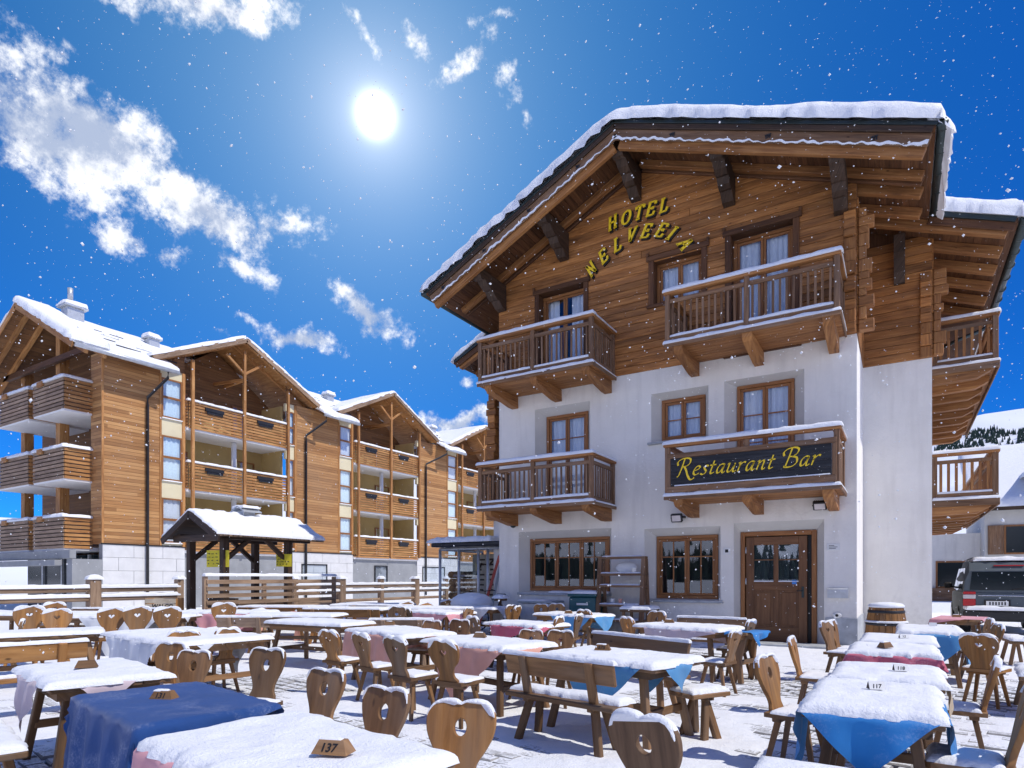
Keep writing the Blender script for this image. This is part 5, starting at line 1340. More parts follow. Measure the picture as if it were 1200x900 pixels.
def make_bench(L, wd, sd, back=True):
    b = empty('bench')
    for k in (0, 1): MB().box((0, -.09+k*.165, .44), (L, .158, .045), ch=.009).build('seat_plank', M_[wd], b)
    for sx in (-1, 1):
        for sy in (-1, 1):
            m = MB(); m.beam((sx*(L/2-.26), sy*.07, .42), (sx*(L/2-.16), sy*.15, -.005), .075, .055, ch=.008, up=(0, 1, 0)); m.build('leg', M_[wd], b)
        MB().box((sx*(L/2-.26), 0, .405), (.07, .30, .035), ch=.006).build('seat_batten', M_[wd], b)
        if back: m = MB(); m.beam((sx*(L/2-.25), -.10, .46), (sx*(L/2-.25), -.185, .83), .085, .05, ch=.008, up=(0, 1, 0)); m.build('back_post', M_[wd], b)
    if back:
        m = MB(); m.beam((-L/2, -.137, .735), (L/2, -.137, .735), .035, .20, ch=.012, up=(0, -.22, 1)); m.build('back_plank', M_[wd], b)
        meshobj('snow', snow_mesh('snow', lambda u, v: (-L/2-.01+(L+.02)*u, -.185+.055*v, .828), L, .055, .045, edge=.025, nu=40, nv=8, seed=sd, lump=.3), b)
    for (x0, x1, y0, y1) in ((-L/2, L/2, -.06 if back else -.16, .165),):
        meshobj('snow', snow_mesh('snow', lambda u, v: (x0+(x1-x0)*u, y0+(y1-y0)*v, .463), L, .22, .055, edge=.06, nu=36, nv=12, seed=sd+3, lump=.35, ns=4), b)
    return b
BN = {}
def bench(x, y, rot, L, label, wd='wood_mid', back=True, sd=0, f=1.10):
    k = (L, wd, back); o = copy_tree(BN[k]) if k in BN else make_bench(L, wd, sd, back)
    BN.setdefault(k, o); fplace(o, x, y, rot, f); tag(o, label, 'bench', 'benches on the terrace'); return o

# ---- front row
table(-2.05, 1.66, -10, 1.32, .84, label='heavy wooden table under the pink cloth of table number 137', snowy=0)
tablecloth(-2.05, 1.66, -10, 'cloth_pink', 1.32, .84, 1.20, 0, off=(-.06, 0), label='pink tablecloth buried in snow under the wooden block reading 137', sd=1)
number_block(-1.77, 1.62, 18, '137', 'wooden table number block reading 137 on thick snow', .838)
table(-3.52, 2.03, -11, 1.30, .80, label='wooden table half covered by a dark blue cloth, snow on its bare corner', snowy=0)
tablecloth(-3.52, 2.03, -11, 'cloth_navy', 1.30, .80, 1.64, 13, off=(-.04, -.05), snowy=0, label='dark blue tablecloth free of snow, hanging in a long point', sd=2)
number_block(-3.59, 2.02, 25, '131', 'wooden table number block with a snow cap on the dark blue cloth', .775)
table(-5.0, 2.28, -12, 1.35, .82, label='wooden table with thick snow beside the dark blue cloth', snowy=0)
tablecloth(-5.0, 2.28, -12, 'cloth_lilac', 1.35, .82, 1.25, 40, label='mauve tablecloth under thick snow next to the dark blue one', sd=3)
number_block(-4.98, 2.24, 60, '', 'weathered wooden number block on the snow beside the dark blue cloth', .835, snowy=False)
bench(-4.55, 1.50, -12, 1.3, 'low backless bench with snow in front of the mauve clothed table', back=False)
G = 'chairs behind the front row of tables'
lb = 'heart backed wooden chair with snow cap on the far side of the front table row'
chair('aoh', -1.70, 2.36, 285, 'honey coloured chair with round hole at the corner of the table 137', G)
chair('com', -2.22, 2.36, 282, 'brown oval holed chair on the far side of the table 137', G); chair('com', -3.0, 2.68, 284, 'brown oval holed chair between the table 137 and the dark blue cloth', G); chair('com', -3.98, 3.02, 286, 'brown oval holed chair behind the far corner of the dark blue cloth', G)
chair('com', -4.62, 2.86, 290, 'smaller half hidden brown chair behind the mauve clothed table', G); chair('aoh', -5.30, 3.06, 288, 'honey chair behind the mauve clothed table', G)
chair('aod', -0.86, 2.38, 75, 'dark weathered chair with a round hole and thick snow cap beside the long bench')

# ---- middle row
table(-5.42, 6.05, -17, 1.62, .86, label='wooden table under the rose cloth next to the bare plank table', snowy=0)
tablecloth(-5.42, 6.05, -17, 'cloth_salmon', 1.62, .86, 1.66, 0, label='rose tablecloth under snow, its long side hanging behind three chairs', sd=4)
number_block(-5.94, 6.44, 20, '', 'snow covered number block on the rose cloth behind three chairs', .835)
table(-3.72, 5.52, -15, 1.52, .86, label='wooden table under the salmon cloth that ends in a point', snowy=0)
tablecloth(-3.72, 5.52, -15, 'cloth_salmon', 1.52, .86, 1.48, 40, off=(.05, -.10), label='salmon tablecloth under snow hanging in a point beside the long bench', sd=5)
number_block(-3.88, 5.62, 15, '', 'brown wooden number block on the salmon cloth', .835)
table(-2.08, 5.12, -13, 1.38, .86, label='wooden table behind the long bench, blue corners of cloth under its snow', snowy=0)
tablecloth(-2.08, 5.12, -13, 'cloth_sky', 1.38, .86, 1.30, 45, off=(.05, -.05), label='blue tablecloth under snow behind the long bench, corners hanging', sd=6)
number_block(-2.26, 5.20, 12, '575', 'wooden number block reading 575 on the blue cornered cloth', .835)
bench(-2.23, 4.42, -11.5, 1.28, 'sturdy brown bench with plank back and thick snow on its seat', sd=1)
bench(-2.38, 6.15, 157.5, 1.6, 'long brown bench with snowy plank back behind the table 575', sd=2)
bench(-1.55, 5.75, 60, .5, 'small snowy stool beside the table 575', back=False, sd=4, f=1)
G = 'chairs in front of the rose and salmon cloths'
lb = 'brown heart backed chair with snowy seat before the rose and salmon cloths'
for k_, x_, y_, f_, n_ in (('bhh', -5.34, 4.79, 88, 'fourth'), ('chm', -4.63, 4.60, 86, 'third'), ('chm', -3.86, 4.25, 84, 'second'), ('bhh', -3.30, 4.24, 92, 'first')): chair(k_, x_, y_, f_, n_+' heart backed chair from the long bench, before the rose and salmon cloths', G)
G = 'chairs behind the rose and salmon cloths'; lb = 'brown chair with snowy top on the far side of the rose and salmon cloths'
for x, y, n_ in ((-5.2, 6.45, 'fourth'), (-4.74, 6.42, 'third'), (-3.42, 5.98, 'second'), (-2.98, 5.80, 'first')): chair('com', x, y, 280, n_+' low brown chair from the table 575 on the far side of the salmon cloths', G)

# ---- rows towards the hotel
table(-4.72, 8.05, -14, 1.30, .80, label='table under a crimson and white snowed cloth before the shelf rack', snowy=0)
tablecloth(-4.72, 8.05, -14, 'cloth_crimson', 1.30, .80, 1.20, 20, label='crimson tablecloth mostly under snow before the tall shelf rack', sd=7)
chair('aod', -5.05, 7.15, 72, 'dark chair with a round hole at the crimson cloth')
G = 'chairs at the end of the crimson cloth'; lb = 'honey chair leaning at the end of the crimson cloth'
chair('bhh', -3.98, 7.66, 178, lb+', nearer the long bench', G); chair('chm', -4.12, 8.60, 182, lb+', nearer the shelf rack', G)
table(-5.35, 10.9, -12, 1.6, .80, label='long snowy table with a pale blue cloth by the shelf rack', snowy=0)
tablecloth(-5.35, 10.9, -12, 'cloth_sky', 1.6, .80, 1.35, 45, off=(.25, 0), label='pale blue tablecloth in snow near the teal box', sd=8)
number_block(-5.3, 10.6, 10, '', 'tiny number block on the pale blue cloth', .83)
chair('aoh', -4.72, 10.1, 80, 'honey chair in front of the pale blue cloth')
table(-2.55, 8.85, -15, 1.52, .86, label='table with a beige cloth near the hotel window', snowy=0)
tablecloth(-2.55, 8.85, -15, 'cloth_lilac', 1.52, .86, 1.25, 12, label='beige lilac tablecloth under snow near the hotel window', sd=9)
number_block(-2.85, 8.95, 10, '', 'number block on the beige lilac cloth', .835)
MBq = tablecloth(-1.70, 8.62, -15, 'cloth_blue', .34, .66, .62, 20, snowy=0, label='bright blue cloth crumpled at the end of the beige table', sd=10, ruff=.05)
table(-1.72, 8.62, -15, .32, .66, label='narrow end table under the bright blue crumpled cloth', snowy=0)
G = 'chairs by the beige clothed table'; lb = 'honey chair edge on by the beige clothed table'
chair('chm', -1.50, 7.05, 172, lb+', nearer the table 575', G); chair('chm', -1.60, 8.35, 176, lb+', nearer the hotel door', G)
chair('aoh', -3.30, 8.45, 60, 'snow plastered chair at the near corner of the beige clothed table'); chair('aoh', -3.30, 9.75, 250, 'snow plastered chair behind the beige clothed table')
bench(-2.55, 9.95, 178, 1.25, 'bench with snow topped back between the beige table and the hotel', sd=5)
bench(-2.75, 7.62, -14, 1.3, 'low plank bench on the near side of the beige clothed table', back=False, sd=6)

# ---- pink table and neighbours
table(-8.0, 10.2, -14, 1.52, .86, label='table under the light pink cloth towards the metal shelter', snowy=0)
tablecloth(-8.0, 10.2, -14, 'cloth_pink', 1.52, .86, 1.62, 30, label='light pink tablecloth hanging in folds towards the metal shelter', sd=11)
chair('chm', -6.95, 9.70, 178, 'honey heart backed chair leaning at the end of the light pink cloth')
chair('aod', -7.9, 9.0, 75, 'dark chair against the light pink cloth')
table(-8.7, 12.6, -8, 1.7, .82, label='far snowy table before the metal shelter', snowy=0)
tablecloth(-8.7, 12.6, -8, 'cloth_white', 1.7, .82, 1.35, 45, off=(.2, 0), label='white tablecloth on the far table before the metal shelter', sd=12)
G = 'honey chairs by the grey planter'; lb = 'small honey chair near the grey planter box'
for x, y, f in ((-7.35, 11.9, 170), (-6.95, 11.5, 190), (-7.0, 12.6, 285), (-6.62, 12.7, 290)): chair('aoh', x, y, f, lb, G)
# ---- bare plank table on the left middle
table(-8.1, 7.15, 3, 1.85, .95, label='bare plank table with thick snow and a tall square leg', sd=2, f=1)
bench(-7.0, 7.9, 32, 1.15, 'bench with a grey plank back right of the bare plank table', 'wood_weathered', sd=7, f=1)
bench(-9.75, 6.95, 30, 1.05, 'short bench with grey plank back left of the bare plank table', 'wood_weathered', sd=8, f=1)
chair('aod', -7.75, 8.6, 290, 'dark chair behind the bare plank table')
# ---- left group
table(-7.75, 4.62, -8, 2.35, 1.25, label='broad table with a white cloth at the left of the terrace', snowy=0, f=1)
tablecloth(-7.75, 4.62, -8, 'cloth_white', 2.35, 1.25, 2.0, 40, off=(-.1, -.15), label='white tablecloth with thick snow hanging low at its corner', sd=13, f=1)
chair('ahh', -6.45, 3.85, 140, 'heart backed honey chair in front of the white tablecloth'); chair('bhh', -6.32, 4.30, 182, 'honey chair with heart and bare legs at the end of the white tablecloth')
table(-9.0, 3.55, 68, 1.5, .80, label='plank table with snow behind the plank backed bench', sd=3)
bench(-7.05, 2.55, 78, 1.35, 'bench with a broad honey plank back next to the mauve cloth', 'wood_honey', sd=9)
G = 'heart chairs in the left rows'; lb = 'round topped heart chair in the left rows of tables'
for (x, y), n_ in zip(((-12.16, 4.6), (-11.77, 4.84), (-11.34, 5.46), (-10.95, 5.7), (-10.5, 5.96)), ('fifth', 'fourth', 'third', 'second', 'first')): chair('ahh', x, y, 325, n_+' round topped heart chair of the left row, from the bare plank table', G, f=1, sc=1.06)
chair('com', -9.8, 3.65, 250, 'tilted chair at the plank table beside the honey backed bench')
table(-12.6, 6.5, 28, 2.4, .95, label='long snowed table with a white cloth behind the row of heart chairs', snowy=0, f=1)
tablecloth(-12.6, 6.5, 28, 'cloth_white', 2.4, .95, 1.9, 40, label='white cloth under snow behind the row of heart chairs', sd=14, f=1)
table(-14.9, 5.9, 30, 2.4, .95, label='snowed table between the heart chairs and the left fence', sd=6, f=1)
table(-10.1, 8.3, 26, 1.9, .9, label='snowed plank table between the pink cloth end and the bare plank table', sd=7, f=1)
bench(-14.6, 7.1, 210, 2.2, 'long bench with a honey plank back near the fence', 'wood_honey', sd=10, f=1)
chair('ahh', -15.2, 6.2, 330, 'lone heart chair near the fence post', f=1, sc=1.05)
table(-12.4, 8.3, 28, 2.2, .9, label='snowed table with a pink cloth end before the shelter', snowy=0, f=1)
tablecloth(-12.4, 8.3, 28, 'cloth_pink', 2.2, .9, 1.7, 42, off=(.2, -.1), label='pink cloth end under snow before the roofed shelter', sd=15, f=1)
chair('ahh', -11.0, 7.3, 320, 'heart chair beside the pink cloth end before the shelter', f=1, sc=1.05)
for i, (x, y, r_) in enumerate(((-11.2, 10.6, 24), (-13.2, 10.4, 26), (-12.2, 12.6, 24), (-9.8, 12.0, 20))):
    table(x, y, r_, 2.3, .95, label='bare snowed table in the far rows by the post and rail fence', sd=i, group='far snowed tables', f=1)
for i, (x, y, r_) in enumerate(((-10.4, 9.8, 24), (-12.4, 9.6, 24), (-11.0, 11.6, 24))):
    bench(x, y, r_, 1.9, 'snowed bench in the far rows by the post and rail fence', 'wood_honey', sd=11, f=1)
G = 'small chairs in the far rows'; lb = 'small honey chair among the far snowed tables'
for x, y in ((-9.9, 11.3), (-9.5, 11.55), (-10.3, 13.4)): chair('ahh', x, y, 310, lb, G)

# ---- right hand column
table(-.13, 4.12, 90, 1.20, .74, label='table carrying the bright blue cloth with the hanging point', snowy=0, wd='wood_brown')
tablecloth(-.13, 4.12, 90, 'cloth_blue', 1.20, .74, 1.28, 45, off=(-.07, .02), label='bright blue tablecloth hanging in a sharp point under thick snow', sd=16)
number_block(-.12, 4.2, 24, '117', 'white folded number card on the bright blue table', .836, True, False)
table(-.08, 5.2, 90, 1.0, .76, label='snowed table with a mustard cloth corner behind the bright blue one', snowy=0)
tablecloth(-.08, 5.2, 90, 'cloth_sand', 1.0, .76, 1.0, 30, label='mustard tablecloth corner under snow behind the bright blue table', sd=17)
number_block(-.0, 5.12, 20, '118', 'white number card on the table behind the bright blue one', .836, True, False)
table(-.06, 6.95, 90, 1.05, .80, label='table with the crimson cloth in the column right of the door', snowy=0)
tablecloth(-.06, 6.95, 90, 'cloth_crimson', 1.05, .80, 1.1, 0, off=(-.16, 0), label='crimson cloth with ruffled front edge in the column right of the door', sd=18, ruff=.05)
table(-.02, 8.05, 90, 1.05, .80, label='snowed table just behind the crimson clothed one right of the door', sd=5)
number_block(-.12, 6.75, 60, '', 'wooden number block on the crimson cloth right of the door', .836); number_block(.03, 7.9, 20, '12', 'white number card on the snowed table behind the crimson cloth', .836, True, False)
table(.33, 10.2, 90, 1.6, .80, label='table with a light blue cloth before the barrel', snowy=0)
tablecloth(.33, 10.2, 90, 'cloth_sky', 1.6, .80, 1.35, 45, off=(-.25, -.15), label='light blue tablecloth hanging at the corner before the barrel', sd=19)
number_block(.38, 10.4, -4, '', 'white number card on the light blue cloth', .836, True, False)
table(.95, 14.4, 80, 1.3, .80, label='table under the plain pink cloth near the parked car', snowy=0)
tablecloth(.95, 14.4, 80, 'cloth_pink', 1.3, .80, 1.35, 12, snowy=0, label='pink tablecloth almost free of snow near the parked car', sd=20)
number_block(.9, 14.5, 0, '', 'number block on the pink cloth near the car', .775)
bench(1.62, 13.2, 92, 1.2, 'snow covered bench beside the pink cloth near the car', back=False, sd=12)
G = 'chairs left of the right hand tables'; lb = 'honey chair at the open walkway'
chair('aoh', -.80, 4.62, 350, lb+', left of the bright blue cloth', G); chair('aoh', -.88, 6.45, 352, lb+', left of the mustard cornered table', G)
lb = 'honey chair standing close to the barrel and the hotel corner'
chair('chm', -.80, 8.75, 340, 'brown heart chair near the barrel, just before the honey one', G); chair('aoh', -.78, 9.4, 350, 'honey chair next to the barrel and the hotel corner', G)
chair('ahh', .66, 7.70, 70, 'large heart backed chair turned across the right hand tables'); chair('aoh', .56, 5.35, 170, 'honey chair leaning on the right of the mustard cornered table')
chair('aom' if 'aom' in CH else 'aoh', .54, 4.22, 175, 'brown chair standing right of the bright blue cloth', f=1, sc=.97)
G = 'chairs near the light blue cloth'; lb = 'small honey chair right of the light blue cloth'
chair('aoh', 1.05, 10.9, 185, lb, G); chair('aoh', 1.05, 10.0, 200, lb, G)
bench(-.15, 3.25, 2, 1.1, 'low plank bench under the hanging point of the bright blue cloth', back=False, sd=13)
bench(1.12, 8.0, 85, 1.1, 'backless bench with thick snow right of the crimson cloth', back=False, sd=14)

# ------------------------------------------------------------------ other things on and round the terrace
# roofed wooden shelter over a trough
SX, SY0, SY1 = -15.85, 10.03, 12.55
sh = empty('roofed_shelter', (SX, SY0, 0), 'dark timber shelter with a snowy shingle roof in front of the apartments', 'shelter')
def sroof(s):
    m = MB(); rows = 8
    for r in range(rows):
        u0, u1 = r/rows, (r+1)/rows+.02
        for k in range(24):
            a = SY0-.45+(SY1-SY0+.9)*k/24; b = a+(SY1-SY0+.9)/24-.015; lift = .03+random.uniform(0, .02)
            x0, z0 = SX+s*1.22*u0, 3.20-.66*u0; x1, z1 = SX+s*1.22*u1, 3.20-.66*u1
            m.add([(x0, a, z0), (x1, a, z1+lift), (x1, b, z1+lift), (x0, b, z0), (x1, a, z1-.01), (x1, b, z1-.01)], [(0, 1, 2, 3), (1, 4, 5, 2)] if s > 0 else [(3, 2, 1, 0), (2, 5, 4, 1)])
    return m
m = MB()
for s in (-1, 1): m.add([(SX, SY0-.45, 3.17), (SX+s*1.25, SY0-.45, 2.50), (SX+s*1.25, SY1+.45, 2.50), (SX, SY1+.45, 3.17)], [(0, 1, 2, 3)] if s > 0 else [(3, 2, 1, 0)])
rf = m.build('roof', M_['wood_dark'], sh)
for s in (-1, 1):
    tag(sroof(s).build('shingles', M_['wood_weathered'], rf), kind='stuff')
    meshobj('snow', snow_mesh('snow', lambda u, v: (SX+s*1.27*u, SY0-.47+(SY1-SY0+.94)*v, 3.225-.67*u+.012*(1 if int(u*8) % 2 else 0)), 1.4, 3.46, .075, edge=.06, nu=22, nv=50, seed=s+3, lump=.75, ns=5), rf)
    m = MB(); m.beam((SX, SY0-.46, 3.13), (SX+s*1.28, SY0-.46, 2.44), .05, .16); m.build('barge_board', M_['wood_dark'], rf)
    MB().beam((SX+s*.75, SY0-.3, 2.55), (SX+s*.75, SY1+.3, 2.55), .14, .16, ch=.01).build('eaves_beam', M_['wood_dark'], sh)
MB().beam((SX-1.0, SY0-.25, 2.50), (SX+1.0, SY0-.25, 2.50), .12, .18, ch=.01).build('tie_beam', M_['wood_dark'], sh)
for y in (SY0+.05, SY1-.45):
    for s in (-1, 1):
        MB().b6(SX+s*.75-.09, SX+s*.75+.09, y-.09, y+.09, 0, 2.5, ch=.012).build('post', M_['wood_dark'], sh)
        d = 1 if y < 11 else -1
        m = MB(); m.beam((SX+s*.75, y, 1.9), (SX+s*.75, y+d*.75, 2.5), .10, .12, ch=.01); m.build('brace', M_['wood_dark'], sh)
m = MB(); m.b6(SX-.16, SX+.16, 11.05, 11.45, 3.05, 3.34, ch=.02); c = m.build('vent', M_['zinc'], sh)
for s in (-1, 1): m = MB(); m.beam((SX, 11.25, 3.46), (SX+s*.32, 11.25, 3.30), .58, .03); m.build('vent_roof', M_['zinc'], sh)
snow_rect('snow', SX-.28, SX+.28, 10.97, 11.53, 3.41, .09, sh, seed=2, edge=.1)
m = MB(); m.b6(SX-.7, SX+.7, SY0+.4, SY0+.5, .3, .9); m.b6(SX-.68, SX+.68, SY0+.5, SY1-.5, .1, .75, ch=.03); m.build('trough', M_['wood_dark'], sh)
def paper_sign(x, y, w, h, z, label, rz=0):
    e = empty('paper_sign', (x, y, z), label, 'sign', 'yellow paper signs on the shelter')
    M = Matrix.Translation((x, y, z)) @ Matrix.Rotation(R(rz), 4, 'Z')
    MB().box((0, 0, 0), (w, .012, h), M=M).build('sheet', M_['sign_yellow'], e)
    m = MB(); rr = random.Random(int(x*100))
    for k in range(4):
        for j in range(rr.randint(3, 5)):
            xx = -w*.40+j*w*.18+rr.uniform(-.02, .02); L = rr.uniform(.05, .13)*w
            m.box((xx, -.008, h*.30-k*h*.2+rr.uniform(-.01, .01)), (L, .002, .014), M=M); m.box((xx+L*.3, -.008, h*.30-k*h*.2), (.012, .002, .05*rr.uniform(.4, 1)), M=M)
    m.build('handwriting', M_['black'], e)
paper_sign(SX+.62, SY0-.05, .66, .44, 1.95, 'yellow handwritten sign hung on the near posts of the shelter', 20)
paper_sign(SX+.78, SY1-.62, .46, .36, 1.95, 'yellow handwritten sign hung on the far post of the shelter', 25); 
# pallet fence and stacked things beside the shelter
pf = empty('slatted_screen', (-14.2, 12.0, 0), 'low slatted wooden screen standing in front of the shelter', 'screen')
m = MB(); MB().b6(-14.3, -14.2, 8.95, 9.05, 0, 1.48, ch=.01).build('post', M_['wood_weathered'], pf); MB().b6(-14.3, -14.2, 13.0, 13.1, 0, 1.48, ch=.01).build('post', M_['wood_weathered'], pf); MB().b6(-14.3, -14.2, 10.6, 10.7, 0, 1.4, ch=.01).build('post', M_['wood_weathered'], pf)
for k in range(6): MB().b6(-14.2, -14.17, 9.0, 13.05, .45+k*.17, .45+k*.17+.10, ch=.005).build('slat', M_['wood_weathered'], pf)
snow_line('snow', (-14.23, 8.95, 1.49), (-14.23, 13.1, 1.49), .14, .07, pf, seed=2)
cr = empty('wooden_crate', (-13.7, 6.9, 0), 'printed wooden crate lying near the shelter', 'crate')
m = MB(); M = Matrix.Translation((-16.6, 9.35, .70)) @ Matrix.Rotation(R(32), 4, 'Z')
for k in range(3): MB().box((0, -.2, -.14+k*.14), (.8, .025, .12), M=M, ch=.006).build('board', M_['crate_print'], cr); MB().box((0, .2, -.14+k*.14), (.8, .025, .12), M=M, ch=.006).build('board', M_['crate_print'], cr)
MB().box((-.4, 0, 0), (.03, .38, .42), M=M).build('end_panel', M_['wood_larch'], cr); MB().box((.4, 0, 0), (.03, .38, .42), M=M).build('end_panel', M_['wood_larch'], cr)
meshobj('print', text_mesh('print', 'WALCO', .15, .002, M_['black'], .2, .004), cr, M @ Matrix.Translation((.05, -.215, 0)))
m = MB(); m.box((0, 0, -.45), (.9, .45, .48), M=M); m.build('stand', M_['wood_weathered'], cr)
cr.matrix_basis = Matrix.Translation((-16.6, 9.35, 0)); 
for ch in cr.children: ch.matrix_parent_inverse = cr.matrix_basis.inverted()
for i, (x, y) in enumerate(((-12.6, 9.3), (-11.9, 9.8))):
    e = empty('planter', (x, y, 0), 'pinkish clay planter with a heap of snow among the far tables', 'planter', 'clay planters')
    m = MB(); m.lathe([(.10, .42), (.15, .62), (.165, .63), (.165, .68), (.14, .68)], 14, Matrix.Translation((x, y, 0))); m.lathe([(.09, 0), (.06, .22), (.10, .42)], 12, Matrix.Translation((x, y, 0))); m.build('pot', M_['cloth_salmon'], e)
    snow_rect('snow', x-.13, x+.13, y-.13, y+.13, .675, .08, e, seed=i, edge=.12)

# post and rail fence along the terrace
XF = -19.6
def fence(y0, y1, label):
    f = empty('fence', (XF, y0, 0), label, 'fence', 'post and rail fences')
    n = max(1, int(round((y1-y0)/2.4)))
    for k in range(n+1):
        y = y0+(y1-y0)*k/n; big = .30 if k % 2 else .22
        MB().b6(XF-big/2, XF+big/2, y-big/2, y+big/2, 0, 1.40, ch=.02).build('post', M_['wood_weathered'], f)
        snow_rect('snow', XF-big/2-.04, XF+big/2+.04, y-big/2-.04, y+big/2+.04, 1.40, .12, f, seed=y, edge=.1)
    for z in (1.10, .84, .5):
        m = MB(); m.tube([(XF+.02, y0, z), (XF+.02, y1, z)], .065, n=8); m.build('rail', M_['wood_weathered'], f)
        if z > .6: snow_line('snow', (XF+.02, y0, z+.055), (XF+.02, y1, z+.055), .20, .10, f, seed=z+y0, lump=.3)
fence(1.5, 11.5, 'wooden post and rail fence with snow left of the shelter'); fence(16.0, 30.0, 'wooden post and rail fence with snow between shelter and metal booth')

# glazed metal booth behind the hotel corner
bx = empty('metal_booth', (-12.3, 17, 0), 'open metal framed booth with a snow laden roof behind the hotel corner', 'booth')
m = MB()
for (x, y) in ((-12.6, 16.0), (-11.85, 16.0), (-11.1, 16.0), (-10.75, 16.0), (-12.6, 18.4)): m.tube([(x, y, 0), (x, y, 2.36)], .045, n=8)
for a, b in (((-12.6, 16.0, 2.36), (-10.2, 16.0, 2.36)), ((-12.6, 16.0, 2.36), (-12.6, 18.4, 2.36)), ((-12.6, 16.0, .25), (-10.7, 16.0, .25))): m.tube([a, b], .045, n=8)
m.build('frame', M_['zinc'], bx)
m = MB(); m.b6(-12.75, -9.9, 15.7, 18.6, 2.42, 2.55, ch=.03); m.build('roof', M_['metal_dark'], bx)
snow_rect('snow', -12.8, -10.4, 15.6, 18.7, 2.55, .17, bx, seed=5, nu=30, nv=20, edge=.15)
for x0, x1 in ((-12.55, -11.9), (-11.8, -11.15)): MB().b6(x0, x1, 16.0, 16.012, .3, 2.3).build('pane', M_['glass'], bx)
e = empty('carved_board', (-11.4, 16.5, 0), 'tall carved wooden board standing inside the metal booth', 'board')
m = MB(); m.b6(-11.75, -10.7, 16.6, 16.66, .1, 2.2, ch=.01); m.build('panel', M_['crate_print'], e)
m = MB(); rr = random.Random(3)
for k in range(11):
    z = .4+k*.16; m.b6(-11.6+rr.uniform(0, .1), -11.3+rr.uniform(-.1, .05), 16.592, 16.599, z, z+.05); m.b6(-11.15+rr.uniform(0, .1), -10.85, 16.592, 16.599, z, z+.06)
m.tube([(-11.6, 16.59, 1.5), (-11.4, 16.59, 1.9), (-11.1, 16.59, 1.85), (-10.9, 16.59, 2.05)], .03, n=6); m.build('carving', M_['wood_dark'], e)
e = empty('red_ski', (-10.4, 15.4, 0), 'red ski leaning against the hotel corner by the booth', 'ski')
m = MB(); m.beam((-10.75, 15.5, .0), (-10.1, 15.65, 2.1), .09, .02, up=(0, 1, 0)); m.beam((-10.1, 15.65, 2.1), (-10.0, 15.75, 2.25), .08, .018, up=(0, 1, 0)); m.build('blade', M_['red_paint'], e)
e2 = empty('blue_ski', (-10.3, 15.5, 0), 'grey blue ski leaning beside the red one', 'ski')
m = MB(); m.beam((-10.55, 15.7, .0), (-10.15, 15.8, 1.9), .08, .02, up=(0, 1, 0)); m.beam((-10.15, 15.8, 1.9), (-10.08, 15.9, 2.02), .07, .018, up=(0, 1, 0)); m.build('blade', M_['grey_plastic'], e2)
e = empty('log_pile', (-12.3, 17.3, 0), 'pile of split logs inside the metal booth', 'log pile')
rr = random.Random(9)
for r in range(7):
    for k in range(6):
        m = MB(); x = -13.0+k*.26+rr.uniform(-.04, .04); z = .14+r*.235
        m.lathe([(.115, 0), (.12, .5)], 7, Matrix.Translation((x, 17.6, z)) @ Matrix.Rotation(R(90), 4, 'X') @ Matrix.Rotation(rr.random()*6, 4, 'Z')); m.build('log', M_['wood_larch' if rr.random() < .5 else 'wood_balcony'], e)
# bicycle against the hotel corner
bi = empty('bicycle', (-9.5, 14.2, 0), 'black bicycle leaning against the left hotel corner', 'bicycle')
for x in (-9.95, -8.95):
    w = MB(); ring = [(x+.33*math.cos(2*math.pi*k/20), 14.35, .34+.33*math.sin(2*math.pi*k/20)) for k in range(21)]; w.tube(ring, .017, n=6, cap=False); wo_ = w.build('wheel', M_['rubber'], bi)
    sp = MB()
    for k in range(8): sp.tube([(x, 14.35, .34), (x+.32*math.cos(k*math.pi/4), 14.35, .34+.32*math.sin(k*math.pi/4))], .003, n=4)
    sp.build('spokes', M_['zinc'], wo_)
m = MB()
for a, b in (((-9.95, .34), (-9.72, .95)), ((-9.72, .80), (-9.4, .34)), ((-9.70, .86), (-9.25, .88)), ((-9.4, .34), (-9.22, .95)), ((-9.4, .34), (-8.95, .34)), ((-8.95, .34), (-9.25, .80))): m.tube([(a[0], 14.35, a[1]), (b[0], 14.35, b[1])], .017, n=6)
m.build('bike_frame', M_['black'], bi)
MB().box((-9.21, 14.35, .99), (.26, .13, .06), ch=.025).build('saddle', M_['black'], bi)
m = MB(); m.tube([(-9.72, 14.35, .95), (-9.74, 14.35, 1.08), (-9.70, 14.1, 1.10), (-9.58, 14.05, 1.10)], .014, n=6); m.tube([(-9.74, 14.35, 1.08), (-9.70, 14.6, 1.10), (-9.58, 14.62, 1.10)], .014, n=6); m.build('handlebar', M_['black'], bi)
# grey planter chest, round stool, teal box under the window
e = empty('storage_chest', (-7.9, 14.2, 0), 'grey metal chest with snow on its lid under the hotel window', 'chest')
MB().b6(-8.35, -7.45, 13.95, 14.5, .04, .80, ch=.02).build('body', M_['zinc'], e); MB().b6(-8.4, -7.4, 13.9, 14.55, .805, .86, ch=.015).build('lid', M_['grey_plastic'], e); snow_rect('snow', -8.4, -7.6, 13.9, 14.5, .86, .03, e, seed=4)
e = empty('round_stool', (-8.75, 13.6, 0), 'small round bar stool with a cap of snow beside the grey chest', 'stool')
m = MB(); m.lathe([(.17, .86), (.18, .90), (.17, .92)], 16, Matrix.Translation((-8.75, 13.6, 0))); m.build('seat', M_['wood_brown'], e)
m = MB(); m.tube([(-8.75, 13.6, .04), (-8.75, 13.6, .87)], .035); m.lathe([(.2, 0), (.19, .03), (.05, .05)], 14, Matrix.Translation((-8.75, 13.6, 0))); m.build('pedestal', M_['wood_brown'], e)
snow_rect('snow', -8.93, -8.57, 13.42, 13.78, .92, .09, e, seed=6, edge=.12)
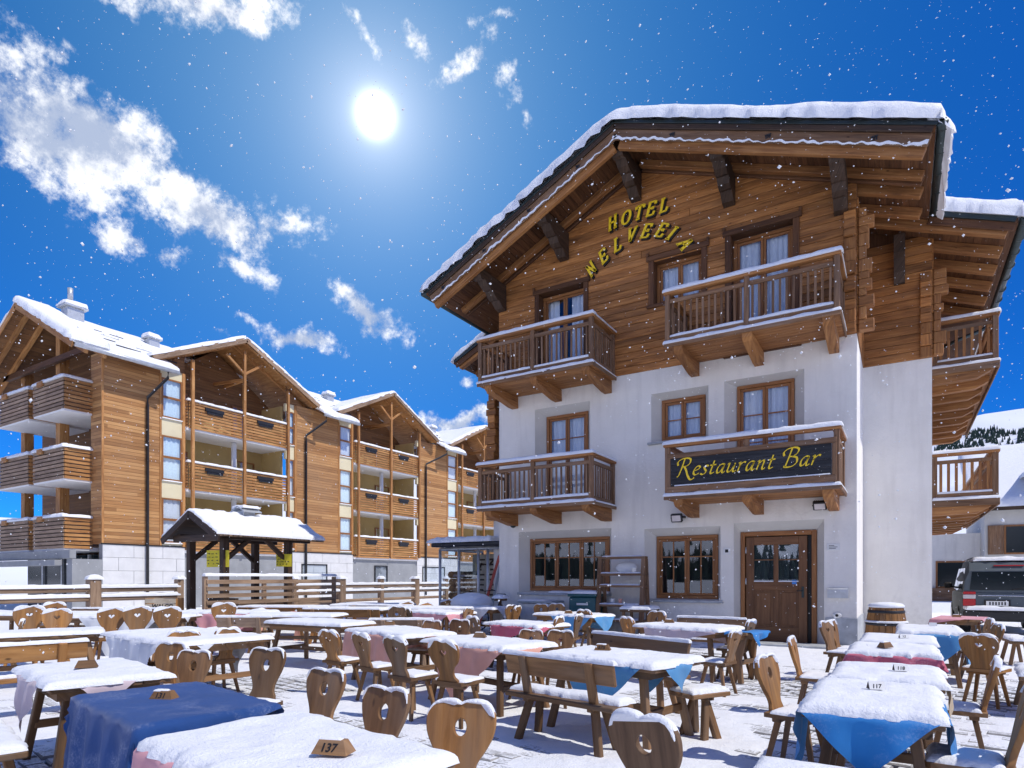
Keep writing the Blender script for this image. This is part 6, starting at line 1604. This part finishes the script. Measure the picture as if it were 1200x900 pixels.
e = empty('cool_box', (-6.62, 14.2, 0), 'dark teal plastic box with snow on the lid below the window', 'box')
MB().b6(-6.97, -6.27, 13.95, 14.45, .55, .98, ch=.03).build('body', M_['teal_plastic'], e); MB().b6(-7.0, -6.24, 13.92, 14.48, .985, 1.06, ch=.02).build('lid', M_['teal_plastic'], e); MB().b6(-6.75, -6.45, 13.93, 13.951, .78, .83, ch=.004).build('handle', M_['plate_white'], e)
MB().b6(-7.0, -6.24, 13.92, 14.48, 0.02, .545, ch=.03).build('base', M_['grey_plastic'], e); snow_rect('snow', -7.0, -6.24, 13.92, 14.48, 1.06, .08, e, seed=7, edge=.08, nu=16)
# ladder shaped shelf rack
e = empty('shelf_rack', (-5.65, 14.2, 0), 'tall weathered wooden shelf rack with snow on its shelves', 'shelf')
X0, X1 = -6.22, -5.12
for x in (X0, X1):
    MB().beam((x, 13.95, 0.0), (x, 14.18, 1.92), .10, .10, ch=.008, up=(0, 1, 0)).build('upright', M_['wood_balcony'], e); MB().beam((x, 14.52, 0.0), (x, 14.30, 1.90), .09, .08, ch=.008, up=(0, 1, 0)).build('upright', M_['wood_balcony'], e)
for z, yy in ((.42, 14.0), (.78, 14.05), (1.24, 14.1), (1.52, 14.13), (1.92, 14.18)):
    MB().b6(X0-.05, X1+.05, yy-.06, 14.50-(z*.1), z-.02, z+.035, ch=.006).build('shelf', M_['wood_balcony'], e); snow_rect('snow', X0+.04, X1-.06, yy-.05, 14.40-(z*.1), z+.035, .03, e, seed=z, nu=18)
for i, (x, z, r) in enumerate(((-5.9, .815, .06), (-5.7, .815, .05), (-5.35, 1.56, .07), (-5.95, .46, .06))):
    p = empty('flower_pot', (x, 14.16, z), ('white pot beside the clay pot on the second shelf of the rack', 'clay pot on the second shelf of the rack', 'white pot on the upper shelf of the rack', 'clay pot on the lowest shelf of the rack')[i], 'pot', 'pots on the shelf rack'); m = MB(); m.lathe([(r*.7, 0), (r, .11), (r*1.05, .12), (r*.8, .12)], 12, Matrix.Translation((x, 14.16, z+.012))); m.build('pot', M_['cloth_salmon' if i % 2 else 'plate_white'], p)
p = empty('round_tray', (-5.6, 14.25, 1.56), 'big pale round tray leaning in the shelf rack', 'tray'); m = MB(); m.lathe([(.26, 0), (.27, .012), (.25, .02)], 24, Matrix.Translation((-5.6, 14.30, 1.69)) @ Matrix.Rotation(R(80), 4, 'X') @ Matrix.Diagonal((1, .5, 1, 1))); m.build('disc', M_['plate_white'], p)
e = empty('side_table', (-4.9, 13.3, 0), 'small brown table with a snow topped cover beside the shelf rack', 'table')
MB().b6(-5.25, -4.55, 13.0, 13.6, .70, .76, ch=.01).build('top', M_['wood_brown'], e)
for x in (-5.18, -4.62):
    for y in (13.06, 13.54): MB().b6(x-.03, x+.03, y-.03, y+.03, 0, .70, ch=.006).build('leg', M_['wood_brown'], e)
snow_rect('snow', -5.25, -4.55, 13.0, 13.6, .76, .08, e, seed=3, edge=.08)
# barrel
e = empty('barrel', (-.22, 13.25, 0), 'oak barrel with dark hoops and a lid of snow by the hotel corner', 'barrel')
N = 20; prof = [(.27, 0), (.30, .15), (.325, .32), (.335, .46), (.325, .60), (.30, .77), (.27, .92)]
for k in range(N):
    m = MB(); a0, a1 = 2*math.pi*(k+.04)/N, 2*math.pi*(k+.96)/N; vs = []
    for r, z in prof: vs += [(r*math.cos(a0), r*math.sin(a0), z), (r*math.cos(a1), r*math.sin(a1), z), ((r-.03)*math.cos(a1), (r-.03)*math.sin(a1), z), ((r-.03)*math.cos(a0), (r-.03)*math.sin(a0), z)]
    fs = [(4*i+j, 4*i+(j+1) % 4, 4*i+4+(j+1) % 4, 4*i+4+j) for i in range(len(prof)-1) for j in range(4)]+[(3, 2, 1, 0), tuple(4*(len(prof)-1)+j for j in range(4))]
    m.add(vs, fs, axis=2); m.build('stave', M_['wood_honey'], e, Matrix.Translation((-.22, 13.25, 0)))
for z, r in ((.08, .29), (.30, .326), (.62, .326), (.84, .29)):
    m = MB(); m.lathe([(r+.002, z-.025), (r+.006, z-.02), (r+.006, z+.02), (r+.002, z+.025)], 24, Matrix.Translation((-.22, 13.25, 0))); m.build('hoop', M_['metal_dark'], e)
m = MB(); m.lathe([(.26, .88), (.26, .90)], 20, Matrix.Translation((-.22, 13.25, 0))); m.build('head', M_['wood_honey'], e)
me = MB(); me.lathe([(.285, .915), (.29, .95), (.25, .985), (.12, 1.005), (.01, 1.01)], 20, Matrix.Translation((-.22, 13.25, 0))); me.build('snow', M_['snow'], e)
me = MB(); me.lathe([(.335, .645), (.35, .655), (.335, .675), (.32, .68)], 20, Matrix.Translation((-.22, 13.25, 0))); me.build('snow', M_['snow'], e)

# parked car
car = empty('parked_car', (2.3, 19.6, 0), 'dark grey off road car with snow on its roof parked behind the hotel', 'car')
CX0, CX1, CY = 1.32, 3.24, 19.6; cm = (CX0+CX1)/2; hw = (CX1-CX0)/2
def cx(x): return cm+x
# body: lofted sections along y (x half width by height)
def section(y, pts): return [(cx(x), CY+y, z) for x, z in pts]+[(cx(-x), CY+y, z) for x, z in reversed(pts)]
secs = []
base = lambda w, zt, zb: [(w*.93, zb), (w, zb+.18), (w, .95), (w*.985, zt)]
for y, w, zt, zb in ((0.0, .90, 1.06, .42), (.05, .94, 1.09, .36), (.5, .96, 1.10, .34), (2.6, .96, 1.08, .34), (3.6, .95, 1.05, .36), (4.3, .90, .98, .42), (4.55, .82, .88, .48)): secs.append(section(y, base(w, zt, zb)))
m = MB(); n = len(secs[0]); vs = [p for s in secs for p in s]
fs = [(i*n+j, i*n+(j+1) % n, (i+1)*n+(j+1) % n, (i+1)*n+j) for i in range(len(secs)-1) for j in range(n)]+[tuple(range(n))[::-1], tuple((len(secs)-1)*n+j for j in range(n))]
m.add(vs, fs, smooth=False); body = m.build('body', M_['car_paint'], car)
bv = body.modifiers.new('bevel', 'BEVEL'); bv.width = .07; bv.segments = 4; bv.limit_method = 'ANGLE'
secs = []
for y, w, z0_, w2, z1_ in ((.03, .925, 1.06, .80, 1.62), (.22, .925, 1.08, .79, 1.84), (.8, .925, 1.08, .79, 1.90), (2.0, .925, 1.08, .78, 1.88), (2.6, .925, 1.08, .75, 1.78), (3.35, .90, 1.06, .74, 1.10)): secs.append(section(y, [(w, z0_), (w*.97, z0_+(z1_-z0_)*.5), (w2, z1_)]))
m = MB(); n = len(secs[0]); vs = [p for s in secs for p in s]
fs = [(i*n+j, i*n+(j+1) % n, (i+1)*n+(j+1) % n, (i+1)*n+j) for i in range(len(secs)-1) for j in range(n)]+[tuple(range(n))[::-1], tuple((len(secs)-1)*n+j for j in range(n))]
m.add(vs, fs); cab = m.build('cabin', M_['car_paint'], car); bv = cab.modifiers.new('bevel', 'BEVEL'); bv.width = .09; bv.segments = 4; bv.limit_method = 'ANGLE'
def quad(name, pts, mat, par=car, t=.012, d=(0, -1, 0)):
    d = Vector(d); m = MB(); a = [Vector(p)+d*t for p in pts]; b = [Vector(p)-d*.01 for p in pts]; k = len(pts)
    m.add(a+b, [tuple(range(k)), tuple(reversed(range(k, 2*k)))]+[(i, i+k, (i+1) % k+k, (i+1) % k) for i in range(k)]); return m.build(name, M_[mat], par)
quad('rear_window', [(cx(-.79), CY+.03, 1.14), (cx(.79), CY+.03, 1.14), (cx(.74), CY+.032, 1.60), (cx(-.74), CY+.032, 1.60)], 'glass_dark', t=.016)
for s in (-1, 1):
    for (y0, y1, y2, y3) in ((.32, 1.0, 1.0, .42), (1.06, 1.95, 1.95, 1.06), (2.02, 3.0, 2.55, 2.02)):
        pts = [(cx(s*.928), CY+y0, 1.14), (cx(s*.928), CY+y1, 1.14), (cx(s*.838), CY+y2, 1.70), (cx(s*.838), CY+y3, 1.70)]
        quad('side_window', pts if s > 0 else pts[::-1], 'glass_dark', d=(s, 0, .15), t=.012)
    for (z0_, z1_, mt) in ((.74, .92, 'tail_red'), (.92, 1.03, 'tail_clear'), (1.03, 1.10, 'tail_red'), (.66, .74, 'tail_clear')): MB().b6(cx(s*.74)-.13+.06*s, cx(s*.74)+.13+.06*s, CY-.025, CY+.06, z0_+.003, z1_-.003, ch=.012).build('tail_light', M_[mt], car)
    m = MB(); m.beam((cx(s*.93), CY+2.85, 1.18), (cx(s*1.06), CY+2.8, 1.20), .05, .05); m.box((cx(s*1.10), CY+2.75, 1.24), (.20, .10, .17), ch=.04); m.build('mirror', M_['black'], car)
    for y in (.85, 3.65):
        T = Matrix.Translation((cx(s*.84), CY+y, .37)) @ Matrix.Rotation(R(90), 4, 'Y')
        m = MB(); m.lathe([(.22, -.12), (.35, -.12), (.37, -.08), (.37, .08), (.35, .12), (.22, .12)], 22, T); w = m.build('wheel', M_['rubber'], car); m = MB(); m.lathe([(.02, .126*s), (.20, .121*s), (.22, .10*s)], 16, T); m.build('rim', M_['zinc'], w)
MB().b6(cx(-.93), cx(.93), CY-.10, CY+.1, .38, .64, ch=.05).build('bumper', M_['black'], car)
MB().b6(cx(-.5), cx(.02), CY-.03, CY+.02, .72, .90, ch=.01).build('plate_recess', M_['black'], car)
pl = MB().b6(cx(-.46), cx(-.02), CY-.042, CY-.032, .75, .87, ch=.003).build('number_plate', M_['plate_white'], car)
m = MB(); [m.b6(cx(-.40+k*.06), cx(-.40+k*.06+.03), CY-.045, CY-.043, .77, .85) for k in range(6)]; m.build('plate_print', M_['black'], pl)
MB().b6(cx(-.62), cx(.62), CY-.02, CY+.05, .985, 1.015, ch=.01).build('trim_strip', M_['chrome'], car)
m = MB(); m.tube([(cx(.05), CY-.0, 1.15), (cx(.45), CY+.0, 1.24)], .012); m.build('wiper', M_['black'], car)
MB().b6(cx(-.3), cx(.3), CY+.09, CY+.16, 1.74, 1.765, ch=.008).build('brake_light', M_['tail_red'], car)
for s in (-1, 1): m = MB(); m.tube([(cx(s*.68), CY+.5, 1.86), (cx(s*.68), CY+.6, 1.96), (cx(s*.68), CY+2.2, 1.95), (cx(s*.68), CY+2.35, 1.86)], .02, n=6); m.build('roof_rail', M_['black'], car)
meshobj('snow', snow_mesh('snow', lambda u, v: (cx(-.72+1.44*u), CY+.20+2.3*v, 1.885-.03*abs(u-.5)), 1.44, 2.3, .10, edge=.12, nu=18, nv=22, seed=2), car)
snow_rect('snow', cx(-.88), cx(.88), CY-.12, CY+.02, .64, .10, car, seed=9, nu=26, edge=.05)

# houses behind
hs_ = empty('village_house', (8, 46, 0), 'grey rendered house with snowy roof, dormer and wooden shutters behind the car', 'house')
MB().b6(4.2, 18, 46, 58, 0, 5.4).build('wall', M_['plaster_grey'], hs_)
MB().b6(1.2, 4.19, 48, 58, 0, 4.2).build('annex_wall', M_['plaster'], hs_)
m = MB(); m.add([(3.4, 45.2, 5.3), (19, 45.2, 5.3), (19, 52, 9.6), (3.4, 52, 9.6), (3.4, 45.2, 5.5), (19, 45.2, 5.5), (19, 52, 9.8), (3.4, 52, 9.8)], [(0, 3, 2, 1), (4, 5, 6, 7), (0, 1, 5, 4), (1, 2, 6, 5), (3, 0, 4, 7)]); r_ = m.build('roof', M_['wood_dark'], hs_)
meshobj('snow', snow_mesh('snow', lambda u, v: (3.3+15.8*u, 45.1+6.9*v, 5.5+4.3*v), 15.8, 8, .45, edge=.25, nu=30, nv=16, seed=4, ns=.5), r_)
m = MB(); m.b6(6.6, 8.6, 45.6, 49, 6.0, 7.3); m.build('dormer', M_['plaster_grey'], r_)
for s in (-1, 1):
    m = MB(); m.beam((7.6, 45.4, 8.25), (7.6+s*1.5, 45.4, 7.15), .3, .16); m.build('dormer_board', M_['wood_balcony'], r_)
    meshobj('snow', snow_mesh('snow', lambda u, v: (7.6+s*1.6*u, 45.2+4.5*v, 8.40-1.15*u), 1.9, 4.5, .3, edge=.2, nu=10, nv=14, seed=s, ns=.8), r_)
m = MB(); m.b6(7.0, 8.2, 45.55, 45.61, 6.2, 7.1); m.build('dormer_window', M_['glass_dark'], r_)
def housewin(par, x0, x1, z0, z1, y, sh=True):
    m = MB(); m.b6(x0-.1, x1+.1, y-.06, y, z0-.1, z1+.1); w = m.build('window', M_['wood_frame'], par); MB().b6(x0, x1, y-.075, y-.062, z0, z1).build('pane', M_['glass_dark'], w)
    if sh:
        MB().b6(x0-.85, x0-.12, y-.12, y-.07, z0-.1, z1+.1, ch=.01).build('shutter', M_['wood_balcony'], w)
housewin(hs_, 5.2, 6.2, 2.9, 4.4, 46, True); housewin(hs_, 8.0, 9.2, 2.4, 4.4, 46, False); housewin(hs_, 2.0, 3.4, .9, 2.4, 48, False)
MB().b6(1.2, 4.1, 47.2, 47.9, 0, .8).build('low_wall', M_['wood_balcony'], hs_)
# chalet at the far left
h2 = empty('village_chalet', (-58, 30, 0), 'dark chalet with snow covered slate roof beyond the apartment block', 'house')
MB().b6(-66, -50, 27, 34, 0, 4.2).build('wall', M_['wood_weathered'], h2)
m = MB(); m.add([(-68, 26, 4.0), (-48, 26, 4.0), (-48, 31, 7.2), (-68, 31, 7.2), (-68, 26, 4.2), (-48, 26, 4.2), (-48, 31, 7.4), (-68, 31, 7.4)], [(0, 3, 2, 1), (4, 5, 6, 7), (0, 1, 5, 4), (1, 2, 6, 5), (3, 0, 4, 7)]); r2 = m.build('roof', M_['concrete'], h2)
for k in range(7): meshobj('snow', snow_mesh('snow', lambda u, v: (-68+20*u, 26.0+.7*k+.5*v, 4.22+.64*(.7*k+.5*v)), 20, .5, .12, edge=.1, nu=24, nv=8, seed=k, ns=1.2), r2)
for k in range(4): MB().b6(-65+k*3.6, -63.6+k*3.6, 26.95, 26.99, 1.2, 2.8).build('window', M_['glass_dark'], h2)
# bare tree by the apartment corner
def bare_tree(x, y, h, sd, label):
    e = empty('bare_tree', (x, y, 0), label, 'tree'); rr = random.Random(sd); m = MB(); tw = MB()
    m.tube([(x, y, -.05), (x+.05, y, h*.25), (x-.05, y+.04, h*.5)], .10, n=8, r2=.06); m.build('trunk', M_['bark'], e)
    def br(p, d, L, r, lv):
        q = p+d*L*.5+Vector((rr.uniform(-.1, .1), rr.uniform(-.1, .1), .06))*L; e_ = p+d*L
        tw.tube([p, q, e_], r, n=5, r2=r*.5, cap=False)
        if lv:
            for k in range(4):
                nd = (d+Vector((rr.uniform(-.8, .8), rr.uniform(-.8, .8), rr.uniform(-.2, .7)))).normalized(); br(p+(e_-p)*rr.uniform(.4, 1), nd, L*rr.uniform(.5, .75), r*.6, lv-1)
    for k in range(7):
        a = k*.9+rr.random(); br(Vector((x, y, h*rr.uniform(.3, .5))), Vector((math.cos(a), math.sin(a), rr.uniform(.3, 1.0))).normalized(), h*.32, .045, 3)
    tw.build('crown', M_['bark'], e)
bare_tree(-40.5, 17.5, 4.6, 3, 'bare brown tree beyond the dark shop front of the apartments')
# a snow mound on a covered round table by the booth
e = empty('covered_table', (-9.9, 14.9, 0), 'round covered table bulging under a smooth dome of snow by the booth', 'table')
m = MB(); m.lathe([(.06, 0), (.06, .6), (.55, .62), (.56, .70)], 24, Matrix.Translation((-9.9, 13.95, 0))); m.build('top', M_['grey_plastic'], e)
m = MB(); m.lathe([(.57, .705), (.58, .76), (.52, .90), (.36, 1.0), (.15, 1.04), (.01, 1.05)], 28, Matrix.Translation((-9.9, 13.95, 0))); m.build('snow', M_['snow'], e)
e.location = (-9.9, 13.95, 0)
for ch in e.children: ch.matrix_parent_inverse = Matrix.Translation((9.9, -13.95, 0))

# ------------------------------------------------------------------ falling snow
m = MB(); rr = random.Random(21); vs = []; fs = []
def flake(x, y, z, r):
    b = len(vs); ax = Vector((rr.gauss(0, 1), rr.gauss(0, 1), rr.gauss(0, 1))).normalized(); k = rr.uniform(1.0, 1.7)
    for d in ((1, 0, 0), (-1, 0, 0), (0, 1, 0), (0, -1, 0), (0, 0, 1), (0, 0, -1)):
        v = Vector(d)*r*rr.uniform(.7, 1.2); v += ax*(v.dot(ax))*(k-1); vs.append((x+v.x, y+v.y, z+v.z))
    fs.extend([(b+i, b+j, b+q) for i, j, q in ((0, 2, 4), (2, 1, 4), (1, 3, 4), (3, 0, 4), (2, 0, 5), (1, 2, 5), (3, 1, 5), (0, 3, 5))])
n = 0
while n < 9500:
    zc = 2.2+13*rr.random()**1.3; px = rr.uniform(-.95, .95); hz = rr.uniform(-.12, 1.02)
    xc = zc*px; x = math.cos(YAW)*xc-math.sin(YAW)*zc; y = math.sin(YAW)*xc+math.cos(YAW)*zc; z = 1.45+hz*zc
    if z < .95: continue
    flake(x, y, z, rr.uniform(.0014, .0040)*(1.4 if rr.random() < .06 else 1)); n += 1
for k in range(70):
    zc = rr.uniform(1.6, 3.4); xc = zc*rr.uniform(-.82, .82); z = 1.45+zc*rr.uniform(.05, .9)
    flake(math.cos(YAW)*xc-math.sin(YAW)*zc, math.sin(YAW)*xc+math.cos(YAW)*zc, z, rr.uniform(.003, .0065))
m.add(vs, fs, uvs=[(0, 0)]*len(vs), smooth=True)
tag(m.build('falling_snow', M_['snow']), 'snowflakes drifting down over the whole terrace', 'snowflakes', kind='stuff')
